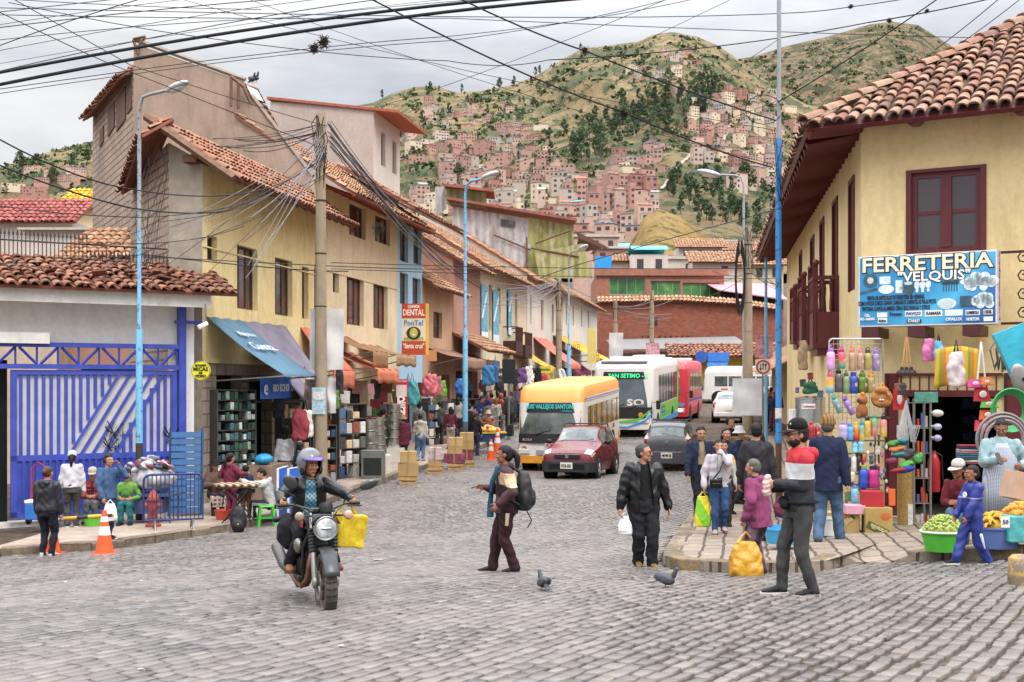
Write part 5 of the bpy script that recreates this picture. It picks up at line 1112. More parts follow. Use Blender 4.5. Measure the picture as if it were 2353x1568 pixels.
def person(label,x,y,top=None,h=None,yaw=0.0,up=0.0,at=None,group=None,sk='ad7d62',wd=.96,lean=0.0,pel=(0,0,.52),fl=(.055,0,.04),fr=(-.055,0,.04),hl=(.145,-.04,.475),hr=(-.145,-.04,.475),head=(0,0),tw=0.0,topc=None,loose=.005,hem=-.03,openf=0,shirt=None,hood=None,collar=None,legs='30303a',lloose=.006,skirt=None,shoe='262424',sole=None,hair=('short','1c1816'),hat=None,belly=0,beard=0,glasses=None,curl=.55,grip=(0,0),child=0,face=1,kneeh=(0,-1,0),elb=None,fold=.011,puffer=0,sleeves=1,hemsk=None):
 PN[0]+=1;seed=PN[0];random.seed(seed)
 p=at if at is not None else G(x,y,up)
 if h is None:h=(y-top)/F*p.y
 D=p.y;vox=(.0075 if D<17 else.0105 if D<25 else.015 if D<36 else.021)
 view=math.atan2(p.x,p.y)
 root=thing('person',label,'person',p,yaw-view*0,group)
 v=lambda q:V(q)*h
 pelv=v(pel);sp=Euler((-lean,0,0)).to_matrix()
 sp=Euler((lean,0,0)).to_matrix();tq=Matrix.Rotation(tw,3,'Z')
 T=lambda q:pelv+sp@(tq@(V(q)*h))
 hs=1.18 if child else 1.0
 shl,shr=T((.1*wd,0,.28)),T((-.1*wd,0,.28));neck=T((0,-.004,.31));hc=T((0,-.016,.402+.01*(hs-1)))
 hq=sp.lerp(Matrix.Identity(3),.5)@Euler((head[1],0,head[0])).to_matrix()if lean else Euler((head[1],0,head[0])).to_matrix()
 HP=lambda q:hc+hq@(V(q)*h*hs)
 arms=[]
 for s_,sh0,w_,e_ in((1,shl,v(hl),0),(-1,shr,v(hr),1)):
  hint=V((s_*.55,.75,-.35))if elb is None or elb[e_]is None else V(elb[e_])
  e,w2=ik(sh0,w_,.168*h,.15*h,hint);arms.append((s_,sh0,e,w2))
 lg=[]
 for s_,f_ in((1,v(fl)),(-1,v(fr))):
  hip=pelv+V((s_*.052*h*wd,0,-.015*h));k,a=ik(hip,f_,.24*h,.238*h,V(kneeh));lg.append((s_,hip,k,a))
 b=MB()
 b.ell(HP((0,.004,.012)),(.0475*h*hs,.058*h*hs,.06*h*hs),hq,16,12);b.ell(HP((0,-.013,-.03)),(.037*h*hs,.041*h*hs,.038*h*hs),hq,14,10)
 if D<26:
  b.cap(HP((0,-.055,.012)),HP((0,-.066,-.013)),.006*h,.0088*h,8);b.ell(HP((0,-.058,-.017)),(.0125*h,.009*h,.007*h),hq,8,6)
  for s_ in(-1,1):b.ell(HP((s_*.048,.006,-.004)),(.006*h,.012*h,.018*h),hq,8,6);b.ell(HP((s_*.022,-.046,-.012)),(.016*h,.012*h,.013*h),hq,8,6)
  b.ell(HP((0,-.049,.017)),(.034*h,.009*h,.008*h),hq,10,6);b.ell(HP((0,-.049,-.041)),(.018*h,.01*h,.008*h),hq,8,6);b.ell(HP((0,-.046,-.06)),(.015*h,.011*h,.01*h),hq,8,6)
 b.cap(neck-V((0,0,.03*h)),HP((0,.008,-.035)),.031*h,.03*h,12)
 b.loft([[T((math.cos(2*PI*j/14)*rx*wd,math.sin(2*PI*j/14)*ry,z))for j in range(14)]for z,rx,ry in((-.06,.07,.05),(.0,.078,.054),(.08,.07,.05),(.2,.08,.055),(.27,.074,.045),(.312,.033,.031))])
 for s_,hip,k,a in lg:b.cap(hip,k,.042*h*wd,.026*h);b.cap(k,a,.026*h,.019*h)
 for i,(s_,s0,e,w_)in enumerate(arms):
  b.cap(s0-V((s_*.012*h,0,.008*h)),e,.024*h,.021*h);b.cap(e,w_,.021*h,.0165*h)
  d=(w_-e).normalized();out=V((s_,0,0));pn=(out-d*out.dot(d));pn=pn.normalized()if pn.length>.1 else V((0,-1,0));side_=d.cross(pn)*(-s_)
  if side_.y>0:side_=-side_
  c=grip[i]or curl;pc=w_+d*.045*h
  b.ell(w_+d*.03*h,(.012*h,.024*h,.034*h),Matrix((pn,side_,d)).transposed(),10,8)
  for j,(o_,L_)in enumerate(((.018,.042),(.0065,.047),(-.005,.044),(-.016,.035))):
   r0=w_+d*.055*h+side_*o_*h;bd=lambda t:(d*math.cos(t)-pn*math.sin(t));t1=c*.9+.08*j;t2=c*1.9+.1*j;q1=r0+bd(t1)*L_*.5*h;q2=q1+bd(t2)*L_*.5*h
   b.cap(r0,q1,.0062*h,.0056*h,6);b.cap(q1,q2,.0056*h,.0045*h,6)
  t0=w_+d*.018*h+side_*.018*h;t1_=t0+(d*.6+side_*.7-pn*.35*c)*.026*h;b.cap(t0,t1_,.0075*h,.0065*h,6);b.cap(t1_,t1_+(d*.85+side_*.15-pn*.5*c)*.024*h,.0065*h,.005*h,6)
 body=link('body',remesh(b,vox,0,seed,3),skin(sk),root)
 if face and D<27:
  for s_ in(-1,1):
   e=MB();e.ell(HP((s_*.0195,-.0535,.0045)),(.0085*h*hs,.004*h,.0042*h*hs),hq,10,6);e.m=1;e.ell(HP((s_*.0195,-.0562,.0045)),(.0042*h*hs,.003*h,.0042*h*hs),hq,8,6);e.build('eye',[mat('cfc6bd',.4,.05),mat('17100d',.3,.05)],root,60)
   e=MB();e.cap(HP((s_*.009,-.058,.0175)),HP((s_*.03,-.0525,.0195)),.0032*h,.0022*h,6);e.build('eyebrow',mat(hair[1]if hair else '1c1816',.9),root,60)
  e=MB();e.ell(HP((0,-.0585,-.0375)),(.0145*h,.0045*h,.0028*h),hq,10,6);e.ell(HP((0,-.0575,-.0425)),(.0115*h,.0045*h,.0034*h),hq,10,6);e.build('mouth',mat('8a4a42',.5),root,60)
 if legs:
  b=MB();L_=lloose
  b.loft([[T((math.cos(2*PI*j/16)*(rx+L_)*h*wd/h,math.sin(2*PI*j/16)*(ry+L_+belly*.3),z))for j in range(16)]for z,rx,ry in((-.07,.085,.07),(-.03,.094,.074),(.03,.09,.068),(.075,.084,.062))])
  for s_,hip,k,a in lg:b.cap(hip,k,(.057+L_)*h*math.sqrt(wd),(.039+L_)*h);b.cap(k,a+(k-a)*.03,(.039+L_)*h,(.03+L_*1.2)*h)
  link('trousers',remesh(b,vox,fold,seed,3,26),legs if not isinstance(legs,str)else cloth(legs),root)
 if skirt:
  b=MB();kz=(lg[0][2]+lg[1][2])/2;an=(lg[0][3]+lg[1][3])/2;ends=[]
  c0=T((0,0,.07));c1=pelv-V((0,0,.03*h));sl_=skirt[1]
  rr=[(c0,.085,.065),(c1,.105,.09)]
  if abs(kz.z-pelv.z)<.2*h:rr+=[(kz+V((0,.02*h,0)),.12,.075),(kz.lerp(an,sl_)+V((0,.01*h,0)),.12,.075)]
  else:rr+=[(kz,.12,.1),(kz.lerp(an,sl_),.13,.11)]
  b.loft([[c+V((math.cos(2*PI*j/18)*rx*h*wd,math.sin(2*PI*j/18)*ry*h,0))for j in range(18)]for c,rx,ry in rr]);link('skirt',remesh(b,vox,fold*1.5,seed+3,3,6),skirt[0],root)
 for s_,hip,k,a in lg:
  f=(a-k);f=V((0,-1,0));fw=V((s_*.12,-1,0)).normalized();z0=a.z-.04*h;b=MB();b.m=0
  ax=V((0,0,1));lift=max(0,z0);base=V((a.x,a.y,z0));xx=V((-fw.y,fw.x,0));rings=[]
  pit=-math.atan2(lift,.15*h)*.6 if a.y>0 else 0
  for t,wx,hz in((-.032,.019,.03),(-.02,.024,.05),(.015,.025,.056),(.045,.027,.04),(.08,.029,.028),(.105,.025,.022),(.118,.012,.014)):
   c=base+fw*t*h;rings.append([c+xx*(wx*h*math.cos(2*PI*j/10))+ax*(.012*h+hz*h*(.5+.5*math.sin(2*PI*j/10))*.98)for j in range(10)])
  b.loft(rings);o=b.build('shoe',cloth(shoe,.6),root,60,sub=1 if D<18 else 0)
  b=MB();b.loft([[base+fw*t*h+xx*(wx*h*q)+ax*(zz*h)for q,zz in((-1,.001),(1,.001),(1.04,.017),(-1.04,.017))]for t,wx in((-.036,.018),(-.02,.026),(.02,.026),(.06,.029),(.09,.029),(.112,.02),(.122,.01))]);b.build('sole',mat(sole or '151414',.7),o)
 if topc:
  def torso(ex,hz,op=0):
   b=MB();lv=[(hz,.094,.074),(min(0,hz+.03),.095,.074),(.06,.089,.067),(.13,.09,.067),(.2,.096,.07),(.255,.096,.063),(.29,.075,.052),(.318,.045,.04)]
   b.loft([[T((math.cos(2*PI*j/18)*(rx+ex)*wd,math.sin(2*PI*j/18)*(ry+ex)-(belly*max(0,1-abs(z-.07)/.14)if math.sin(2*PI*j/18)<0 else 0),z))for j in range(18)]for z,rx,ry in lv]);return b
  def sleeve(b,ex):
   for s_,s0,e,w_ in arms:b.cap(s0-V((s_*.008*h,0,.008*h)),e,(.038+ex*.8)*h,(.03+ex*.8)*h);b.cap(e,w_-(w_-e)*.02,(.03+ex*.8)*h,(.023+ex*.6)*h)
  tm=topc if not isinstance(topc,str)else cloth(topc)
  if shirt:link('shirt',remesh(torso(-.004,max(hem,-.02)),vox,fold*.4,seed+9,3),shirt if not isinstance(shirt,str)else cloth(shirt),root)
  b=torso(loose,hem);sleeve(b,loose)if sleeves else None
  if puffer:
   for z in np.arange(hem+.02,.27,.042):b.loft([[T((math.cos(2*PI*j/18)*(rx+loose+q)*wd,math.sin(2*PI*j/18)*(.072+loose+q),z+zz))for j in range(18)]for zz,q,rx in((-.016,-.002,.097),(0,.011,.097),(.016,-.002,.097))])
   for s_,s0,e,w_ in arms:
    for t in(.15,.4,.65,.9):b.ell(s0.lerp(e,t),(.047*h,)*3,None,10,6);b.ell(e.lerp(w_,t),(.041*h,)*3,None,10,6)
  if hood=='down':b.cap(T((-.04,.06,.3)),T((.04,.06,.3)),.035*h,.035*h);b.ell(T((0,.065,.28)),(.055*h,.03*h,.05*h),None)
  if collar or hood:b.lathe([(.05*h,-.01*h),(.05*h,.03*h),(.036*h,.032*h),(.036*h,-.01*h)],T((0,.0,.3)),14)
  iT=(sp@tq).inverted();keep=None
  if openf:keep=lambda c:not((lambda q:q.y<0 and abs(q.x)+max(0,q.z/h-.27)*.0<openf*h*(.75+.5*(1-min(1,max(0,q.z/h/.3))))and q.z<.33*h)(iT@(c-pelv))and abs((iT@(c-pelv)).x)<.08*h)
  me=remesh(b,vox,fold,seed+5,3 if not puffer else 2,keep=keep);o=link('jacket' if openf or hood or collar or puffer else 'top',me,tm,root)
  if openf:q=o.modifiers.new('s','SOLIDIFY');q.thickness=-.012;q.offset=1
  if hood=='up':b=MB();b.ell(HP((0,.012,.012)),(.062*h,.068*h,.075*h),hq,14,10);link('hood',remesh(b,vox,fold*.6,seed,2,keep=lambda c:(hq.inverted()@(c-hc)).y>-.03*h),tm,root)
 if hair:
  b=MB();st,hcol_=hair;m_=mat(hcol_,.6,.35,40,.004,120,spec=.3)
  b.ell(HP((0,.01,.022)),(.0525*h*hs,.06*h*hs,.056*h*hs),hq,14,10)
  if st in('short','grey'):b.ell(HP((0,.022,.0)),(.05*h*hs,.048*h*hs,.05*h*hs),hq,12,8)
  if st=='curly':
   for i in range(26):a_=random.uniform(0,6.3);z_=random.uniform(-.02,.075);r_=.05*math.sqrt(max(.1,1-(z_/.085)**2));q=(r_*math.cos(a_),.012+r_*math.sin(a_)*1.1,z_);(b.ell(HP(q),.021*h,None,8,6)if not(q[1]<-.02 and q[2]<.045)else None)
  if st in('long','pony','plait'):
   b.ell(HP((0,.028,-.005)),(.05*h,.044*h,.055*h),hq,12,8)
  if st=='long':b.loft([[HP((0,.045,z))+V((math.cos(2*PI*j/12)*rx*h,math.sin(2*PI*j/12)*ry*h,0))for j in range(12)]for z,rx,ry in((.02,.045,.03),(-.05,.058,.03),(-.12,.056,.025),(-.18,.035,.016))])
  if st=='pony':b.ell(HP((0,.07,.02)),.02*h,None);b.tube([HP((0,.075,.02)),HP((0,.1,-.02)),HP((0.004,.1,-.08)),HP((.008,.085,-.14))],[.018*h,.026*h,.022*h,.007*h],8)
  if st=='plait':
   for s_ in(-1,1):b.tube([HP((s_*.04,.03,-.01)),HP((s_*.045,.05,-.06)),HP((s_*.04,.05,-.14))],[.02*h,.016*h,.008*h],8)
  if st=='bun':b.ell(HP((0,.07,.012)),.028*h,None);b.ell(HP((0,.02,0)),(.05*h,.048*h,.048*h),hq)
  fz=.043 if st!='grey' else.048
  kp=lambda c:(lambda q:not(q.y<-.012*h*hs and q.z<fz*h*hs-max(0,-q.y-.03*h)*.2))(hq.inverted()@(c-hc))
  link('hair',remesh(b,max(vox,.008),.0025,seed,1,60,keep=kp),m_,root)
 if beard:b=MB();b.ell(HP((0,-.018,-.036)),(.0405*h,.0435*h,.036*h),hq,12,8);link('beard',remesh(b,vox,.001,seed,1,60,keep=lambda c:(lambda q:q.z<-.028*h-max(0,-q.y-.05*h)*1.2 or(q.z<-.0*h and q.y>-.03*h))(hq.inverted()@(c-hc))),mat('191412',.8),root)
 if glasses:
  b=MB()
  for s_ in(-1,1):
   b.box(HP((s_*.02,-.062,.003)),(.03*h,.004*h,.02*h),hq);b.tube([HP((s_*.035,-.06,.006)),HP((s_*.051,-.02,.006)),HP((s_*.052,.006,.004))],.002*h,5)
  b.build('glasses',mat(glasses,.15,.05,spec=.7),root)
 if hat:
  k_,c=hat;m_=c if not isinstance(c,str)else cloth(c);b=MB()
  if k_=='cap':
   b.lathe([(.058*h*hs,0),(.06*h*hs,.03*h),(.052*h*hs,.058*h),(.03*h,.074*h),(.004*h,.079*h)],HP((0,.006,.022)),16,hq@V((0,-.06,1)))
   rr=[]
   for t in range(9):a_=PI*t/8;rr.append((HP((-.056*math.cos(a_),-.005-.05*math.sin(a_),.03)),HP((-.058*math.cos(a_),-.012-.112*math.sin(a_),.024-.012*math.sin(a_)))))
   o_=len(b.v);b.add([q for pr in rr for q in pr],[(2*i,2*i+1,2*i+3,2*i+2)for i in range(8)])
  elif k_=='beanie':b.lathe([(.058*h,-.006*h),(.064*h,0),(.064*h,.022*h),(.06*h,.024*h),(.058*h,.045*h),(.04*h,.07*h),(.008*h,.082*h)],HP((0,.008,.018)),18,hq@V((0,.12,1)))
  else:
   br=.105 if k_=='brim' else.09;dr=-.008 if k_=='brim' else-.03
   b.lathe([(br*h,dr*h),(br*h,dr*h+.004*h),(.06*h,.006*h),(.057*h,.045*h),(.045*h,.064*h),(.005*h,.068*h)],HP((0,.006,.03)),20,hq@V((0,.04,1)));b.add([HP((0,.006,.034))+V((math.cos(2*PI*j/20)*br*h,math.sin(2*PI*j/20)*br*h,dr*h))for j in range(20)],[tuple(range(20))])
  b.build('hat',m_,root,40,solid=.007,sub=1 if D<18 else 0)
 root['h']=h
 return dict(root=root,h=h,T=T,HP=HP,arms=arms,lg=lg,p=p,vox=vox,pelv=pelv,hq=hq)
def wpt(pr,q):return mw(pr['root'])@V(q)
def bag(label,name,cat,top_,size,m,rz=0,handle=.12,seed=1,group=None,full=.75):
 """soft carrier bag hanging from a hand at world point top_"""
 t=thing(name,label,cat,V(top_)-V((0,0,size[2]+handle)),rz,group);b=MB();w,d,hh=size
 b.loft([[(math.copysign(abs(math.cos(a))**.6,math.cos(a))*w/2*q,math.copysign(abs(math.sin(a))**.6,math.sin(a))*d/2*q2,z)for a in[2*PI*j/20+.01 for j in range(20)]]for z,q,q2 in((.0,.75,.6),(.03*hh,.95,.9),(.25*hh,1,1),(.55*hh,.95,full),(.8*hh,.8,full*.7),(hh,.62,full*.45))])
 link('bag_body',remesh(b,min(size)/16,min(size)*.035,seed,1,30/size[2]*.35),m,t)
 b=MB()
 for s_ in(-1,1):b.tube([(s_*w*.26,d*.12*s_,hh*.95),(s_*w*.12,0,hh+handle*.6),(0,0,hh+handle+.012)],[w*.07,w*.035,w*.03],6)
 b.build('handle',m,t,60);return t
black_leather=mat('0d0d0f',.36,.3,6,.01,22,spec=.4)
denim=lambda c:mat(desat(c,.72,.86),.9,.35,5,.003,90,spec=.15)
m1=person('bearded man in black cap and red, white and navy jacket holding a clear bag',1838,1370,968,yaw=R(-82),fl=(.055,.06,.04),fr=(-.05,-.09,.04),hl=(.02,-.15,.645),hr=(-.05,-.145,.61),elb=(V((.3,.8,-.6)),V((-.3,.8,-.6))),topc=bands('jacket_red_white_navy',1.75,[(0,'141418'),(.53,'1d1f28'),(.668,'c4c1bf'),(.758,'b01f2c')],front=(-.09,'1a1c24')),hood='down',loose=.009,legs=denim('4c4a4a'),lloose=.002,shoe='1c1c1e',sole='d8d2cc',hat=('cap','1b1b1f'),beard=1,glasses='2a2020',grip=(.9,.9),hem=-.03,fold=.007,wd=1.05)
h_=m1['h'];b=MB();b.cap((0,0,-.06),(0,0,.06),.05,.045);t=thing('plastic_bag','crumpled clear plastic bag of snacks held by the bearded man','bag',wpt(m1,V((-.01,-.19,.635))*h_));link('bag_body',remesh(b,.008,.009,3,1,60),mat('c9a79f',.25,.3,30,spec=.6),t)
b=MB();b.cap(m1['T']((-.06,-.075,.02)),m1['T']((.02,-.1,.005)),.055,.05);t=thing('waist_bag','black waist bag strapped round the bearded man','bag',m1['p'],m1['root'].rotation_euler.z);link('pouch',remesh(b,.008,.004,3),cloth('1a1a1c'),t)
b=MB();b.tube([m1['T']((math.cos(a/12*2*PI)*.113,math.sin(a/12*2*PI)*.096,.02))for a in range(13)],.012,5);b.build('strap',cloth('1a1a1c'),t)
b=MB()
for q,c in(((.03,-.052,.062),0),((-.03,-.05,.06),1)):b.m=c;b.ell(m1['HP'](q),(.016,.01,.014),None,8,6)
o=b.build('cap_badge',[mat('5aa04a',.5),mat('c32430',.5)],m1['root'],40)
m2=person('grey-haired elder in magenta fleece seen from behind, carrying a yellow bag',1745,1325,1052,yaw=R(-128),lean=R(6),pel=(0,0,.515),head=(.1,.1),hl=(.15,-.06,.5),hr=(-.15,-.04,.46),topc='9c3468',hood='down',loose=.022,hem=-.1,legs=pattern('striped_purple_cloth','3a2a3c','4a3548','6a5566',9,'stripe'),lloose=.012,shoe='1a1818',hair=('grey','55504c'),grip=(0,1),wd=1.1)
b=MB();b.lathe([(.062*m2['h'],-.01),(.066*m2['h'],.03),(.045*m2['h'],.045),(.04*m2['h'],-.01)],m2['T']((0,.012,.305)),14);link('scarf',remesh(b,.01,.004,2),cloth('3c2c4a'),m2['root'])
amber=NT('amber_plastic');amber=amber.done(amber.ramp(amber.noise(14,5),(.3,H('b07c1a')),(.7,H('cc9c34'))),.35,0,amber.bump(amber.noise(20,4),.6,.02),Specular_IOR_Level=.5)
bag('full amber plastic bag hanging beside the magenta fleece','carrier_bag','bag',P(1714,1225,m2['p'].y-.1),(.4,.26,.42),amber,.1,.1,2,full=.8)
m3=person('man in open black leather jacket and sunglasses, head turned to the shop',1478,1306,1018,yaw=R(8),hl=(.2,-.03,.475),hr=(-.2,-.02,.47),fl=(.06,-.04,.04),fr=(-.03,.05,.045),head=(R(62),0),topc=black_leather,shirt='1b1a1c',openf=.05,collar=1,loose=.022,hem=-.07,legs=cloth('23242c'),lloose=.014,shoe='8a6a2c',sole='3a2c1a',hair=('grey','3d3a38'),glasses='2a1614',belly=.03,wd=1.15,sk='b07a62',grip=(.5,.9))
wb_=mat('d9d8d8',.35,.12,12,.004,30,spec=.5)
bag('small knotted white plastic bag in the hand of the leather jacket man','carrier_bag','bag',P(1437,1178,m3['p'].y-.05),(.2,.14,.24),wb_,0,.05,5)
m4=person('woman in pale lilac cardigan covering her mouth with one hand',1652,1226,1009,yaw=R(-4),fl=(.05,.03,.06),fr=(-.045,-.07,.04),hl=(.0,-.12,.87),hr=(-.16,-.05,.5),topc='cfc3c8',shirt='e2dcd8',openf=.025,loose=.012,hem=-.03,legs=denim('2f5590'),lloose=.004,shoe='b9a9a4',sole='8a4a44',hair=('bun','1a1413'),head=(.05,.1),wd=1.08,up=KH,grip=(.4,.9),elb=(V((.8,-.1,-.9)),None))
gy=NT('green_yellow_bag');s_=gy.N('SeparateXYZ',Vector=gy.co());w_=gy.math('SINE',gy.math('ADD',gy.math('MULTIPLY',s_.outputs[0],16),gy.math('MULTIPLY',s_.outputs[2],9)))
gy=gy.done(gy.ramp(gy.math('ADD',gy.math('MULTIPLY',w_,.5),.5),(.45,H('d9c62c')),(.55,H('78b52c'))),.4,0,gy.bump(gy.noise(18,4),.5,.015))
bag('tall yellow and green shopping bag in the hand of the cardigan woman','shopping_bag','bag',P(1615,1132,m4['p'].y-.05),(.27,.13,.5),gy,0,.06,8,full=.9)
b=MB();b.box((0,0,0),(.2,.08,.15));b.box((0,-.05,-.02),(.15,.03,.08));t=thing('shoulder_bag','small black shoulder bag worn across the lilac cardigan','bag',P(1645,1112,m4['p'].y-.24));b.build('pouch',black_leather,t,bevel=.02)
b=MB();b.tube([(-.06,.0,.06),(.06,-.01,.2),(.14,.05,.38),(.2,.12,.52)],.012,5);b.build('strap',black_leather,t)
m5=person('man in open navy jacket over beige jumper, looking down as he walks',1610,1196,979,yaw=R(4),up=KH*.6,fl=(.045,.05,.05),fr=(-.05,-.06,.04),hr=(-.16,-.08,.48),head=(0,R(14)),topc='232c4c',shirt='a8906a',openf=.042,collar=1,loose=.016,hem=-.04,legs=cloth('22222a'),shoe='1a1818',hair=('short','1b1817'),wd=1.08)
person('long-haired man in dark blue hooded top behind the cardigan woman',1668,1156,962,at=V((PX(1668,22.5),22.5,gz(PX(1668,22.5),22.5)+KH)),h=1.66,yaw=R(10),topc='27325c',hood='down',legs='2a2c38',hair=('long','17130f'))
person('older woman in grey top with yellow scarf just behind the cardigan woman',1660,1180,at=V((PX(1662,20.4),20.4,gz(PX(1662,20.4),20.4)+KH)),h=1.5,yaw=R(-6),topc=bands('grey_yellow',1.5,[(0,'a8a39c'),(.74,'c79a2a'),(.8,'b5aea6')]),legs='3a3a44',hair=('bun','241d1a'))
m8=person('man in tan brown jacket and jeans walking away',1700,1147,975,yaw=R(178),up=KH,fl=(.05,.05,.05),fr=(-.05,-.05,.04),topc='7d5a34',collar=1,loose=.016,hem=-.02,legs=denim('2b4672'),hair=('short','15120f'),wd=1.08)
person('person in a white sun hat among the crowd by the pole',1696,1130,at=V((PX(1697,24.5),24.5,gz(PX(1697,24.5),24.5)+KH)),h=1.6,yaw=R(60),topc='26375f',legs='33333c',hair=('short','15120f'),hat=('bucket','d9d6d2'))
person('young man with a black fringe at the back of the crowd',1676,1120,at=V((PX(1676,27.5),27.5,gz(PX(1676,27.5),27.5)+KH)),h=1.72,yaw=R(40),topc='22222a',legs='2a2a30',hair=('short','0f0d0c'))
person('tall man in charcoal wool jacket with his back turned',1738,1215,at=V((PX(1738,17.8),17.8,gz(PX(1738,17.8),17.8)+KH)),h=1.8,yaw=R(160),topc='36343a',collar=1,loose=.016,hem=-.05,legs='26262c',hair=('short','131110'),head=(.15,0))
person('bent person in dark top carrying a dark bundle beside the pole',1752,1190,at=V((PX(1750,21),21,gz(PX(1750,21),21)+KH)),h=1.62,yaw=R(190),lean=R(8),topc='2a2c34',legs='3a3440',hair=('long','14110f'))
m12=person('man in navy blazer, jeans and knitted brown beanie walking away past the bottles',1902,1252,957,yaw=R(158),up=KH*.6,fl=(.06,.1,.06),fr=(-.08,-.1,.04),hl=(.15,-.06,.5),hr=(-.15,.02,.47),topc='1f2a4e',collar=1,loose=.018,hem=-.1,legs=denim('4a6c94'),lloose=.01,shoe='5c483c',sole='3a2c24',hair=('grey','4b4643'),hat=('beanie',pattern('knit_brown','5a3f22','76542c','8a6636',20,'stripe')),fold=.007)
m13=person('boy in royal blue tracksuit with white flashes walking past the fruit',2236,1302,1072,yaw=R(-78),child=1,fl=(.045,.14,.06),fr=(-.045,-.17,.04),hl=(.09,-.13,.5),hr=(-.09,-.13,.5),topc=bands('tracksuit_blue',1.25,[(0,'22307a'),(.635,'848ab0'),(.647,'22307a'),(.77,'1c2a6a')],.45),collar=1,loose=.02,hem=-.03,legs=mat('25347a',.45,.2,6,.004,40),lloose=.014,shoe='17171a',sole='c9c6c4',hair=('short','17120f'),sk='8f5f47',fold=.009)
for s_ in(0,1):
 lg=m13['lg'][s_];b=MB();b.cap(lg[1].lerp(lg[2],.75)+V((lg[0]*.075,0,0)),lg[2].lerp(lg[3],.35)+V((lg[0]*.062,0,0)),.018,.008);b.build('white_flash',mat('d8dae4',.5),m13['root'],60)
b=MB();b.cyl(m13['T']((.02,-.1,.2)),m13['T']((.02,-.112,.2)),.035);b.build('crest',mat('d0d2e0',.5),m13['root'])
m16=person('woman in maroon and cream tracksuit walking with a phone and a black rucksack',1163,1318,1022,yaw=R(-84),fl=(.05,.07,.045),fr=(-.045,-.1,.04),hl=(.15,-.07,.55),hr=(-.05,-.16,.665),elb=(V((.5,.9,-.3)),V((-.3,.7,-.7))),head=(R(-8),R(4)),topc=bands('tracksuit_maroon_cream',1.62,[(0,'3c1c24'),(.7,'cbb08c'),(.8,'3c1c24')],.7,.15),collar=1,loose=.016,hem=-.05,legs=cloth('3a1d23'),lloose=.008,shoe='1f1d1d',sole='b59a7c',hair=('pony','120e0d'),sk='8f5f49',grip=(.7,.5))
b=MB();b.box(wpt(m16,V((-.045,-.225,.675))*m16['h']),(.15,.075,.012),(0,-.3,.1));fin(b.build('phone',mat('2a2c2e',.2),None,bevel=.004),'dark phone held out by the woman with the rucksack','phone')
t=thing('rucksack','big black rucksack on the back of the maroon tracksuit woman','bag',m16['p'],m16['root'].rotation_euler.z);b=MB();T=m16['T']
b.loft([[T((math.copysign(abs(math.cos(a))**.7,math.cos(a))*w,.135+math.copysign(abs(math.sin(a))**.7,math.sin(a))*d,z))for a in[2*PI*j/18+.01 for j in range(18)]]for z,w,d in((-.03,.07,.04),(-.01,.095,.062),(.1,.1,.066),(.2,.092,.058),(.26,.06,.04),(.275,.03,.02))]);b.ell(T((0,.2,.07)),(.12,.05,.12),None);b.ell(T((.09,.14,.06)),(.05,.06,.1),None);link('pack',remesh(b,.009,.005,4),mat('202124',.6,.2,8,.004,40),t)
b=MB()
for s_ in(-1,1):b.tube([T((s_*.07,.1,.27)),T((s_*.075,.02,.325)),T((s_*.08,-.085,.25)),T((s_*.1,-.06,.1)),T((s_*.095,.09,.02))],.022,6)
b.build('shoulder_strap',mat('1a1a1c',.8),t,60);b=MB();b.tube([T((.05,.15,-.02)),T((.08,.19,-.1)),T((.06,.16,-.16))],.008,5);b.build('loose_strap',mat('1a1a1c',.8),t)
b=MB();b.box(T((.045,.262,.12)),(.07,.01,.045));b.build('label_patch',mat('b99a6c',.7),t)
b=MB();b.tube([T((-.03,-.06,.31)),T((-.05,-.1,.2)),T((-.06,-.115,.05)),T((-.05,-.12,-.09))],[.03,.035,.035,.05],8);b.tube([T((.03,-.06,.31)),T((.0,-.1,.2)),T((-.02,-.118,.1))],[.03,.03,.03],8);link('scarf',remesh(b,.009,.006,2),cloth('1f5a78'),m16['root'])
b=MB()
for s_,hip,k,a in m16['lg']:b.quad(*[hip.lerp(k,q)+V((s_*.078*m16['h']/1.0,e_,0))for q,e_ in((.1,-.025),(.1,.025),(.5,.02),(.5,-.02))])
b.build('cream_panel',cloth('c2a684'),m16['root'],solid=.01)
m14=person('seated vendor in red jumper and white cap behind the grapes',2200,1240,at=V((PX(2205,15.6),15.6,gz(PX(2205,15.6),15.6)+KH)),h=1.55,yaw=R(-28),pel=(0,0,.24),fl=(.07,-.2,.04),fr=(-.07,-.2,.04),hl=(.02,-.2,.36),hr=(-.03,-.2,.36),topc='7e1c2a',legs=denim('5b7ba6'),hair=('long','14100e'),hat=('cap','d8cfc2'),lean=R(12),head=(R(-28),0),sk='8a5a44')
m15=person('vendor in pale blue jumper and checked apron looking at her phone',2296,1290,at=V((PX(2300,15.3),15.3,gz(PX(2300,15.3),15.3)+KH)),h=1.6,yaw=R(-14),hl=(.13,-.14,.63),hr=(-.06,-.18,.67),head=(R(-10),R(24)),topc='8fb4b8',legs=denim('5b7ba6'),hair=('pony','17120f'),wd=1.2,belly=.015,sk='8a5a44',loose=.016,grip=(.4,.7),collar=1)
b=MB();T=m15['T'];b.loft([[T((math.cos(PI+PI*j/12)*rx*1.2,math.sin(PI+PI*j/12)*ry-.012,z))for j in range(13)]for z,rx,ry in((-.28,.12,.13),(-.1,.125,.12),(.0,.12,.12),(.08,.112,.106),(.16,.1,.1),(.24,.07,.09),(.28,.05,.075))],close=False,caps=False)
b.build('apron',pattern('check_apron','4a5468','7d879a','b0b4bc',60,'check'),m15['root'],60,solid=.012)
b=MB();b.box(wpt(m15,V((-.05,-.235,.69))*1.6),(.075,.012,.15),(-.5,0,.4));fin(b.build('phone',mat('3a3230',.2),None,bevel=.004),'phone in the hand of the apron vendor','phone')
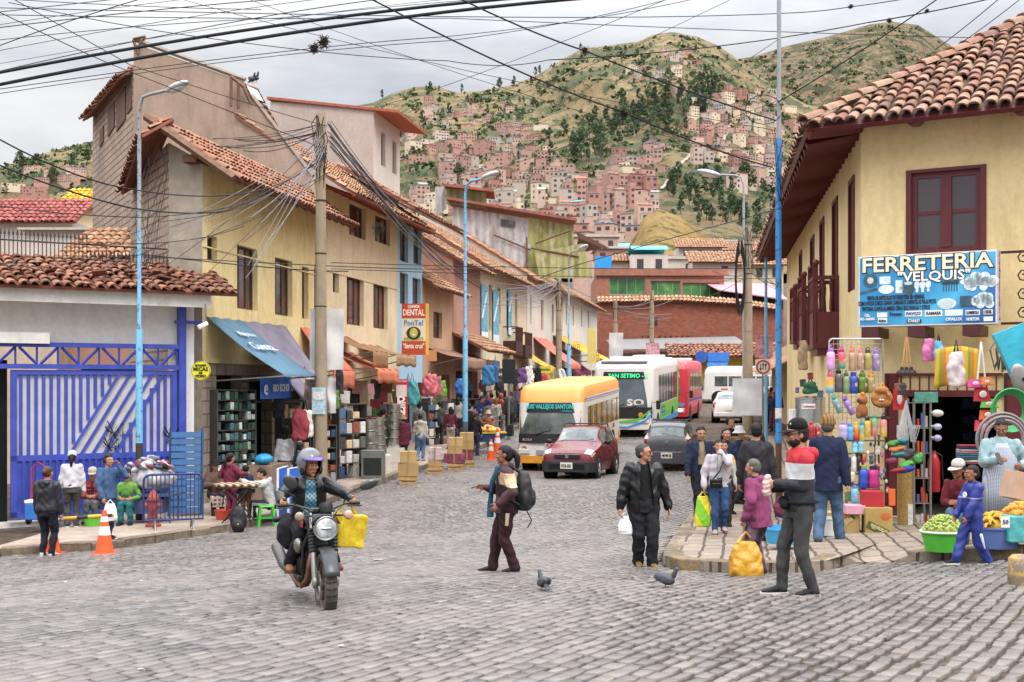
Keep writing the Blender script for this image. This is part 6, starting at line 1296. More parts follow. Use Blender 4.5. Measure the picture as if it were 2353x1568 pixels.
m18=person('woman in black jacket and leggings with pink scrunchie seen from behind',108,1281,1071,yaw=R(168),topc=mat('23222a',.5,.2,7,.004,40),hood='down',loose=.016,hem=-.01,legs=cloth('1f2230'),lloose=.004,shoe='cfcac6',sole='e0dcd8',hair=('bun','4a3022'),wd=1.18)
b=MB();b.lathe([(.05*m18['h'],-.01),(.058*m18['h'],.025),(.04*m18['h'],.03)],m18['T']((0,.01,.315)),14);b.build('neck_scarf',cloth('d0568a'),m18['root'],60)
person('woman in white long-sleeved top and white cap stooping by the blue gate',165,1212,1038,yaw=R(196),up=KH,lean=R(8),topc='d2ccd0',loose=.014,hem=.0,legs=cloth('4a4848'),shoe='3a3836',sole='c9c6c4',hair=('pony','17120f'),hat=('cap','d9d6d0'),wd=1.05)
person('seated vendor in red padded jacket and beige cap at the gate',215,1196,at=G(215,1200,KH),h=1.56,yaw=R(10),pel=(0,0,.24),fl=(.07,-.2,.04),fr=(-.07,-.2,.04),hl=(.06,-.18,.36),hr=(-.06,-.18,.36),topc='b02c38',puffer=1,collar=1,legs='6a6a70',hair=('short','17120f'),hat=('cap','c9bda6'),lean=R(8),shirt='4a4040',openf=.02)
m21=person('woman with curly dark hair in blue jumper and jeans raising a hand to her mouth',247,1240,1043,yaw=R(62),up=KH,fl=(.05,.05,.04),fr=(-.05,-.06,.04),hl=(.06,-.13,.86),hr=(-.15,-.08,.5),topc='3e6296',loose=.014,hem=-.04,legs=denim('2c3e62'),shoe='1c1b1c',sole='d5d0cc',hair=('curly','17110e'),wd=1.15,grip=(.5,.9),elb=(V((.5,-.4,-.9)),None))
bag('plain white plastic bag held by the woman in the blue jumper','carrier_bag','bag',P(253,1150,m21['p'].y-.25),(.24,.15,.3),wb_,.3,.06,11)
person('seated vendor in lime vest and teal trousers beside the clothes heap',292,1200,at=G(296,1203,KH),h=1.56,yaw=R(6),pel=(0,0,.24),fl=(.06,-.18,.04),fr=(-.06,-.2,.04),hl=(.08,-.2,.34),hr=(-.07,-.19,.34),topc=bands('lime_vest',1.56,[(0,'5c8a3a'),(.5,'6c9a46')]),legs='1f7a80',hair=('short','17120f'),lean=R(14))
person('elder in black brimmed hat, brown fleece and plaid skirt seated by the wall',492,1178,at=G(494,1180,KH),h=1.52,yaw=R(24),pel=(0,0,.27),fl=(.06,-.2,.04),fr=(-.06,-.2,.04),hl=(.03,-.16,.42),hr=(-.06,-.16,.42),topc='6e5440',loose=.02,legs='3a3038',skirt=(pattern('plaid_skirt','4a3a38','8a7468','c4b4a4',12,'check'),.7),hair=('bun','2a2624'),hat=('brim','26262e'))
person('girl in maroon tracksuit with pink hood hugging a small boy',528,1192,1042,yaw=R(150),up=KH,hl=(.1,-.1,.62),hr=(-.2,-.16,.68),topc='8a2440',hood='down',loose=.014,legs=cloth('8a2440'),hair=('pony','17110e'),child=1)
person('small boy in navy padded jacket leaning on the table',566,1185,at=G(566,1188,KH),h=1.08,yaw=R(200),topc='27335a',puffer=1,legs='7a5438',hair=('short','14100e'),child=1,lean=R(10))
m26=person('young man in pale grey hooded top seated on the green stool',612,1205,at=G(615,1206),h=1.62,yaw=R(-78),pel=(0,.05,.27),fl=(.06,-.2,.04),fr=(-.06,-.17,.04),hl=(.06,-.3,.57),hr=(-.06,-.32,.54),topc='c6c2bc',hood='down',loose=.018,legs=bands('black_striped_track',1.6,[(0,'1c1a1c')]),shoe='b9a84a',sole='d8d4cc',hair=('short','14100e'),lean=R(16),head=(0,R(18)),up=.02)
b=MB()
for s_,hip,k,a in m26['lg'][:]:
 for q in(-.02,0,.02):b.tube([hip+V((s_*.11,0,q)),k+V((s_*.083,0,q)),a.lerp(k,.1)+V((s_*.066,q,0))],.005,4)
b.build('side_stripes',mat('dcdad6',.6),m26['root'])
person('woman in white shirt and black hat with a dark shoulder bag by the brown racks',654,1130,at=G(654,1132,KH),h=1.58,yaw=R(215),topc='cfcbd2',loose=.016,legs='30303c',hair=('long','14100e'),hat=('brim','1c1c22'))
person('schoolgirl in navy pinafore and white blouse with braided hair',688,1142,at=G(690,1145,KH),h=1.3,yaw=R(150),topc=bands('pinafore',1.3,[(0,'222c46')]),legs='222c46',skirt=(cloth('222c46'),.1),hair=('plait','14100e'),hl=(.17,-.05,.5),child=1)
UPS='people on the pavement up the street'
person('woman in straw hat and long maroon padded coat seen from behind',926,1062,955,yaw=R(186),up=KH,topc='702038',puffer=1,hood='down',hem=-.16,loose=.02,legs='4a4448',hair=('short','2a2220'),hat=('bucket','a87f50'),group=UPS,wd=1.15)
person('woman in cream hooded top and blue jeans seen from behind',966,1060,950,yaw=R(176),up=KH,topc='cfc0ac',hood='down',legs=denim('5a80b4'),shoe='d5d0cc',hair=('bun','14100e'),group=UPS,wd=1.08,fl=(.05,.06,.06))
person('man in grey-green jacket and dark cap with a pushcart',963,1036,925,yaw=R(170),up=KH,topc='8a9088',legs='45454a',hair=('short','14100e'),hat=('cap','20242e'),group=UPS)
person('woman with long black hair in burgundy top and pale trousers',1036,1032,934,yaw=R(188),up=KH,topc='7a2440',legs='c4b4a4',hair=('long','0f0d0c'),group=UPS)
person('person in black jacket half hidden by the blue lamp post',1078,1030,928,yaw=R(200),up=KH,topc='1c1b20',legs='26262c',hair=('short','14100e'),group=UPS)
person('woman in pink cap and dark navy jumper with a long ponytail',1091,1049,946,yaw=R(160),up=0,topc='25222c',legs='2f3850',hair=('pony','1f1612'),hat=('cap','94485c'),group=UPS,fl=(.05,.08,.06))
person('man in blue jacket with a phone at his ear',1107,1006,911,yaw=R(30),up=KH,topc='2b3478',hood='down',hl=(.07,-.05,.92),elb=(V((.6,-.3,-.8)),None),legs='a09a94',hair=('short','2a2c34'),hat=('beanie','3a4050'),group=UPS)
person('woman with long fair-brown hair in cream top and black trousers',1140,1002,914,yaw=R(170),up=KH,topc='cbbcaa',legs='1f1e24',hair=('long','7a4a2a'),group=UPS)
person('person in bright orange hooded top in the passing crowd',1151,998,904,yaw=R(120),up=KH,topc='d2502c',hood='up',legs='b8a890',hair=None,group=UPS)
person('man in charcoal jumper standing beside the kerb sign',1172,1002,897,yaw=R(200),up=KH,topc='45464c',legs='333640',hair=('short','4a2c1c'),group=UPS)
person('vendor in pale hat sitting behind the fruit barrow',1122,1012,at=G(1122,1014,KH),h=1.5,yaw=R(10),pel=(0,0,.3),fl=(.06,-.15,.04),fr=(-.06,-.15,.04),topc='a8543c',legs='4a4048',skirt=(cloth('4a3a50'),.6),hair=('short','2a2220'),hat=('bucket','c9b296'),group=UPS)
for i,(x,y,c,c2,yw)in enumerate(((1766,985,'8a3048','30303a',20),(1778,992,'343c5c','7a4050',-30),(1772,972,'b05a30','3a3a40',170),(1786,978,'30506a','2a2a30',160),(1762,968,'5a2a50','404048',40))):
 person(('shopper in plum top far down the market side','shopper in slate blue top and patterned skirt far down the market side','shopper in rust top walking off behind the street pole','shopper in teal top walking off behind the street pole','shopper in violet top at the far market stalls')[i],x,y,at=G(x,y,KH),h=1.58,yaw=R(yw),topc=c,legs=c2,hair=('long' if i%2 else 'short','14100e'),face=0,group='shoppers far along the market side')
MOB='more people in the crowd along the shop fronts'
for i,(x,y,c,c2,yw,hs_)in enumerate(((1010,1022,'5a4a44','2f3440',185,('short','14100e')),(1052,1012,'b0a494','33343c',170,('long','14100e')),(1120,996,'8a3a3a','2a2c34',20,('bun','14100e')),(1130,990,'3a4a40','4a4a50',200,('short','14100e')),(1160,985,'4a5a7a','2a2a30',160,('long','14100e')),(1188,972,'6a5a7a','303038',10,('short','14100e')),(1200,965,'7a7a6a','2a2c34',180,('short','14100e')),(880,1062,'3f4a44','3a3834',150,('short','14100e')),(800,1092,'8f8a84','2f3440',200,('bun','14100e')))):
 person('%s on the busy pavement'%('person in brown top behind the padded coat','long-haired person in beige top near the box piles','person in brick red top facing down the street','person in dark green top by the signal box','long-haired person in slate blue top by the orange hood','person in mauve top near the minibus mirror','person in olive grey top farthest up the kerb','person in dark green jacket by the pot stacks','person in grey top by the kitchen rack')[i].replace('left ',''),x,y,at=G(x,y,KH),h=1.6+.08*(i%3),yaw=R(yw),topc=c,legs=c2,hair=hs_,face=0,group=MOB)
def wheel(parent,c,r,w,side,hub='b9bab8',name='wheel',spokes=5):
 b=MB();x,y,z=c;ax=(side,0,0)
 b.lathe([(r*.62,-w/2),(r*.93,-w/2),(r,-w*.36),(r,w*.36),(r*.93,w/2),(r*.62,w/2),(r*.6,w*.3),(r*.6,-w*.3)],c,24,ax,caps=False);o=b.build(name,M['rubber'],parent,40)
 b=MB();b.lathe([(r*.62,-w*.4),(r*.62,w*.42),(r*.56,w*.45),(r*.54,w*.2),(.01,w*.2)],c,20,ax)
 for k in range(spokes):
  a=2*PI*k/spokes;d=V((0,math.cos(a),math.sin(a)));q=V(c)+V((side*w*.38,0,0));b.tube([q+d*r*.08,q+d*r*.56],[r*.1,r*.07],6)
 b.lathe([(r*.14,w*.2),(r*.12,w*.46),(.005,w*.47)],c,12,ax);b.build('rim',mat(hub,.35,.2,8,metal=.7),o,40);return o
class Body:
 def __init__(s,st):s.st=st;s.ys=[r[0]for r in st]
 def at(s,y,q):
  w=[np.interp(y,s.ys,[r[i]for r in s.st])for i in range(1,9)]
  pts=[(w[0],w[4]),(w[1],w[5]),(w[2],w[6]),(w[3],w[7]-.03),(w[3]*.6,w[7]),(0,w[7]+.006)]
  i=min(int(q),4);f=q-i;return V((pts[i][0]+(pts[i+1][0]-pts[i][0])*f,y,pts[i][1]+(pts[i+1][1]-pts[i][1])*f))
 def shell(s,n=40,m=15):
  b=MB();y0,y1=s.ys[0],s.ys[-1];yy=sorted(set(list(np.linspace(y0,y1,n))+s.ys));qs=[5*i/m for i in range(m+1)];rings=[]
  for y in yy:
   r=[s.at(y,q)for q in qs];rings.append(r+[V((-p.x,p.y,p.z))for p in reversed(r[:-1])])
  b.loft(rings,True);return b
 def patch(s,b,y0,y1,q0,q1,sides=(1,-1),off=.008,nu=6,nv=4,ys=None):
  for sd in sides:
   def fn(u,v):
    y=y0+(y1-y0)*u;q=q0+(q1-q0)*v;p=s.at(y,q);e=.02
    du=s.at(y+e,q)-s.at(y-e,q);dv=s.at(y,min(q+e,4.99))-s.at(y,max(q-e,0));nr=dv.cross(du)if sd else du
    nr=nr.normalized()if nr.length>1e-9 else V((0,0,1));c=V((0,y,.7));nr=nr if nr.dot(p-c)>0 else-nr
    p=p+nr*off;return(p.x*sd,p.y,p.z)
   b.sheet(fn,nu,nv)
def hatch(label,at,rz,paint,bumper,rearview,plate,sc=1.0):
 t=thing('car',label,'car',at,rz)
 B=Body([(-1.76,.5,.6,.58,.5,.3,.42,.55,.6),(-1.72,.62,.7,.67,.56,.22,.45,.66,.72),(-1.55,.66,.735,.71,.6,.2,.5,.76,.82),(-.9,.68,.745,.72,.6,.2,.55,.88,.95),(-.72,.68,.745,.72,.58,.2,.55,.93,1.0),(-.15,.68,.745,.72,.53,.2,.55,.95,1.4),(.3,.68,.745,.72,.55,.2,.55,.96,1.46),(1.1,.68,.745,.72,.54,.2,.55,.99,1.44),(1.45,.67,.74,.7,.5,.22,.55,1.0,1.37),(1.68,.62,.71,.66,.5,.25,.55,1.0,1.05),(1.74,.56,.66,.6,.48,.3,.55,.9,.95)])
 B.shell().build('body',paint,t,38)
 b=MB();B.patch(b,-.66,-.2,3.12,4.99,nu=8);b.build('windscreen',M['carglass'],t,50)
 b=MB();B.patch(b,1.5,1.665,3.05,4.99);b.build('rear_window',M['carglass'],t,50)
 for y0,y1,nm in((-.42,.28,'side_window'),(.36,1.0,'side_window'),(1.08,1.36,'side_window')):
  for sd in(1,-1):b=MB();B.patch(b,y0,y1,2.12,2.9,(sd,));b.build(nm,M['carglass'],t,50)
 for y in(.31,-.62,1.05):
  for sd in(1,-1):b=MB();B.patch(b,y,y+.02,.3,1.95,(sd,),.003);b.build('door_gap',M['dark'],t)
 for y in(.18,.92):
  for sd in(1,-1):p=B.at(y,1.6);b=MB();b.box((sd*(p.x+.015),y,p.z),(.03,.14,.035));b.build('door_handle',paint,t,bevel=.008)
 for sd in(1,-1):
  for y in(-1.13,1.15):
   b=MB();b.cyl((sd*.5,y,.29),(sd*.752,y,.29),.36,n=24);b.build('wheel_arch',M['dark'],t,40);wheel(t,(sd*.69,y,.285),.285,.17,sd)
  b=MB();b.ell((sd*.86,-.5,1.0),(.1,.05,.07));b.box((sd*.76,-.5,.97),(.12,.04,.03));b.build('mirror',M['black'],t,50)
  b=MB();B.patch(b,-1.715,-1.45,1.75,3.4,(sd,),.012);b.build('headlight',mat('a9a79c',.12,.2,12,spec=.8),t,50)
  b=MB();B.patch(b,1.5,1.725,1.25,2.6,(sd,),.012);o=b.build('tail_light',mat('8a1820',.2,.2,9,spec=.7),t,50)
  b=MB();B.patch(b,1.52,1.7,2.0,2.65,(sd,),.02);b.build('indicator',mat('b9aba4',.2,.1),o,50)
  b=MB();b.tube([(sd*.5,-.05,1.44),(sd*.52,.0,1.5),(sd*.53,.95,1.51),(sd*.51,1.05,1.45)],.018,6);b.build('roof_rail',M['black'],t,60)
 b=MB();b.box((0,.35,1.5),(1.0,.1,.025));b.box((0,.75,1.5),(1.0,.1,.025));b.build('roof_rack',M['black'],t)
 b=MB()
 b.loft([[(x*w,y,z)for x,z in((-1,.19),(1,.19),(1.02,.5),(-1.02,.5))]for y,w in((-1.45,.74),(-1.68,.73),(-1.79,.62),(-1.83,.4))]);b.build('front_bumper',bumper,t,bevel=.03)
 b=MB();b.loft([[(x*w,y,z)for x,z in((-1,.24),(1,.24),(1.0,.62),(-1.0,.62))]for y,w in((1.45,.75),(1.7,.74),(1.8,.62),(1.83,.4))]);b.build('rear_bumper',bumper if rearview else paint,t,bevel=.03)
 b=MB();b.box((0,-1.775,.63),(.72,.05,.13));o=b.build('grille',M['black'],t,bevel=.02);b=MB();b.box((0,-1.8,.685),(.74,.012,.022));b.build('chrome_strip',M['chrome'],o);text('S',.13,M['chrome'],o,(0,-1.805,.632),width=.1,bold=.008,name='emblem')
 b=MB();b.bx(-.5,.5,-1.838,-1.83,.28,.42);b.build('air_intake',M['dark'],t)
 for sd in(1,-1):b=MB();b.cyl((sd*.57,-1.74,.36),(sd*.57,-1.79,.36),.06);b.build('fog_light',mat('7d7c78',.2),t,40)
 y,rot,z=(1.835,(PI/2,0,PI),.5)if rearview else(-1.842,(PI/2,0,0),.38)
 b=MB();b.box((0,y,z),(.34,.012,.17));o=b.build('number_plate',mat('d8d4c6',.5,.05),t);text(plate,.12,M['black'],o,(0,y+(.01 if rearview else-.01),z-.01),rot=rot,width=.29,bold=.004)
 if rearview:
  text('S',.1,M['chrome'],t,(0,1.765,.9),rot=(PI/2,0,PI),width=.08,bold=.008,name='emblem');text('K10',.055,M['chrome'],t,(-.4,1.765,.84),rot=(PI/2,0,PI),name='badge')
  b=MB();b.tube([(-.3,1.66,1.08),(.15,1.63,1.14)],.01,5);b.build('wiper',M['black'],t)
 else:
  b=MB()
  for x in(-.45,.05):b.tube([(x,-.68,1.02),(x+.42,-.6,1.09)],.01,5)
  b.build('wiper',M['black'],t)
 return t
carp=mat('6a1a24',.22,.12,3,spec=.6,grime=.12);greyp=mat('46464c',.25,.1,3,spec=.6,grime=.1)
def fwd(rz):return V((math.sin(rz),-math.cos(rz),0))
def place(x,y,rz,half):
 p=G(x,y);q=p-fwd(rz)*half;
 return V((q.x,q.y,gz(q.x,q.y)+.02))
def pitch(o,L_):
 f=fwd(o.rotation_euler.z);a=o.location+f*L_*.5;b=o.location-f*L_*.5
 za,zb=gz(a.x,a.y),gz(b.x,b.y);o.rotation_euler.x=math.atan2(zb-za,L_)*-1*-1*0+math.atan2(za-zb,L_)*-1*-1;o.location.z=(za+zb)/2+.015
r1=R(-17)
c1=hatch('small dark red hatchback with black front bumper coming down the street',place(1302,1104,r1,1.8),r1,carp,mat('2a2a2c',.6,.15,6),0,'X2X-551')
r2=R(180-13)
c2=hatch('dark grey hatchback seen from behind with red tail lights',place(1532,1086,r2,-1.8),r2,greyp,greyp,1,'493')
def pitch(o,L_):
 f=fwd(o.rotation_euler.z);a=o.location+f*L_*.5;b=o.location-f*L_*.5;za,zb=gz(a.x,a.y),gz(b.x,b.y)
 o.rotation_euler.x=math.atan2(za-zb,L_)*-1;o.location.z=(za+zb)/2+.02
for c in(c1,c2):pitch(c,2.3)
def rrect(hw,y0,y1,r,n=4):
 out=[]
 for cx,cy,a0 in((hw-r,y1-r,0),(-hw+r,y1-r,90),(-hw+r,y0+r,180),(hw-r,y0+r,270)):
  for k in range(n+1):a=R(a0+90*k/n);out.append((cx+r*math.cos(a),cy+r*math.sin(a)))
 return out
def bus_shell(t,name,m,W_,lv,r=.22):
 b=MB();b.loft([[(x,y,z)for x,y in rrect(W_/2*q,y0,y1,r)]for z,q,y0,y1 in lv]);return b.build(name,m,t,35)
def bus(label,x,y,rz,L_,W_,Hh,spec):
 p=G(x,y);c=p-fwd(rz)*L_/2;t=thing('bus',label,'bus',(c.x,c.y,gz(c.x,c.y)),rz);pitch(t,L_*.6);y0,y1=-L_/2,L_/2;s=spec
 rk=s.get('rake',.25);yf=lambda z:y0+max(0,(z-1.0))/(Hh-1.0)*rk
 lv=lambda zs:[(z,q,yf(z)+dy,y1-dy*.5)for z,q,dy in zs]
 zr=s['roof'];bus_shell(t,'body',s['body'],W_,lv([(.3,.94,.06),(.36,.98,.01),(.6,1,0),(zr,1,0)]))
 bus_shell(t,'roof',s['top'],W_,lv([(zr+.002,1.004,-.01),(Hh-.22,1.0,.02),(Hh-.08,.94,.14),(Hh,.78,.5)]),.26)
 bus_shell(t,'skirt',s['skirt'],W_,[(.28,.95,y0+.05,y1-.03),(.3,.99,y0-.03,y1+.01),(s['sk'],1.006,y0-.035,y1+.012)],.2)
 z0,z1=s['ws'];wv=W_/2*.935;b=MB()
 def scr(u,v):z=z0+(z1-z0)*v;xx=(u*2-1)*wv;return(xx,yf(z)-.015+.10*abs(u*2-1)**4,z)
 b.sheet(scr,12,4);ws=b.build('windscreen',s.get('glass',M['carglass']),t,50)
 b=MB()
 def scr2(u,v):z=z1-.3*(1-v)+.005;xx=(u*2-1)*wv;return(xx,yf(z)-.025+.10*abs(u*2-1)**4,z)
 b.sheet(scr2,12,1);b.build('destination_band',s.get('band',M['black']),ws)
 b=MB();zb=s['blk']
 def scr3(u,v):z=zb+(z0-zb)*v;xx=(u*2-1)*wv*1.02;return(xx,yf(z)-.012+.08*abs(u*2-1)**4,z)
 b.sheet(scr3,12,1);b.build('front_panel',s.get('blkm',M['black']),t)
 for xa in(-.45,.25):b=MB();b.tube([(xa,yf(z0)-.04,z0-.02),(xa+.5,yf(z0+.2)-.04,z0+.12)],.015,5);b.build('wiper',M['black'],t)
 n=s['nw'];ya,yb=y0+s.get('wa',1.0),y1-.25;zz0,zz1=s['sw']
 for sd in(1,-1):
  for i in range(n):
   q0,q1=ya+(yb-ya)*i/n+.04,ya+(yb-ya)*(i+1)/n-.04;b=MB();xs=sd*(W_/2+.006);b.quad((xs,q0,zz0),(xs,q1,zz0),(xs,q1,zz1),(xs,q0,zz1));b.build('side_window',s.get('sglass',M['busglass']),t)
   if s.get('frame',1):b=MB();b.bx(min(xs,xs+sd*.012),max(xs,xs+sd*.012),(q0+q1)/2-.015,(q0+q1)/2+.015,zz0,zz1);b.build('window_bar',M['black'],t)
  b=MB();b.box((sd*(W_/2+.2),y0-.05,z0+.1),(.16,.1,.36));b.tube([(sd*W_/2*.95,y0+.1,z0+.2),(sd*(W_/2+.2),y0-.05,z0+.2)],.015,5);b.build('mirror',M['black'],t,bevel=.02)
  for yy in(y0+s.get('wf',1.1),y1-s.get('wr',1.6)):b=MB();b.cyl((sd*(W_/2-.3),yy,.42),(sd*(W_/2+.012),yy,.42),.5,n=24);b.build('wheel_arch',M['dark'],t,40);wheel(t,(sd*(W_/2-.12),yy,.4),.4,.26,sd,'8a8a88')
  hl=s.get('hl',(.72,.6,.3,.18));b=MB();b.box((sd*W_/2*hl[0],y0-.03,hl[1]),(hl[2],.05,hl[3]));b.build('headlight',s.get('hlm',mat('c9c5b8',.15,.15,14,spec=.8)),t,bevel=.03)
 if s.get('rearwin',1):b=MB();b.quad((-W_*.38,y1+.02,1.3),(W_*.38,y1+.02,1.3),(W_*.38,y1+.02,2.2),(-W_*.38,y1+.02,2.2));b.build('rear_window',M['carglass'],t)
 return t,yf,y0,y1
r3=R(-15);org=mat('dd9a4c',.4,.1,2,spec=.5);whp=mat('d6d2cc',.35,.08,2,spec=.5,grime=.15)
t,yf,y0,y1=bus('old orange-roofed white minibus with teal lettering over its windscreen',1262,1086,r3,6.9,2.06,2.72,dict(body=whp,top=org,skirt=mat('d9962f',.45,.15,4,grime=.2),sk=.52,roof=2.16,ws=(1.2,2.14),blk=.92,nw=6,wa=.9,sw=(1.2,2.0),rake=.38,hl=(.76,.66,.36,.16)))
teal=mat('2fb0a6',.5);text('LUIS VALLEJOS SANTONI',.19,teal,t,(0,yf(2.0)-.035,2.03),rot=(PI/2-.22,0,0),width=1.5,bold=.006);text('ESTRELLA',.07,teal,t,(.55,yf(1.9)-.04,1.9),rot=(PI/2-.22,0,0))
text('ROSA',.1,mat('c9a9a0',.4),t,(-.68,y0-.02,1.02),width=.3)
b=MB();b.bx(-.12,.62,y0-.02,y0-.005,.68,.92);o=b.build('route_board',mat('c9b4b0',.6,.4,9),t);text('EL TAMBOCITO',.09,mat('b03040',.6),o,(.25,y0-.025,.87),width=.66,bold=.004)
b=MB();b.ell((.25,y0-.02,.77),(.2,.01,.05));b.build('picture',mat('c08a3a',.6,.4,14),o)
b=MB();b.cyl((-.78,y0-.02,.74),(-.78,y0,.74),.08);o=b.build('number_disc',mat('a02a38',.5),t);text('55',.09,whp,o,(-.78,y0-.025,.74))
b=MB();b.bx(-.4,.4,y0-.05,y0-.02,.56,.7);b.build('grille',mat('8f9094',.4,.3,20),t)
for z_,m_ in((2.24,mat('8a8ac0',.5)),(2.28,mat('d8d0d4',.5)),(2.2,mat('c9c0c8',.5))):b=MB();b.bx(1.038,1.046,y0+.5,y1-.2,z_-.016,z_+.016);b.build('stripe',m_,t)
for i,s_ in enumerate(('EXPRE','SAN','TONI','RUTA')):b=MB();q=y0+2.2+i*1.1;b.bx(1.036,1.04,q-.16,q+.16,.98,1.14);b.build('side_lettering',mat('b0343a',.6,.35,30),t)
for i in range(6):
 if i in(0,3):continue
 q=y0+.9+(5.75)*(i+.5)/6;b=MB();b.ell((.55,q,1.5),(.16,.14,.24));b.build('passenger_shape',mat('3a3434',.9),t)
b=MB();b.bx(1.04,1.046,y1-.45,y1-.12,.6,.8);b.build('side_plate',mat('d9a02f',.5),t)
r4=R(-14);t,yf,y0,y1=bus('large white and green city bus with lit green destination display',1432,1008,r4,9.5,2.45,3.1,dict(body=whp,top=whp,skirt=whp,sk=.5,roof=2.72,ws=(1.2,2.62),blk=.75,nw=7,wa=1.7,sw=(1.25,2.45),rake=.3,glass=mat('4b555a',.08,.35,2,spec=.8),sglass=mat('2c2a2a',.12,.5,7,spec=.7),hl=(.66,.62,.5,.12),wf=1.5,wr=2.6))
led=NT('led_green');led=led.done(H('1fa05a'),.5,0,None,Emission_Color=(.05,.9,.35,1),Emission_Strength=.9);text('SAN SETIMO - S',.24,led,t,(.18,yf(2.45)-.04,2.46),rot=(PI/2-.14,0,0),width=1.6,bold=.006)
text('SO',.36,whp,t,(.5,yf(1.35)-.035,1.38),rot=(PI/2,0,0),width=.7,bold=.012)
grn=mat('5aae3c',.45,.1);blu=mat('2f86c8',.45,.1)
b=MB();b.bx(1.228,1.234,y0+2.2,y1-.1,.6,1.22);b.build('green_panel',grn,t)
b=MB();b.bx(1.228,1.235,y1-.7,y1-.02,1.2,2.7);b.build('green_tail',grn,t);b=MB();b.bx(1.235,1.239,y0+3.0,y1-.1,.36,.56);b.build('blue_skirt',blu,t);b=MB();b.bx(1.228,1.237,y0+1.8,y0+5.5,.36,.62);b.build('lower_green',mat('78b84a',.45,.2,5),t)
for i in range(5):
 b=MB();b.bx(1.235,1.24,y0+2.6,y0+4.2-.2*i%.5,.72+i*.1,.77+i*.1);b.build('stripe',(blu,mat('2b3a4a',.5))[i%2],t)
for i in range(6):b=MB();q=y0+2.6+i*.9;b.bx(1.235,1.24,q,q+.35,1.06,1.18);b.build('stripe',mat('c8803a',.5),t)
for pts,m_,nm in(([(-1.1,.75),(-.2,.55),(.6,.62),(1.15,1.05),(1.15,1.12),(.55,.72),(-.2,.64),(-1.1,.85)],grn,'front_swoosh'),([(-.9,.45),(.2,.42),(.9,.7),(1.2,1.0),(1.2,.92),(.9,.6),(.2,.36),(-.9,.38)],blu,'front_swoosh')):
 b=MB();b.add([(x,y0-.05,z)for x,z in pts],[tuple(range(len(pts)))]);b.build(nm,m_,t,solid=.01)
b=MB();b.cyl((.72,y0-.06,.9),(.72,y0-.04,.9),.09);o=b.build('number_disc',mat('d9a02f',.5),t);text('54',.09,M['black'],o,(.72,y0-.065,.9))
b=MB();b.box((0,y0+.55,3.02),(1.9,.5,.1));b.build('visor',mat('7d7f82',.4),t,bevel=.03);b=MB();b.box((.3,1.2,3.16),(1.3,1.5,.18));b.build('roof_vent',whp,t,bevel=.04);b=MB();b.box((-.3,-2,3.14),(1.2,1.0,.14));b.build('roof_vent',whp,t,bevel=.04)
r5=R(-14);redp=mat('b8303a',.35,.1,2,spec=.5,grime=.1);t,yf,y0,y1=bus('red bus with one headlight lit queueing behind the green and white bus',1522,972,r5,8.5,2.4,3.05,dict(body=redp,top=mat('c9545c',.4,.1),skirt=redp,sk=.6,roof=2.6,ws=(1.3,2.5),blk=.95,blkm=redp,nw=8,wa=1.5,sw=(1.5,2.4),rake=.2,hl=(.72,.62,.42,.22),band=mat('9aa0a4',.2,.2),wf=1.5,wr=2.4))
b=MB();b.bx(1.2,1.208,y0+1,y1-.1,1.0,1.12);b.build('stripe',mat('4a4a80',.5),t);b=MB();b.bx(1.2,1.206,y0+1,y1-.1,.7,1.0);b.build('side_panel',mat('c8606c',.5,.25,9),t)
b=MB();b.add([(-.2,y0-.06,1.0),(1.0,y0-.06,.78),(1.12,y0-.06,.95),(.4,y0-.06,1.1)],[(0,1,2,3)]);b.build('front_swoosh',mat('7d86b0',.4),t,solid=.01)
lit=NT('lit_lamp');lit=lit.done(H('f4ead0'),.3,0,None,Emission_Color=(1,.85,.6,1),Emission_Strength=1.5);b=MB();b.ell((.86,y0-.07,.62),(.13,.03,.08));b.build('headlight_bulb',lit,t)
b=MB();b.box((.4,0,3.1),(1.2,1.4,.16));b.build('roof_vent',whp,t,bevel=.04)
r6=R(-90);c=P(1675,926,84);c.z=gz(c.x,c.y);t=None
t,yf,y0,y1=bus('white minibus crossing side-on at the top of the street',1612,927,R(-98),7.2,2.05,2.75,dict(body=whp,top=whp,skirt=whp,sk=.5,roof=2.2,ws=(1.2,2.1),blk=.95,nw=6,wa=.9,sw=(1.25,2.0),sglass=M['carglass'],rake=.35,wf=1.2,wr=1.8))
t.rotation_euler.x=0
for i in range(4):b=MB();q=y0+1.4+i*1.2;b.bx(1.03,1.036,q,q+.5,.98,1.1);b.build('side_lettering',mat('b85a5c',.6,.3,30),t)
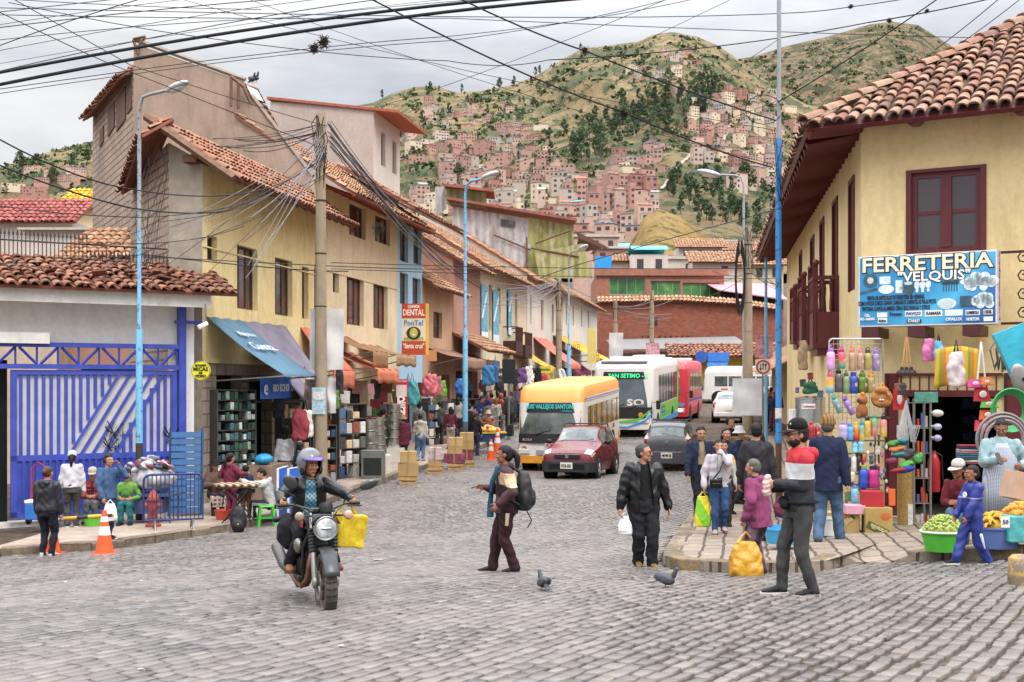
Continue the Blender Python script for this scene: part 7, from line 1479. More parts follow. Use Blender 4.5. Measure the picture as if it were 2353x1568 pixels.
def sedan(label,at,rz,paint):
 t=thing('car',label,'car',at,rz)
 B=Body([(-2.15,.5,.62,.6,.5,.3,.45,.58,.62),(-2.05,.64,.76,.74,.6,.22,.5,.7,.76),(-1.0,.7,.83,.8,.66,.2,.55,.88,.98),(-.3,.7,.84,.8,.56,.2,.55,.92,1.42),(.5,.7,.84,.8,.58,.2,.55,.94,1.47),(1.1,.7,.84,.8,.56,.2,.55,.98,1.38),(1.6,.7,.83,.78,.62,.22,.55,.98,1.08),(2.05,.66,.78,.74,.6,.25,.55,.95,1.04),(2.15,.6,.72,.68,.56,.3,.5,.85,.9)])
 B.shell().build('body',paint,t,38)
 b=MB();B.patch(b,1.14,1.55,3.1,4.99);b.build('rear_window',M['carglass'],t,50);b=MB();B.patch(b,-.9,-.35,3.1,4.99);b.build('windscreen',M['carglass'],t,50)
 for sd in(1,-1):
  for y0_,y1_ in((-.5,.2),(.28,1.0)):b=MB();B.patch(b,y0_,y1_,2.12,2.9,(sd,));b.build('side_window',M['carglass'],t,50)
  for y in(-1.35,1.3):b=MB();b.cyl((sd*.5,y,.31),(sd*.845,y,.31),.38,n=24);b.build('wheel_arch',M['dark'],t,40);wheel(t,(sd*.76,y,.3),.3,.2,sd)
  b=MB();B.patch(b,1.8,2.12,1.5,2.8,(sd,),.014);b.build('tail_light',mat('a01c28',.2,.2,9,spec=.7),t,50);b=MB();b.ell((sd*.97,-.55,1.0),(.1,.05,.07));b.build('mirror',M['black'],t,50)
 b=MB();b.box((0,2.17,.68),(.36,.02,.16));b.build('number_plate',mat('d8d4c6',.5),t);b=MB();b.box((0,2.14,.4),(1.5,.1,.22));b.build('rear_bumper',paint,t,bevel=.04);return t
r7=R(180-11);c7=sedan('white sedan driving away up the street, partly behind a hanging sheet',place(1676,973,r7,-2.1),r7,mat('d3c9c6',.3,.06,2,spec=.5));pitch(c7,2.6)
bz=R(20);pf=G(748,1401);f_=fwd(bz);bc=pf-f_*.69;bc.z=gz(bc.x,bc.y)+.015
bk=thing('motorcycle','dusty black and chrome motorcycle with round headlight ridden towards the viewer','motorcycle',bc,bz);bk.rotation_euler.x=math.atan2(gz(pf.x,pf.y)-gz((bc-f_*.65).x,(bc-f_*.65).y),1.34)
rubd=mat('4a443e',.9,.3,9,.006,40);blkp=mat('141416',.3,.2,8,spec=.6,grime=.12);alu_d=mat('8f8b84',.4,.25,10,metal=.7,grime=.3);eng=mat('3a3836',.5,.35,14,.004,40,metal=.5,grime=.35);rust=mat('7a5244',.5,.35,10,metal=.5)
def mwheel(y,r,w):
 b=MB();pr=[(r*.74,-w*.36),(r*.86,-w*.5),(r*.95,-w*.46),(r,-w*.2),(r*1.005,0),(r,w*.2),(r*.95,w*.46),(r*.86,w*.5),(r*.74,w*.36),(r*.72,0)]
 b.lathe(pr+[pr[0]],(0,y,r),40,(1,0,0),caps=False);o=b.build('wheel',rubd,bk,50);b=MB()
 for k in range(30):
  a=2*PI*k/30
  for sd in(1,-1):q=V((sd*w*.24,y+math.cos(a+sd*.1)*r*1.0,r+math.sin(a+sd*.1)*r*1.0));b.box(q,(w*.4,.014,.012),(a+sd*.1-PI/2,0,sd*.6))
 b.build('tread',M['rubber'],o);b=MB();b.lathe([(r*.74,-w*.36),(r*.76,-w*.3),(r*.68,-.02),(r*.68,.02),(r*.76,w*.3),(r*.74,w*.36)],(0,y,r),40,(1,0,0),caps=False)
 for k in range(7):
  a=2*PI*k/7;d=V((0,math.cos(a),math.sin(a)));b.tube([V((0,y,r))+d*.03,V((0,y,r))+d*r*.7],[.022,.016],6)
 b.cyl((-.06,y,r),(.06,y,r),.045);b.build('rim',mat('5d5148',.5,.3,12,metal=.4,grime=.4),o,40)
 b=MB();b.lathe([(.145,-.004),(.145,.004),(.1,.004),(.1,-.004),(.145,-.004)],(-.075,y,r),28,(1,0,0),caps=False)
 for k in range(6):a=2*PI*k/6;b.tube([(-.075,y+math.cos(a)*.04,r+math.sin(a)*.04),(-.075,y+math.cos(a+.4)*.105,r+math.sin(a+.4)*.105)],.008,5)
 b.build('brake_disc',alu_d,o,40);return o
mwheel(-.69,.315,.125);mwheel(.65,.31,.15)
for sd in(1,-1):
 x=sd*.105;b=MB();b.tube([(x,-.69,.315),(x,-.655,.42),(x,-.56,.62)],[.026,.03,.03],10);b.ell((x,-.68,.34),(.03,.045,.06));o=b.build('fork_leg',alu_d,bk,50)
 b=MB();pts=[];rs=[]
 for i in range(13):t=i/12;pts.append(V((x,-.565+.085*t,.61+.19*t)));rs.append(.042 if i%2 else.034)
 b.tube(pts,rs,12);b.build('gaiter',M['black'],o,30);b=MB();b.tube([(x,-.48,.8),(x,-.41,.98)],.021,10);b.build('chrome_tube',M['chrome'],o,50)
b=MB();b.box((0,-.475,.815),(.28,.09,.035),(-.4,0,0));b.box((0,-.4,.985),(.26,.09,.03),(-.4,0,0));b.build('triple_clamp',blkp,bk,bevel=.01)
b=MB();b.sheet(lambda u,v:(lambda a:(.075*math.cos(PI*v)*1.0,-.69+math.cos(a)*(.345+.02*math.sin(PI*v)),.315+math.sin(a)*(.345+.03*math.sin(PI*v))))(R(50+105*u)),14,8);b.build('mudguard',mat('3a3c40',.35,.2,8,metal=.3,grime=.3),bk,60,solid=.006)
b=MB();hx=V((0,-.66,.865));b.lathe([(.115,.0),(.118,.03),(.11,.07),(.08,.13),(.03,.16)],hx,28,(0,1,.1));hl_=b.build('headlight',blkp,bk,40)
b=MB();b.lathe([(.1,-.004),(.118,-.012),(.124,.004),(.116,.02),(.1,-.004)],hx,28,(0,1,.1),caps=False);b.build('chrome_ring',M['chrome'],hl_,50)
n=NT('headlight_lens');n.done(n.ramp(n.noise(9,3),(.35,H('8d9294')),(.6,H('d8dcdc'))),.08,0,None,Specular_IOR_Level=.9);b=MB();b.ell(hx+V((0,-.006,0)),(.1,.022,.1),(.1,0,0),24,10);b.build('lens',n.m,hl_,60)
b=MB();b.ell(hx+V((0,-.02,0)),(.06,.014,.018),None,12,6);b.build('bulb_shield',M['chrome'],hl_,60)
b=MB();b.sheet(lambda u,v:(math.cos(PI*u)*.135,-.655+.06*v,.9+math.sin(PI*u)*.1),12,2);b.build('cowl',blkp,bk,60,solid=.008)
b=MB();b.tube([(-.4,-.27,1.035),(-.26,-.32,1.045),(-.12,-.39,1.01),(.12,-.39,1.01),(.26,-.32,1.045),(.4,-.27,1.035)],.013,8);b.build('handlebar',blkp,bk,50)
for sd in(1,-1):
 b=MB();b.cyl((sd*.3,-.3,1.042),(sd*.41,-.266,1.034),.02,n=10);b.build('grip',M['black'],bk,40)
 b=MB();b.tube([(sd*.27,-.35,1.03),(sd*.34,-.365,1.025),(sd*.42,-.33,1.02)],.008,6);b.build('lever',M['black'],bk,50)
 b=MB();b.tube([(sd*.24,-.33,1.05),(sd*.26,-.36,1.14),(sd*.36,-.36,1.19),(sd*.42,-.36,1.22)],.007,6);m_=b.build('mirror',M['black'],bk,50)
 b=MB();b.ell((sd*.49,-.365,1.235)if sd>0 else(sd*.3,-.36,1.28),(.1,.025,.05)if sd>0 else(.09,.025,.06),(0,-sd*.35 if sd>0 else.9,0),16,8);b.build('mirror_shell',mat('2a2c2a',.2,.2,5,spec=.7),m_,60)
 b=MB();b.tube([(sd*.1,-.5,.96),(sd*.2,-.54,.97)],.012,6);s_=b.build('turn_signal',blkp,bk);b=MB();b.lathe([(.02,.05),(.045,.02),(.045,-.01),(.03,-.025)],(sd*.24,-.56,.97),14,(0,1,0));b.build('signal_lens',mat('b9907c' if sd>0 else '8a7a66',.2,.2,20,spec=.7),s_,50)
b=MB();b.lathe([(.065,.0),(.07,.04),(.05,.1),(.02,.11)],(.03,-.47,1.07),18,(0,-.5,-1));b.build('speedometer',M['black'],bk,50)
b=MB();b.loft([[(x*w,y,z0+z*h)for x,z in((1,.1),(.95,.7),(.55,1),(-.55,1),(-.95,.7),(-1,.1),(-.7,-.1),(.7,-.1))]for y,w,h,z0 in((-.33,.08,.12,.8),(-.27,.14,.19,.77),(-.1,.16,.2,.76),(.06,.12,.16,.75),(.12,.07,.1,.75))]);tk=b.build('fuel_tank',blkp,bk,60,sub=1)
for sd in(1,-1):b=MB();b.ell((sd*.15,-.16,.83),(.012,.09,.05));b.build('red_panel',mat('a02028',.3),tk,60)
b=MB();b.loft([[(x*w,y,z)for x,z in((1,z0),(1,z0+.06),(.6,z0+.09),(-.6,z0+.09),(-1,z0+.06),(-1,z0))]for y,w,z0 in((.08,.09,.7),(.25,.14,.7),(.6,.13,.74),(.8,.1,.79))]);b.build('seat',M['black'],bk,50)
b=MB();b.box((0,-.02,.42),(.26,.34,.24));b.build('engine',eng,bk,bevel=.04,seg=3)
b=MB();b.cyl((-.17,.06,.38),(.17,.06,.38),.12);b.cyl((-.16,-.1,.4),(.16,-.1,.4),.085);b.build('crankcase',eng,bk,40)
b=MB()
for i in range(7):b.box((0,-.16-.012*i,.5+.028*i),(.19,.2,.012),(.35,0,0))
b.build('cylinder_fins',eng,bk)
b=MB()
for q in([(-.06,-.3,.86),(-.14,-.22,.6),(-.13,-.16,.28),(-.12,.2,.26),(-.12,.34,.6),(-.09,.5,.74)],[(.06,-.3,.86),(.14,-.22,.6),(.13,-.16,.28),(.12,.2,.26),(.12,.34,.6),(.09,.5,.74)],[(0,-.36,.82),(0,-.2,.8),(0,.3,.7)],[(-.11,.3,.36),(-.1,.65,.31)],[(.11,.3,.36),(.1,.65,.31)]):b.tube(q,.02,8)
b.build('frame',blkp,bk,50)
b=MB();b.tube([(-.06,-.27,.58),(-.1,-.36,.48),(-.12,-.34,.3),(-.15,-.2,.2),(-.17,.05,.2),(-.18,.3,.24)],.024,10);ex=b.build('exhaust_pipe',rust,bk,50)
b=MB();b.tube([(-.2,.3,.25),(-.22,.45,.29),(-.24,.85,.4)],[.035,.058,.06],14);b.build('muffler',mat('5a5856',.45,.3,14,metal=.6,grime=.3),ex,40);b=MB();b.cyl((-.24,.848,.4),(-.241,.862,.404),.045);b.build('muffler_mouth',M['dark'],ex)
for sd in(1,-1):
 b=MB();b.tube([(sd*.12,.62,.34),(sd*.12,.48,.68)],.02,8);pts=[V((sd*.12,.6-.1*i/20,.4+.22*i/20))for i in range(21)];b.tube(pts,[.034 if i%2 else.024 for i in range(21)],8);b.build('shock_absorber',M['black'],bk,30)
 b=MB();b.cyl((sd*.12,.02,.3),(sd*.27,.02,.3),.014,n=8);b.box((sd*.24,.02,.305),(.09,.045,.03));b.build('foot_peg',M['black'],bk)
 b=MB();b.tube([(sd*.1,.68,.72),(sd*.24,.72,.72)],.01,6);s_=b.build('turn_signal',blkp,bk);b=MB();b.ell((sd*.27,.72,.72),(.045,.035,.035));b.build('signal_lens',M['black'],s_,60)
b=MB();b.ell((-.17,-.1,.6),(.05,.1,.09));b.ell((.17,-.1,.6),(.05,.1,.09));b.build('horn_cover',mat('8a8880',.3,.2,8,metal=.8),bk,60)
b=MB();b.sheet(lambda u,v:(lambda a:(.08*math.cos(PI*v),.65+math.cos(a)*(.34+.02*math.sin(PI*v)),.31+math.sin(a)*(.34+.03*math.sin(PI*v))))(R(10+100*u)),12,6);b.build('rear_mudguard',blkp,bk,60,solid=.006)
b=MB()
for q in([(-.2,-.35,1.03),(-.1,-.55,.95),(-.08,-.42,.8)],[(.22,-.35,1.03),(.12,-.56,1.0),(.06,-.4,.8)],[(.1,-.42,1.0),(.02,-.56,1.05),(-.1,-.42,1.0)]):b.tube(q,.006,5)
b.build('control_cable',M['black'],bk)
knit=pattern('andean_knit','1d3440','3d6f86','9db8bd',22,'knit')
rd=person('motorcyclist in grey open-face helmet, black leather jacket and patterned blue jumper',0,0,at=V((bc.x,bc.y,bc.z)),h=1.6,yaw=bz,pel=(0,.155,.47),lean=R(9),hl=(.222,-.16,.652),hr=(-.222,-.16,.654),fl=(.145,.02,.232),fr=(-.145,.02,.232),head=(R(14),R(4)),topc=black_leather,shirt=knit,openf=.045,collar=1,loose=.012,hem=-.05,legs=cloth('1d1d26'),lloose=.008,shoe='9a5c38',sole='5a3826',hair=None,sk='b07a5c',grip=(1.0,1.0),kneeh=(0,-1,.35),elb=(V((.8,.5,-.4)),V((-.8,.5,-.4))),wd=1.08,fold=.008)
hq,hh_=rd['hq'],rd['h'];b=MB();b.ell(rd['HP']((0,.012,.02)),(.075*hh_,.085*hh_,.08*hh_),hq,22,16);b.ell(rd['HP']((0,.01,-.025)),(.068*hh_,.072*hh_,.06*hh_),hq,20,12)
hc_=rd['HP']((0,0,0));kp=lambda c:(lambda q:not(q.y<-.005 and abs(q.x)<.052*hh_ and-.2<q.z<.036*hh_))(hq.inverted()@(c-hc_))
n=NT('helmet_shell');s_=n.N('SeparateXYZ',Vector=n.co());n.done(n.ramp(n.noise(5,3),(.4,H('55565a')),(.6,H('6c6e72'))),.22,0,None,Specular_IOR_Level=.6)
hel=link('helmet',remesh(b,.007,0,1,4,keep=kp),n.m,rd['root']);q=hel.modifiers.new('s','SOLIDIFY');q.thickness=-.014
b=MB()
for sd in(1,-1):b.ell(rd['HP']((sd*.064,-.012,-.03)),(.012*hh_,.032*hh_,.036*hh_),hq,12,8);b.tube([rd['HP']((sd*.055,-.03,-.06)),rd['HP']((sd*.03,-.04,-.085)),rd['HP']((0,-.042,-.09))],.008,6)
b.build('cheek_guard',blkp,hel,60)
b=MB();b.sheet(lambda u,v:tuple(rd['HP'](((-.074+.148*u),-.035-.062*math.sin(PI*u)-.035*v*math.sin(PI*u),.05-.012*v+.012*math.sin(PI*u)))),14,3);b.build('peak',mat('5b3a9a',.3,.15,6,spec=.6),hel,60,solid=.006)
b=MB();b.sheet(lambda u,v:(lambda a,e:tuple(rd['HP']((.079*math.sin(a)*math.cos(e),.012-.09*math.cos(a)*math.cos(e),.02+.084*math.sin(e)))))(R(-62+124*u),R(26+44*v)),14,6);b.build('raised_visor',mat('3a3a40',.08,.2,3,spec=.9),hel,60,solid=.004)
yb_=NT('yellow_plastic_bag');yb_=yb_.done(yb_.ramp(yb_.noise(10,4),(.3,H('b89a14')),(.7,H('d8bc2a'))),.3,0,yb_.bump(yb_.noise(16,5,.7,yb_.mapv(yb_.co(),(1,1,.4))),.9,.03),Specular_IOR_Level=.5)
t=thing('carrier_bag','square yellow plastic bag hanging from the motorcycle handlebar','bag',mw(bk)@V((.33,-.18,.58)),bz+.25);b=MB();b.box((0,0,.16),(.3,.2,.33),(0,.12,0));link('bag_body',remesh(b,.012,.01,4,2,16),yb_,t)
b=MB()
for s_ in(-1,1):b.tube([(s_*.1-.03,0,.32),(s_*.06-.03,0,.4),(-.02,-.06,.455)],[.022,.012,.01],6)
b.build('handle',yb_,t,60)
t=thing('saddle_bag','dark cloth bag slung behind the motorcycle rider','bag',mw(bk)@V((-.2,.35,.5)),bz);b=MB();b.ell((0,0,.16),(.12,.16,.2));link('bag_body',remesh(b,.012,.012,2),cloth('26262c'),t)
random.seed(21)
def bandz(name,stops,rough=.6,rustc='4a3a30',amt=.8):
 n=NT(name);z=n.N('SeparateXYZ',Vector=n.co()).outputs[2];c=n.ramp(n.math('MULTIPLY',z,.1),*[(p/10,H(q))for p,q in stops],interp='CONSTANT')
 c=n.mix(n.math('MULTIPLY',n.ramp(n.noise(9,6,.75),(.56,(0,)*3),(.6,(1,)*3)),amt),c,H(rustc));return n.done(c,rough,0,n.bump(n.noise(30,3),.3,.003),Specular_IOR_Level=.3)
def lamp(label,base,ztop,r0,r1,m,arm,head,hr=0):
 t=thing('street_lamp',label,'street lamp',base);b=MB();h=ztop-base.z;a=V(arm)-base
 b.tube([(0,0,-.1),(0,0,h*.45),(0,0,h*.455),(0,0,h*.9)],[r0,r0*.9,r1,r1],10);pts=[V((0,0,h*.9)),V((0,0,h*.97)),V((a.x*.12,a.y*.12,h*1.0)),V((a.x*.4,a.y*.4,a.z-.02)),a];b.tube(pts,r1*.85,8);b.build('pole',m,t,50)
 d=V((a.x,a.y,0)).normalized();b=MB();q=Matrix((d,V((-d.y,d.x,0)),V((0,0,1)))).transposed();c=a+d*head*.45+V((0,0,.04*head/.6));q=q@Euler((0,-.22,0)).to_matrix()
 b.ell(c,(head*.5,head*.19,head*.13),q,16,8);b.build('lamp_head',mat('a9acb0',.35,.15,8,metal=.4),t,60);b=MB();b.ell(c-V((0,0,head*.07)),(head*.36,head*.15,head*.1),q,14,8);b.build('lamp_glass',mat('c9c6bc',.2,.1,spec=.7),t,60);return t
bluepole=lambda nm,z1,z2:bandz(nm,[(0,'34302c'),(z1,'6aa4c6'),(z2,'8d9296')])
p=G(320,1196,KH);lampA=lamp('tall lamp post by the gate, blue shaft with a peeling black foot and grey top',p,P(345,225,p.y).z,.075,.04,bluepole('lamp_paint_a',1.6,6.0),P(385,208,p.y-.4),.62)
p=G(1069,1036,KH);lamp('blue lamp post halfway up the street in front of the pink house',p,P(1072,425,p.y).z,.1,.055,bandz('lamp_paint_b',[(0,'4a5a66'),(1.0,'6aa4c6')]),P(1105,412,p.y-.5),.9)
p=P(1307,990,64);p.z=gz(p.x,p.y);lamp('slim blue lamp post near the mustard awnings',p,P(1307,585,64).z,.11,.05,bluepole('lamp_paint_c',.5,5.5),P(1330,575,63),1.0)
p=P(1709,960,47);p.z=gz(p.x,p.y)+KH;lamp('grey lamp arm rising above the concrete pole on the market side',p,P(1706,408,47).z,.06,.05,mat('8f9296',.5),P(1655,402,47),1.0)
p=P(1760,960,40);p.z=gz(p.x,p.y)+KH;b=MB();b.tube([(0,0,0),(0,0,7.2)],[.06,.05],8);t=thing('thin_pole','thin pale blue pole behind the traffic sign','pole',p);b.build('shaft',mat('6aa6cc',.6),t,50)
p=G(1789,1178,KH);D_=p.y;t=thing('tall_pole','tall pole at the corner, rusty blue shaft with a grey extension reaching out of view','pole',p);zb1=P(0,320,D_).z-p.z;b=MB();b.tube([(0,0,-.1),(0,0,1.45),(0,0,zb1)],.06,12);b.build('shaft',bandz('corner_pole_paint',[(0,'5c4034'),(1.3,'3f84c0')],.55,'3a4a58',.9),t,50)
b=MB();b.tube([(.01,0,zb1-.02),(.01,0,zb1+3.6)],.042,12);b.build('extension',mat('8d8f92',.5,.15),t,50);b=MB();b.box((-.02,-.07,1.9),(.12,.01,.2));b.build('sticker',mat('c9c6c0',.6,.3,20),t)
b=MB();b.tube([(.0+.35*math.cos(a/16*2*PI)-.3,-.06,zb1+.55+.28*math.sin(a/16*2*PI))for a in range(16)],.009,5)
for i in range(7):b.tube([(random.uniform(-.15,.1),-.07,zb1+random.uniform(-.9,.5)),(random.uniform(-.2,.1),-.08,zb1-random.uniform(.8,1.6))],.006,4)
b.build('wire_loops',M['cable'],t)
conc=plaster('concrete_pole','a3927a','92826c','5c5248',.6,.5)
def cpole(label,p,ztop,r0,r1,arms=0,top=1):
 t=thing('utility_pole',label,'utility pole',p);h=ztop-p.z;b=MB();b.tube([(0,0,-.1),(0,0,h)],[r0,r1],14);b.build('shaft',conc,t,50)
 b=MB();rg=random.Random(3)
 for i in range(22 if top else 6):
  a=rg.uniform(0,6.3);z=h-rg.uniform(.0,1.0 if i<30 else 2.2);q=V((math.cos(a)*r1*1.1,math.sin(a)*r1*1.1,z));b.tube([q,V((q.x*1.3+rg.uniform(-.1,.1),q.y*1.3,z-.2)),V((q.x*.9,q.y*.9,z-rg.uniform(.4,.9)))],.011,4)
 for k in range(5):z=h*(.35+.14*k);b.lathe([(r0*.86+.0,z-.012),(r0*.86,z+.012)],n=12)
 b.build('cable_tangle',M['cable'],t)
 return t
pB=G(737,1130,KH);DB=pB.y;poleB=cpole('weathered concrete pole knotted with cables before the yellow house',pB,P(753,262,DB).z,.17,.11);
b=MB();z0=P(0,900,DB).z-pB.z;b.add([(-.19,-.17,z0-.55),(.15,-.2,z0-.55),(.15,-.2,z0+.1),(-.19,-.17,z0+.1)],[(0,1,2,3)]);b.build('notice',mat('a9c4d0',.7,.3,12),poleB)
b=MB();b.add([(-.16,-.18,z0-.2),(.1,-.215,z0-.2),(.1,-.215,z0+.0),(-.16,-.18,z0+.0)],[(0,1,2,3)]);b.build('notice',mat('dcd8d0',.7,.3,20),poleB)
p=P(1284,950,62);p.z=gz(p.x,p.y);poleD=cpole('grey utility pole with a dense fan of cables by the white houses',p,P(0,640,62).z,.2,.14)
p=P(1414,930,92);p.z=gz(p.x,p.y);cpole('short concrete pole in front of the long brick wall',p,P(0,690,92).z,.24,.16)
p=P(1498,925,94);p.z=gz(p.x,p.y);cpole('pole with a small camera in front of the long brick wall',p,P(0,668,94).z,.22,.15,top=0)
p=P(1719,950,46);p.z=gz(p.x,p.y)+KH;poleG=cpole('pale concrete pole with hanging coils of black cable',p,P(0,520,46).z,.2,.14)
b=MB();hG=P(0,640,46).z-p.z
for k in range(7):b.tube([(-.3+.16*(1+k*.03)*math.cos(a/14*2*PI)-.05,-.2,hG+(1.0+k*.08)*math.sin(a/14*2*PI))for a in range(15)],.03,5)
b.build('cable_coil',M['cable'],poleG)
def hang(label,x0,x1,y0,y1,D,c,name='hanging_sheet',cat='banner',wave=.06,tone=None,ang=0):
 a,e=P(x0,y0,D),P(x1,y1,D);t=thing(name,label,cat,(a.x,D,e.z),ang);w,h=e.x-a.x,a.z-e.z;b=MB();k=random.random()*6
 b.sheet(lambda u,v:(w*u+(v-1)*.02*w,wave*math.sin(u*7+k+v*2)*(1-.4*v)+wave*.6*math.sin(v*9+u*3),h*v),12,12);b.build('sheet',c if not isinstance(c,str)else mat(c,.8,.1,3,.003,30,grime=.15),t,60);return t,w,h
hang('white sheet wrapped behind the cable-knotted pole',712,790,710,850,DB+.22,'d0ccca',wave=.05);hang('torn poster sheet hanging low on the cable-knotted pole',700,742,872,950,DB+.2,mat('8f7a70',.8,.5,9));hang('small white sheet beside the torn poster',744,772,868,950,DB+.24,'c4c2c0')
t,w,h=hang('large translucent white sheet hung from the coil-laden pole',1684,1752,870,955,42,'e2e6ea',wave=.04)
for x0,x1,y0,y1,D_,lab in((1484,1516,788,822,90,'colourful poster banner on the camera pole'),(1736,1776,770,822,40,'colourful poster banner on the thin blue pole')):hang(lab,x0,x1,y0,y1,D_,mat('b98a94',.7,.6,7),wave=.02)
hang('white sheet wrapped on the short concrete pole',1400,1432,765,822,91,'c4c2c2',wave=.03)
a=P(1736,826,38);s_=35/F*38;t=thing('traffic_sign','white square sign with red ring and three black arrows','traffic sign',(a.x,38,a.z-s_));b=MB();b.bx(0,s_,0,.02,0,s_);b.build('plate',mat('dcdad6',.5),t)
b=MB();b.lathe([(s_*.36,0),(s_*.46,0),(s_*.46,.012),(s_*.36,.012),(s_*.36,0)],(s_/2,-.018,s_/2),32,(0,1,0),caps=False);b.build('red_ring',mat('b5242c',.5),t)
b=MB()
for k,up_ in((-1,-1),(0,1),(1,1)):
 x=s_/2+k*s_*.17;b.bx(x-.012,x+.012,-.012,-.004,s_*.32,s_*.68);z=s_/2+up_*s_*.2;b.add([(x-.05,-.008,z-up_*.05),(x+.05,-.008,z-up_*.05),(x,-.008,z+up_*.03)],[(0,1,2)])
b.build('arrow',M['black'],t);b=MB();b.cyl((s_/2,.05,-3.2),(s_/2,.05,s_),.03);b.build('post',M['steel'],t)
NW=[0]
def wire(x0,y0,D0,x1,y1,D1,sag=0,px=1.6,grp='overhead cables crossing the street',lab='thin black cable strung across the sky above the street',m=None):
 a,c=P(x0,y0,D0),P(x1,y1,D1);b=MB();n=14;pts=[]
 for i in range(n+1):t_=i/n;q=a.lerp(c,t_);q.z-=sag*4*t_*(1-t_)*(D0*(1-t_)+D1*t_)/F;pts.append(q)
 b.tube(pts,[px/F*(D0*(1-i/n)+D1*i/n)*.5 for i in range(n+1)],5,False);o=b.build('cable',m or M['cable'],None,80);fin(o,lab,'cable',grp);return o
for q in((-30,172,13,1230,-8,15,-18,8),(-30,200,13,1390,-8,15,-22,8.5)):wire(*q,'the two thick black cables','thick black cable sweeping across the upper sky')
TH=[(-20,66,16,760,-10,18,-6,2.4),(-20,30,16,360,-12,18,0,2),(-20,112,18,350,-10,18,-4,2.4),(-20,94,16,640,42,20,-6,1.8),(640,42,20,1200,-8,25,-3,1.6),(-20,208,15,1030,84,20,-10,2),(-20,218,15,1030,94,20,-12,1.8),(-20,168,16,930,-8,20,-14,2.2),(-20,34,20,1030,42,26,4,2),(20,6,14,450,84,20,4,2),(450,84,20,1030,140,26,8,2),(-10,24,14,260,150,22,2,2.4),(260,150,22,752,345,29,0,2),(20,-8,14,300,150,20,0,2.2),(300,150,20,752,290,29,4,1.8),(845,-6,14,1433,258,18,14,4),(1433,258,18,1775,385,19.6,8,3.6),(1050,-6,14,1344,117,17,6,4),(1344,117,17,1783,277,19.6,6,3.6),(-20,18,16,1820,30,30,14,2),(1820,30,30,1955,16,28,2,2.2),(1955,16,28,2100,-6,26,1,2.2),(1030,140,26,1260,138,28,12,2),(1260,138,28,1995,52,30,14,2.6),(1995,52,30,2290,-6,28,3,3),(1030,42,26,2370,90,36,4,1.8),(1544,-6,40,809,262,60,14,1.4),(1690,-6,36,1130,240,60,10,1.2),(1787,235,20,2160,-6,18,6,3),(1787,232,20,1477,330,44,10,1.5),(2150,114,19,2300,-6,17,2,2.2),(2210,98,19,2350,-6,17,2,2),(1790,90,22,1480,276,40,10,1.4),(1480,276,40,950,415,70,22,1.4),(1795,240,22,1260,400,70,24,1.1),(1790,480,20,1240,640,60,-6,2.2),(-20,-4,18,600,22,22,4,1.8),(1030,94,20,1560,-8,24,10,1.7),(1030,84,20,1620,-8,24,10,1.7),(400,-6,20,1785,300,20,20,1.4),(560,-6,20,1785,380,20,20,1.3),(-20,60,17,500,-10,19,-3,1.5),(-20,120,17,800,-10,19,-8,1.5),(-20,150,17,1100,-8,22,-12,1.2)]
for q in TH:wire(*q)
for q in((-20,310,20,250,425,21,10,4),(250,425,21,620,432,26,22,3),(620,432,26,752,352,DB,8,2.2),(-20,372,20,300,478,21,8,4.2),(300,478,21,520,485,25,8,3.6),(520,485,25,750,360,DB,8,3),(-20,470,22,330,500,21,6,2.4),(330,500,21,600,455,26,10,2),(-20,548,21,330,560,20.8,6,2.4),(330,560,20.8,560,520,26,10,2),(-20,606,21,330,585,20.8,4,2),(330,585,20.8,800,624,32,6,2.6),(330,590,20.8,1160,612,50,12,2.2),(760,604,31,1790,616,40,6,1.8),(760,618,31,1790,640,44,6,1.6)):wire(*q,'cables drooping between the gate lamp and the knotted pole','grey-black cable drooping between the gate lamp post and the yellow house')
for i in range(26):
 x1=random.uniform(930,1110);wire(757+random.uniform(-5,8),285+random.uniform(-10,60),DB,x1,470+(x1-930)*1.0+random.uniform(-20,60),random.uniform(44,58),random.uniform(12,40),random.uniform(1.0,2.2),'fan of cables falling from the knotted pole','thin cable in the fan falling from the knotted pole towards the blue house',random.choice((M['cable'],M['cable'],M['cablegrey'])))
for i in range(18):wire(746+random.uniform(-5,8),320+random.uniform(-20,90),DB,random.choice((330,345,470,560))+random.uniform(-10,60),random.uniform(500,640),random.uniform(21,27),random.uniform(5,26),random.uniform(.9,1.6),'pale cables running from the knotted pole to the gate lamp','pale thin cable running from the knotted pole down to the gate side',random.choice((M['cablegrey'],M['cablegrey'],M['cable'])))
for i in range(9):wire(748,283+random.uniform(-6,22),DB,random.uniform(470,560),random.uniform(312,350),27+random.uniform(0,3),random.uniform(4,26),random.uniform(1,2),'dark cables from the knotted pole to the yellow eaves','dark cable slack between the knotted pole and the yellow house eaves')
for i in range(15):wire(1284,650+random.uniform(-10,25),62,random.uniform(1050,1210),random.uniform(640,720),random.uniform(50,60),random.uniform(4,24),random.uniform(.8,1.5),'cables fanning from the grey pole','grey cable fanning from the grey utility pole to the tiled houses',M['cablegrey'])
for i in range(10):wire(1284,650+random.uniform(-10,25),62,random.uniform(1340,1420),random.uniform(680,740),random.uniform(76,92),random.uniform(4,16),random.uniform(.7,1.3),'cables between the far poles','pale cable running on to the poles before the brick wall',M['cablegrey'])
for i in range(8):wire(1414,700+random.uniform(0,12),92,random.uniform(1490,1560),random.uniform(675,740),94,random.uniform(6,16),random.uniform(.7,1.2),'cables against the brick wall','fine cable slack against the long brick wall',M['cablegrey'])
for i in range(8):wire(1719,random.uniform(575,640),46,random.uniform(1560,1640)if i%2 else 1790,random.uniform(590,690),70 if i%2 else 24,random.uniform(5,16),random.uniform(1,2),'cables at the coil-laden pole','dark cable tied to the coil-laden concrete pole')
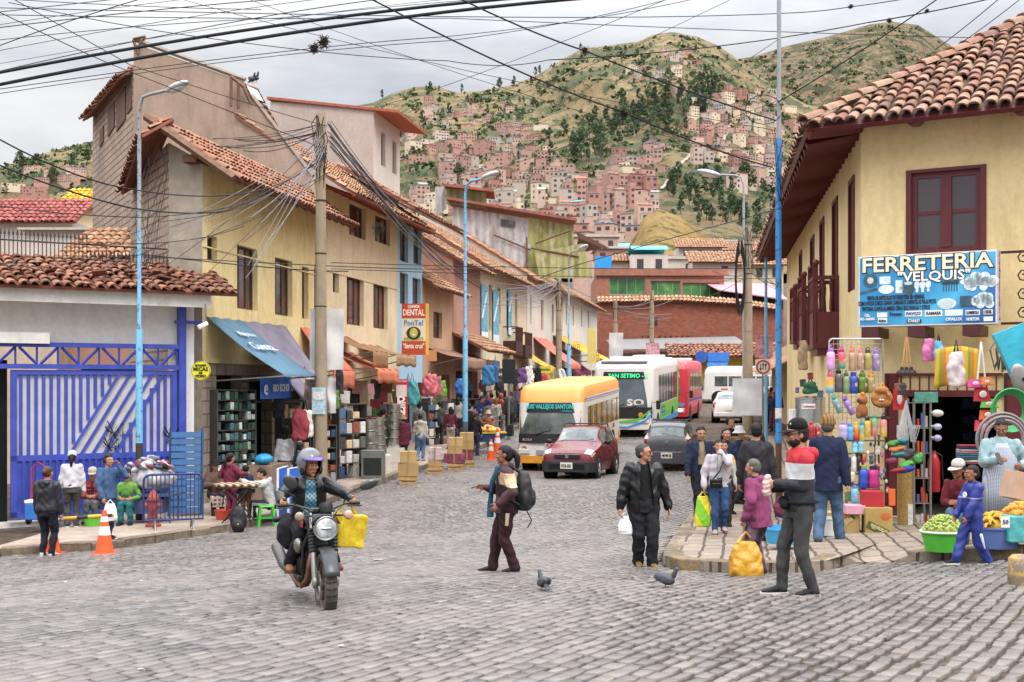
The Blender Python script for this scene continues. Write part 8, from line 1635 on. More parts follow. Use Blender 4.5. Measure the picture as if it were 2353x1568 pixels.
for i in range(9):b=MB();x=random.uniform(335,385);q=[P(x+random.uniform(-18,18)-k*9,330+k*58,27-k*.3)for k in range(6)];b.tube(q,.007,4,False);fin(b.build('cable',M['cable'],None,80),'black cable hanging loose down the bare block flank','cable','loose cables on the block flank')
for x,y,D_,r in((745,98,14,.06),(722,112,14,.05),(1344,117,17,.05),(1433,261,18,.06),(1955,16,28,.05),(2043,48,29,.055),(2130,26,29,.05),(870,525,31,.16)):
 b=MB();b.raw=1;c=P(x,y,D_)
 for i in range(90):d=V(RNG.normal(0,1,3)).normalized();e=V(RNG.normal(0,1,3)).normalized()*r*.9;q=c+d*r*RNG.uniform(0,1);b.tube([q-e,q+e],.004,3,False)
 fin(b.build('bird_nest',mat('3a2f26',.9),None),'scruffy twig clump caught on an overhead cable','nest','twig clumps caught on the cables')
def cone(label,x,y,h,tilt=0):
 p=G(x,y);t=thing('traffic_cone',label,'traffic cone',p);b=MB();b.box((0,0,.02),(h*.52,h*.52,.04));o=b.build('base',mat('d24f22',.6,.15),t,bevel=.01);b=MB();b.lathe([(h*.2,.04),(h*.045,h)],(0,0,0),20);b.build('body',mat('e0582a',.5,.15,grime=.2),t,50)
 for z0,z1 in((.42,.62),(.72,.84)):b=MB();b.lathe([(h*(.2-.155*z+.004),h*z)for z in(z0,z1)],(0,0,.02),20,caps=False);b.build('reflective_band',mat('d6d2cc',.5),t,50)
 return t
cone('orange traffic cone with white bands standing at the kerb by the barrier',240,1275,.74);cone('orange traffic cone hidden behind the woman in black leggings',122,1276,.62);cone('small plain orange cone beside the fruit barrow',1128,1058,.72);cone('tall orange cone on the pavement edge beside the fruit barrow',1143,1044,.9)
a,c=P(146,1192,19.9),P(262,1184,20.1);t=thing('barrier_pole','yellow and black striped bar laid between two cones','barrier',a);L_=(c-a);b=MB();n=NT('hazard_stripes');s_=n.N('SeparateXYZ',Vector=n.co()).outputs[0];n.done(n.ramp(n.math('FRACT',n.math('MULTIPLY',s_,2.6)),(0,H('c99a2a')),(.55,H('1f1d1c')),interp='CONSTANT'),.6);b.tube([(0,0,0),L_],.03,10);b.build('bar',n.m,t)
p0_,p1_=G(330,1219,KH),G(466,1212,KH);d=(p1_-p0_);rz=math.atan2(d.y,d.x);L_=d.length;t=thing('crowd_barrier','dark blue tubular crowd barrier on splayed feet beside the gate','barrier',p0_,rz);bb=mat('2c3566',.5,.2,8,metal=.3,grime=.3);b=MB();r_=.12;pts=[(0,0,.18),(0,0,1.05-r_)]+[(r_-r_*math.cos(R(k)),0,1.05-r_+r_*math.sin(R(k)))for k in(30,60,90)]+[(L_-r_+r_*math.sin(R(k)),0,1.05-r_+r_*math.cos(R(k)))for k in(0,30,60,90)]+[(L_,0,.18),(0,0,.18)];b.tube(pts,.022,8);b.build('frame',bb,t,50)
for i in range(1,14):x=L_*i/14;b=MB();b.cyl((x,0,.18),(x,0,1.05),.01,n=6);b.build('bar',bb,t)
for x in(.18*L_,.82*L_):b=MB();b.tube([(x,-.32,.0),(x,-.12,.17),(x,.12,.17),(x,.32,.0)],.02,8);b.build('foot',M['steel'],t,50)
p=G(352,1211,KH);t=thing('fire_hydrant','rusty red fire hydrant behind the crowd barrier','hydrant',p);b=MB();b.lathe([(.15,0),(.15,.05),(.09,.07),(.085,.5),(.12,.52),(.12,.56),(.1,.6),(.06,.68),(.03,.72)],n=18);b.build('body',mat('8a3a30',.6,.3,8,grime=.3),t,40);b=MB();b.cyl((-.16,0,.42),(.16,0,.42),.05);b.cyl((0,-.14,.36),(0,0,.36),.06);b.build('outlet',mat('8a3a30',.6,.3),t,40)
p=G(338,1200,KH);t=thing('clothes_cart','cart heaped with bundled clothes wrapped in plastic by the lamp post','cart',p);b=MB();b.ell((.1,0,.9),(.5,.36,.26));link('bundle',remesh(b,.03,.03,7,1,12),mat('9a9a9e',.35,.3,8,spec=.6),t);cc=['d8a0a8','2c3348','dcd6d6','5a7aa0','26242a','c9c0c4','8a3a48','b9b4c0'];
for k in range(44):b=MB();a=random.uniform(0,6.3);r_=random.uniform(0,.5);b.ell((.1+r_*math.cos(a),r_*.6*math.sin(a)-.05,1.1+.2*(1-r_/.5)+random.uniform(-.05,.05)),(random.uniform(.07,.15),random.uniform(.05,.1),random.uniform(.03,.06)),(random.uniform(-.6,.6),random.uniform(-.6,.6),random.uniform(0,3)),8,6);b.build('garment',cloth(random.choice(cc)),t,60)
b=MB()
for x in(-.4,.55):
 for y in(-.3,.3):b.cyl((x,y,0),(x,y,.7),.02)
b.bx(-.5,.65,-.35,.35,.55,.6);b.bx(-.3,.4,-.3,.3,.2,.5);b.build('frame',mat('3a4a6a',.6),t)
p=G(425,1186,KH);t=thing('slat_panel','blue louvred panel leaning against the white wall','panel',p,.15);b=MB()
for i in range(12):b.box((.0,.02+.02*i,.12+.145*i),(.62,.03,.125),(-.3,0,0))
b.build('slats',mat('2f5a86',.6,.2),t);b=MB();b.tube([(-.33,0,0),(-.33,.3,1.85)],.03,4);b.tube([(.33,0,0),(.33,.3,1.85)],.03,4);b.build('frame',mat('2a5078',.6,.2),t)
p=G(84,1206,KH);t=thing('hand_truck','red hand truck with a blue cooler by the gate','hand truck',p);b=MB();b.tube([(-.12,0,.1),(-.12,.1,1.15),(0,.12,1.25),(.16,.1,1.15),(.16,0,.1)],.018,6);b.build('frame',mat('a0282e',.5),t,50);b=MB();b.bx(-.14,.2,-.25,.0,.12,.45);o=b.build('cooler',mat('2f6fb8',.5),t,bevel=.02);b=MB();b.bx(-.15,.21,-.26,.01,.45,.52);b.build('lid',mat('dcd9d4',.5),o,bevel=.02)
for x in(-.16,.22):wheel(t,(x,0,.11),.11,.06,1,'c9a23a')
def tub(label,p,r,h,c,name='tub',cat='basin',flare=1.25):t=thing(name,label,cat,p);b=MB();b.lathe([(r/flare,0),(r,h),(r*1.05,h),(r*1.05,h-.02),(r*.96,h-.01),(r/flare*.95,.02)],n=26);b.build('bowl',mat(c,.4,.1,spec=.5),t,50);return t
tub('lime green plastic basin in front of the red padded jacket',G(218,1208,KH),.24,.2,'62b83a');tub('orange-red plastic tub on the pavement by the table',G(512,1194,KH),.17,.2,'c04a34')
def box(label,p,s,c,rz=0,name='carton',cat='box',bev=.006,tape=1):
 t=thing(name,label,cat,p,rz);b=MB();b.box((0,0,s[2]/2),s);b.build('box',c if not isinstance(c,str)else mat(c,.85,.15,3,.003,20,grime=.2),t,bevel=bev)
 if tape:b=MB();b.box((0,-s[1]/2-.002,s[2]*.5),(.05,.002,s[2]));b.box((0,0,s[2]+.002),(.05,s[1],.002));b.build('tape',mat('9a7a52',.4),t)
 return t
p=G(612,1212);t=thing('plastic_stool','bright green plastic stool under the young man','stool',p,.3);gm=mat('3fae3a',.4,.1,spec=.5);b=MB();b.box((0,0,.43),(.3,.3,.03));b.build('seat',gm,t,bevel=.02)
for sx_ in(-1,1):
 for sy_ in(-1,1):b=MB();b.tube([(sx_*.12,sy_*.12,.42),(sx_*.17,sy_*.17,0)],[.03,.025],6);b.build('leg',gm,t)
b=MB();b.tube([(-.14,-.14,.2),(.14,-.14,.2),(.14,.14,.2),(-.14,.14,.2),(-.14,-.14,.2)],.015,5);b.build('stretcher',gm,t)
def post(i,x0,x1):
 a,c=G(x0,1207,.0),G(x1,1195,.0);d=c-a;t=thing('sign_board',('bright blue advertising board with white lettering by the green stool','second blue advertising board angled behind the helmet')[i],'signboard',a,math.atan2(d.y,d.x));L_=d.length;b=MB();b.bx(0,L_,0,.03,.0,1.15);b.build('panel',mat('1f66c8',.45,.08),t);text('entel',.27,mat('dce4ee',.5),t,(L_*.55,-.006,.38),bold=.01,width=L_*.85);b=MB();b.bx(-.015,.0,-.01,.035,0,1.17);b.bx(0,L_,-.01,.035,1.15,1.17);b.build('frame',mat('c9ccd0',.5),t)
 for k in(1,2):b=MB();b.tube([(L_*.6+.05*k*math.cos(R(a_)),-.008,.62+.07*k*math.sin(R(a_)))for a_ in range(-50,51,20)],.012,4);b.build('emblem',mat('c8443a',.5),t)
post(0,640,662);post(1,664,705)
p=G(548,1200,KH);t=thing('folding_table','small folding table covered with a striped cloth','table',p,.1);b=MB();b.box((0,0,.72),(.75,.5,.03));b.build('table_top',M['wood'],t)
for sx_ in(-1,1):b=MB();b.tube([(-.3,sx_*.2,0),(.25,sx_*.2,.7)],.014,6);b.tube([(.3,sx_*.2,0),(-.25,sx_*.2,.7)],.014,6);b.build('leg',M['black'],t)
b=MB();b.box((0,0,.755),(.82,.56,.05));fin(put(b.build('striped_cloth',pattern('striped_wool','2a2420','8a6a4c','b9a68a',7,'stripe'),None,bevel=.02),p,.1),'striped woollen cloth spread over the folding table','cloth')
p=G(548,1226);t=thing('rucksack','black school rucksack leaning against the folding table','bag',p);b=MB();b.ell((0,0,.27),(.17,.12,.28));b.ell((0,-.1,.16),(.12,.06,.13));link('pack',remesh(b,.014,.008,3),mat('1c1c20',.6,.2,8,.004,40),t);b=MB();b.ell((.03,-.17,.2),(.012,.008,.012));b.build('button',mat('d8d03a',.5),t)
p=G(618,1150,KH);t=thing('stall_counter','rough wooden stall counter with a blue bundle on it','counter',p,RZL);b=MB();b.bx(-.6,.6,-.3,.3,0,.85);b.build('counter',mat('7d6a58',.9,.3,5,grime=.3),t);b=MB();b.ell((-.3,0,.98),(.28,.2,.13));fin(put(b.build('bundle',mat('2f8fc0',.4,.3,12),None,60),p,RZL),'bright blue plastic bundle on the stall counter','bundle')
def awning(label,pts,c,lip=None,cat='awning',txt=()):
 t=thing('awning',label,cat,V(pts[3]));q=[V(p_)-V(pts[3])for p_ in pts];b=MB();b.sheet(lambda u,v:tuple(q[3].lerp(q[2],u).lerp(q[0].lerp(q[1],u),v)-V((0,0,.08*math.sin(PI*v)+.02*math.sin(u*19)))),10,8);b.build('cloth',c if not isinstance(c,str)else mat(c,.8,.2,3,.003,30,grime=.3),t,60,solid=.01)
 if lip:b=MB();b.sheet(lambda u,v:tuple(q[3].lerp(q[2],u)-V((0,0,lip*v+.03*math.sin(u*16)*v))),14,3);b.build('valance',c if not isinstance(c,str)else mat(c,.8,.2,3,.003,30,grime=.3),t,60,solid=.008)
 for k in(0,1):a_=q[3]if k==0 else q[2];b=MB();e=q[0]if k==0 else q[1];b.tube([a_,V((e.x,e.y,a_.z-.4+(e.z-a_.z)*.2))],.018,5);b.build('strut',M['steel'],t)
 return t,q
def aw(label,x0,x1,yt,yl,out,c,lip=None):
 def pt(x,y,o):s__,z=yb.at(x,y,o);D=V((yb.o.x,yb.o.y,0))+yb.d*s__-V((-yb.d.y,yb.d.x,0))*o;return V((D.x,D.y,z+yb.o.z))
 a,c_=pt(x0,yt,0),pt(x1,yt+(x1-x0)*.12,0);dz=(pt(x0,yl,out).z-a.z);n_=V((yb.d.y,-yb.d.x,0));return awning(label,[a,c_,c_+n_*out+V((0,0,dz)),a+n_*out+V((0,0,dz))],c,lip)
bl2=mat('55788e',.7,.15,2,.003,30,grime=.25)
tq1,q_=aw('big blue awning with white lettering over the phone-case shop',474,556,728,862,1.95,bl2)
fx=(q_[2]-q_[3]);fl_=fx.length;fxn=fx.normalized();upn=(q_[0]-q_[3]).normalized();nrm=fxn.cross(upn);Mx=Matrix((fxn,upn,nrm)).transposed();nrm=nrm if nrm.z>0 else-nrm
wtx=mat('c9d4da',.6)
for s_,f,sz,w in(('Mejora a',.72,.26,.9),('Cuenta.',.5,.42,1.35)):text(s_,sz,wtx,tq1,(q_[3]+fx*.5+(q_[0]-q_[3])*f+nrm*.02),rot=Mx,width=w,bold=.006)
aw('faded violet-grey awning hanging low behind the blue one',560,655,738,930,1.6,mat('7d7686',.8,.25,2,.003,30,grime=.3))
a,c_=P(598,866,27.2),P(672,862,29.2);d=c_-a;t=thing('banner','bright blue cloth banner with white capitals hung below the awning','banner',a,math.atan2(d.y,d.x));L_=d.length;b=MB();b.sheet(lambda u,v:(L_*u,.03*math.sin(u*20),-.52*v),20,3);b.build('cloth',mat('2f62b8',.7,.12),t,60)
text('RIO ECHO',.24,wtx,t,(L_*.58,-.045,-.27),width=L_*.5,bold=.006);text('e',.5,wtx,t,(L_*.12,-.045,-.27),bold=.008);text('2',.4,wtx,t,(L_*.93,-.045,-.22),bold=.006)
for x0,x1,yt,yl,out,c,lip,lab in((690,740,752,850,1.0,'c06a50',.5,'salmon awning folded beside the knotted pole'),(762,800,770,800,1.3,'8a6444',.5,'rusty brown awning above the pot shop'),(758,812,805,845,1.5,'bf6c4c',.4,'bright orange awning over the pot stacks'),(822,872,790,808,1.3,'9a7658',.35,'tan awning with rusty edge next to the dental sign'),(985,1045,800,815,1.4,'8d6a54',.45,'brown awning over the hanging bags'),(1050,1090,812,822,1.2,'94705a',.45,'faded brown awning behind the blue lamp post'),(1270,1300,770,800,2.4,'c8a02c',.5,'mustard awning lettered for tools at the far row'),(1312,1335,785,815,2.4,'c8a02c',.5,'second mustard awning further down the far row'),(1225,1255,775,830,2.2,'c9705e',.3,'dusty pink awning near the grey pole'),(1262,1300,800,850,1.8,'8a2a58',.2,'magenta awning near the bus roof'),(1190,1215,805,840,1.6,'c9a23a',.3,'yellow awning over the hanging goods')):aw(lab,x0,x1,yt,yl,out,c,lip)
for x,y,D_ in((1318,800,62),(1366,812,74)):fin(text('STANLEY',.5,mat('2a2418',.7),None,P(x,y,D_-1.6),width=30/F*D_,name='awning_lettering'),'dark STANLEY lettering on the mustard awning, %s'%('larger, nearer one' if D_<70 else 'smaller, farther one'),'lettering')
def fsign(label,x0,x1,y0,y1,D,c,lines,name='signboard',edge=None,rz=0):
 a=P(x0,y1,D);w,h=(x1-x0)/F*D,(y1-y0)/F*D;t=thing(name,label,'sign',a,rz);b=MB();b.bx(0,w,0,.12,0,h);b.build('board',mat(c,.5,.08),t)
 if edge:b=MB();b.bx(w,w+.1,0,.12,0,h);b.build('edge',mat(edge,.6),t)
 for s_,fy,sz,col,wd in lines:text(s_,sz*h,mat(col,.5),t,(w/2,-.006,fy*h),width=wd*w if wd else None,bold=.008*h*sz*3)
 return t,w,h
t,w,h=fsign('tall dental clinic sign with a smiling girl, red and cream',923,978,698,816,40.5,'d9cdb4',[('PonTe!',.62,.14,'2f86b8',.8),('BRACKETS',.31,.085,'8a9a3a',.8)],edge='d8b04a')
for z0,z1 in((.72,1.0),(0,.27)):b=MB();b.bx(0,w,-.012,-.002,h*z0,h*z1);b.build('red_band',mat('b8482f',.5,.1),t)
for s_,f,sz,wd in(('CLINICA',.94,.07,.5),('DENTAL',.82,.17,.9),('"Santa cruz"',.17,.13,.88)):text(s_,sz*h,mat('efe6d4',.5),t,(w/2,-.02,f*h),width=wd*w,bold=.006)
b=MB();b.ell((w/2,-.008,.42*h),(w*.3,.006,h*.13),None,20,8);o=b.build('hair_picture',mat('3a2c1c',.6),t,60);b=MB();b.ell((w/2,-.016,.43*h),(w*.17,.006,h*.095),None,20,8);b.build('face_picture',mat('b9b45c',.6,.2,20),o,60)
b=MB();b.ell((w/2,-.024,.395*h),(w*.07,.004,h*.014),None,12,6);b.build('smile',mat('e8e6d0',.5),o,60)
fsign('narrow red upright dental sign with white capitals',908,936,872,962,37.5,'b02030',[('SANTA CRUZ',.95,.06,'e8e0d8',.9)]);t,w,h=_l=fsign('row of pale faces printed above the upright dental capitals',910,934,885,912,37.4,'d8c4bc',[])
t=thing('letter_stack','stacked white capitals running down the red dental sign','lettering',P(922,960,37.4));
for i,ch in enumerate('DENT'):text(ch,.24,mat('e8e0d8',.5),t,(0,-.02,.58-i*.19),bold=.012,width=.26)
t=thing('round_sign','round yellow sign about glass screen protectors','sign',P(461,852,25.3));r_=22/F*25.3;b=MB();b.cyl((0,0,0),(0,.04,0),r_,n=32);b.build('disc',mat('d8d02c',.5,.08),t,50);b=MB();b.lathe([(r_*.93,0),(r_*.96,0),(r_*.96,.004),(r_*.93,.004),(r_*.93,0)],(0,-.004,0),32,(0,1,0),caps=False);b.build('rim_line',M['black'],t)
for s_,z,sz,w in(('SE PONEN',.11,.06,.24),('MICAS',.03,.11,.32),('DE',-.05,.06,.08),('VIDRIO',-.12,.08,.24)):text(s_,sz,M['black'],t,(0,-.008,z),width=w,bold=.003)
fsign('bright little painted sign hanging beside the dental sign',980,1003,805,830,42,'c98a5a',[]);fsign('tall advertising board at the far white houses',1350,1370,755,835,70,'c9b86a',[]);fsign('yellow hardware board over the hanging goods',1240,1266,842,858,56,'c9b43a',[('FERRETERIA',.5,.35,'2a2a20',.85)])
fsign('black signal box seen from behind on its post',1252/1.0-98,1282-98,826,882,47,'1c1c1e',[],'signal_box');b=MB();q=P(1169,882,47);b.cyl(q,(q.x,q.y,gz(q.x,q.y)),.05);fin(b.build('signal_post',M['steel'],None,50),'grey post carrying the black signal box','post')
t=thing('security_camera','small white security camera under the gate house eave','camera',P(470,752,25.2));b=MB();b.tube([(.02,0,.5),(.02,0,.08)],.02,6);b.build('arm',M['steel'],t);b=MB();b.cyl((.06,0,.08),(-.1,-.12,-.02),.05,.055);b.build('housing',M['white'],t,50,bevel=.008)
def pot_stack(x,y,D,n,r,lab,shrink=.93):
 p=P(x,y,D);p.z=gz(p.x,p.y)+KH+.45
 b=MB();b.bx(-.35,.35,-.3,.3,-.45,0);o=fin(put(b.build('crate_stand',mat('c9c4bc',.7,.1,grime=.2),None),p),'white boxy stand under the aluminium pots, %s'%lab,'stand')
 z=0
 for i in range(n):
  h=r*1.25*(.9+random.random()*.2);t=thing('cooking_pot','shiny aluminium pot, %s from the bottom in the stack %s'%(('first','second','third','fourth','fifth')[i],lab),'pot',p+V((0,0,z)),0,'stacked aluminium pots');b=MB();b.lathe([(r*.95,0),(r,.02),(r,h*.85),(r*1.04,h*.86),(r*1.04,h*.9),(r*.5,h*.97),(.02,h)],n=24);b.build('body',M['alu'],t,40)
  for sd in(1,-1):b=MB();b.tube([(sd*r,-.06,h*.65),(sd*r*1.18,-.05,h*.66),(sd*r*1.18,.05,h*.66),(sd*r,.06,h*.65)],.012,5);b.build('handle',M['alu'],t)
  z+=h*.98;r*=shrink
pot_stack(848,1040,33.2,3,.3,'behind the oven');pot_stack(868,1040,34,4,.26,'next to the oven',.9);pot_stack(905,1030,37,5,.24,'by the upright red sign',.97);pot_stack(1126,980,46,2,.34,'beside the blue lamp post');pot_stack(1110,985,48,2,.3,'behind the blue lamp post')
def shelf_goods(x,y,D,w,h,lab,cols,nrow=5,ncol=4):
 p=P(x,y,D);p.z=gz(p.x,p.y)+KH;t=thing('goods_rack',lab,'rack',p,RZL-.5);b=MB()
 for k in range(nrow+1):b.bx(0,w,0,.3,h*k/nrow,h*k/nrow+.02)
 for xx in(0,w):b.bx(xx-.015,xx+.015,0,.3,0,h+.02)
 b.build('frame',mat('4a4644',.6),t)
 for k in range(nrow):
  for j in range(ncol):
   if random.random()<.88:hh=h/nrow*random.uniform(.45,.85);b=MB();b.box((w*(j+.5)/ncol,.13,h*k/nrow+.02+hh/2),(w/ncol*random.uniform(.6,.92),.24,hh));b.build('packet',mat(random.choice(cols),.6,.35,14),t,bevel=.012)
GC=['8f8c88','3a3a3e','b9b4ac','8a4a3a','4a6a8a','c9b08a','5c5c50','d0ccc4','2f4a6a','9a8a6a']
shelf_goods(780,1060,31.5,1.0,2.0,'grey metal rack of kitchen goods beyond the knotted pole',GC);shelf_goods(720,1060,30.5,.8,1.5,'dark rack of small boxes behind the knotted pole',GC);shelf_goods(500,1100,27.2,1.1,2.6,'wall of hanging phone cases in the dim shop front',['2a3a38','3a5a4a','8a9a90','1f2428','c9d0cc','4a6a70'],11,9);shelf_goods(650,1080,29.6,.9,2.2,'rack with white rolls in the second shop',GC);shelf_goods(985,1010,43,1.4,1.6,'rack of pans behind the shoppers',GC);shelf_goods(1050,1000,47,1.4,1.5,'rack of stoves under the brown awning',['2a2a2c','4a4a4c','3a4a5a','8a8a88']);shelf_goods(1190,960,58,1.6,2.4,'rack of rolls and tools by the signal box',GC)
b=MB();p=P(858,1040,31.8);p.z=gz(p.x,p.y)+KH;t=thing('oven','grey steel oven with a dark glass door on the pavement','oven',p);b.bx(-.3,.3,-.25,.25,0,.75);b.build('body',M['steel'],t,bevel=.01);b=MB();b.bx(-.24,.24,-.262,-.252,.08,.55);b.build('door',mat('2a2c2c',.15),t)
def hbag(x,y,D,w,h,c,i,lab,cat='bag',name='hanging_bag'):
 p=P(x,y,D);t=thing(name,lab,cat,p);b=MB();b.loft([[(math.cos(2*PI*j/10)*w/2*q,math.sin(2*PI*j/10)*w*.22*q,z*h)for j in range(10)]for z,q in((0,.85),(.04,.95),(.5,.95),(.85,.8),(.97,.6))]);link('sack',remesh(b,w/14,w*.07,int(x)+i,1,9/h),cloth(c)if i%2 else mat(c,.5,.3,9),t);b=MB();b.tube([(-w*.12,0,h*.9),(0,0,h*1.3),(w*.12,0,h*.9)],.015,4);b.build('handle',M['black'],t)
cn={'c96a70':'salmon','3fb0b4':'turquoise','6aa03a':'leaf green','3a6ab0':'blue','b83a4a':'red','d0a040':'mustard','7a4a8a':'purple','d8d0c4':'cream','2f7fc0':'sky blue','2a2a30':'black','c9c4bc':'white','8a8a60':'olive'}
for i,(x,y,D,w,h,c)in enumerate([(988,905,40,.55,.7,'c96a70'),(1002,910,41,.5,.7,'c96a70'),(1016,912,41.5,.35,.6,'6aa03a'),(947,930,38,.5,.8,'3fb0b4'),(938,920,38,.3,.7,'7a4a8a'),(1122,885,46,.55,.8,'2f7fc0'),(1060,905,44,.5,.6,'3a6ab0'),(1138,880,48,.3,.9,'3a6ab0'),(1148,910,50,.4,.9,'2a2a30'),(1200,880,54,.5,.7,'7a4a8a'),(1215,890,55,.5,1.0,'d8d0c4'),(1236,900,56,.4,1.2,'2a2a30'),(1250,905,57,.4,1.0,'b83a4a'),(1262,905,58,.5,1.2,'d0a040'),(780,905,31,.25,.7,'2a2a30'),(770,940,30.5,.25,.5,'6aa03a'),(756,925,30.4,.3,.6,'b83a4a'),(640,960,28.6,.35,.5,'2a2a30'),(700,900,30,.3,.5,'d8d0c4'),(690,1010,28.5,.45,.75,'b83a4a'),(702,1005,28.6,.4,.7,'d8d0c4'),(1276,910,60,.5,1.3,'8a8a60'),(1290,900,61,.5,1.2,'c9c4bc'),(1160,870,50,.3,.5,'b83a4a')]):hbag(x,y,D,w,h,c,i,'%s bag or bundle hung on the shop front, %s%s'%(cn[c],('second one ' if i in(1,17,20,7)else 'lower one ' if i==19 else 'tallest one ' if h>1.1 else ''),'by the dental sign' if 930<x<1020 else 'beyond the pot stacks' if x>1020 and x<1180 else 'under the far awnings' if x>=1180 else 'near the knotted pole'))
def cart(label,x,y,boxes):
 p=G(x,y);t=thing('wooden_crate','slatted wooden crate at the bottom of %s'%label,'crate',p,.05);b=MB();w=.46
 for z in(.02,.14):b.bx(-w/2,w/2,-.2,-.18,z,z+.07);b.bx(-w/2,w/2,.18,.2,z,z+.07)
 for xx in(-w/2,w/2-.05):b.bx(xx,xx+.05,-.18,.18,0,.22)
 b.bx(-w/2,w/2,-.18,.18,.2,.22);b.build('slats',M['woodpale'],t);z=.23
 for i,(s,c,nm)in enumerate(boxes):box('%s in %s'%(nm,label),p+V((random.uniform(-.03,.03),0,z)),s,c,random.uniform(-.1,.1));z+=s[2]+.003
cart('the carton pile nearest the helmet, by the kerb',938,1114,[((.5,.4,.36),'a98a5c','big brown carton'),((.44,.4,.3),'b3925f','top brown carton')]);prn=mat('7a3a48',.7,.7,12);prn2=mat('b9a4a8',.7,.5,12)
cart('the pile topped with plastic sheet',1000,1090,[((.38,.35,.2),'a98a5c','brown carton'),((.4,.36,.2),prn2,'printed pale carton'),((.36,.34,.16),prn2,'upper printed pale carton')]);cart('the strapped pile with the red printed box',1046,1081,[((.62,.4,.28),prn,'wide red printed carton'),((.44,.38,.24),'a98a5c','strapped brown carton'),((.42,.36,.26),'b8976a','pale brown carton on top')]);cart('the pile behind the strapped cartons',1074,1073,[((.34,.34,.32),prn,'dark printed carton'),((.4,.36,.28),'a98a5c','lower brown carton'),((.42,.36,.26),'b3925f','upper brown carton')])
p=G(1120,1042,0);t=thing('wheelbarrow','blue wheelbarrow loaded with fruit at the pavement edge','wheelbarrow',p,.3);b=MB();b.loft([[(x*w,y*d,z)for x,y in((-1,-1),(1,-1),(1,1),(-1,1))]for z,w,d in((.42,.38,.25),(.7,.6,.38))]);b.build('tray',mat('3a5a8a',.6,.3,grime=.4),t);b=MB();b.box((0,0,.74),(1.3,.8,.04));b.build('board',mat('b8a23c',.8),t);b=MB()
for x in(-.35,.35):b.tube([(x,.1,.45),(x*1.1,.2,0)],.025,6)
b.build('leg',M['steel'],t);wheel(t,(0,-.35,.2),.2,.08,1);fm_=[mat(c,.5,.2)for c in('d89a5a','c96a4a','d8c05a')]
t=thing('fruit_heap','heap of small wrapped fruit on the wheelbarrow board','fruit',p+V((0,0,.76)),.3);b=MB()
for i in range(60):b.m=i%3;a=random.uniform(0,6.3);r_=random.uniform(0,.5);b.ell((r_*math.cos(a)*1.1,r_*math.sin(a)*.7,.05+.18*(1-r_*2)*random.random()),.06,None,8,6)
b.build('fruit',fm_,t,60)
BQ=0
def bottle(lab,x,y,hpx,wpx,cols,D,tilt=0,loop=1,glassy=0):
 """drinking bottle; y is its foot; cols from foot to shoulder, last is the lid"""
 p=P(x,y,D);h,r=hpx/F*D,wpx/F*D/2;t=thing('drinking_bottle',lab,'bottle',p,random.uniform(0,3),'drinking bottles at the corner shop');t.rotation_euler.y=tilt;t.rotation_euler.z=0 if tilt else t.rotation_euler.z
 if len(cols)>2:n=NT('bottle_fade');z=n.N('SeparateXYZ',Vector=n.co()).outputs[2];m=n.done(n.ramp(n.math('MULTIPLY',z,1/h),*[(.08+.75*i/(len(cols)-2),H(c))for i,c in enumerate(cols[:-1])]),.35,0,None,Specular_IOR_Level=.5)
 else:m=mat(cols[0],.2 if glassy else.4,.22 if glassy else.08,12,spec=.6,trans=.35 if glassy else 0)
 b=MB();b.lathe([(r*.9,0),(r,.02*h),(r,.3*h),(r*.93,.4*h),(r,.5*h),(r,.72*h),(r*.62,.8*h)],n=16);o=b.build('body',m,t,50);b=MB();b.lathe([(r*.66,.8*h),(r*.7,.82*h),(r*.66,.93*h),(r*.3,.96*h)],n=14);b.build('lid',mat(cols[-1],.4),t,50)
 if loop:b=MB();b.tube([(-r*.6,0,.88*h),(-r*.5,0,h*1.02),(0,0,h*1.08),(r*.5,0,h*1.02),(r*.6,0,.88*h)],r*.13,5);b.build('carry_loop',mat(cols[-1],.4),t,50)
 b=MB();b.box((0,-r*1.0,.4*h),(r*.7,r*.06,.16*h));b.build('print',mat('c9a0a8',.6,.5,60),o)
L1='hanging on the wire rack';L2='standing on the bottle stand'
for q in(('lilac bottle with a printed rabbit %s'%L1,1909,850,52,19,['cf9ccf','b07ac0']),('pink to green shaded bottle %s'%L1,1934,848,48,17,['2fa58c','d8634a','d8407a','c22f70']),('clear peach bottle, first of two %s'%L1,1958,852,52,16,['cfa688','d87a6a'],0,1,1),('clear peach bottle with a dark tag %s'%L1,1977,850,48,16,['d0a890','d8807a'],0,1,1),('clear yellow bottle with dark lid %s'%L1,1994,850,48,17,['c2b070','4a4a30'],0,1,1),('pale violet clear bottle %s'%L1,2013,853,50,17,['a89ac0','9a7ac0'],0,1,1),('rainbow shaded bottle below the lilac one',1907,904,48,18,['4fa8d0','e0b040','d8644a','d05a80']),('smoky grey clear bottle %s'%L1,1927,902,54,18,['6a6668','2a2a2c'],0,1,1),('pale green clear bottle %s'%L1,1944,905,50,17,['94a878','4a6a3a'],0,1,1),('deep blue bottle %s'%L1,1961,905,52,20,['2f4a9a','2f50b0'],0,0),('olive green ribbed bottle %s'%L1,1981,904,48,21,['6f8a30','5a7a2c'],0,1,1),('clear yellow measuring bottle %s'%L1,2001,904,46,18,['b8a868','d89a3a'],0,1,1)):bottle(*q[:6],19.55,*q[6:])
bottle('teal banded bottle hanging askew',1932,948,42,16,['8ab8b0','3f9a98'],19.5,-.45,1,1);bottle('violet bottle hanging askew below the grey one',1960,952,44,15,['9a7ac0','7a4ab0'],19.5,-.5)
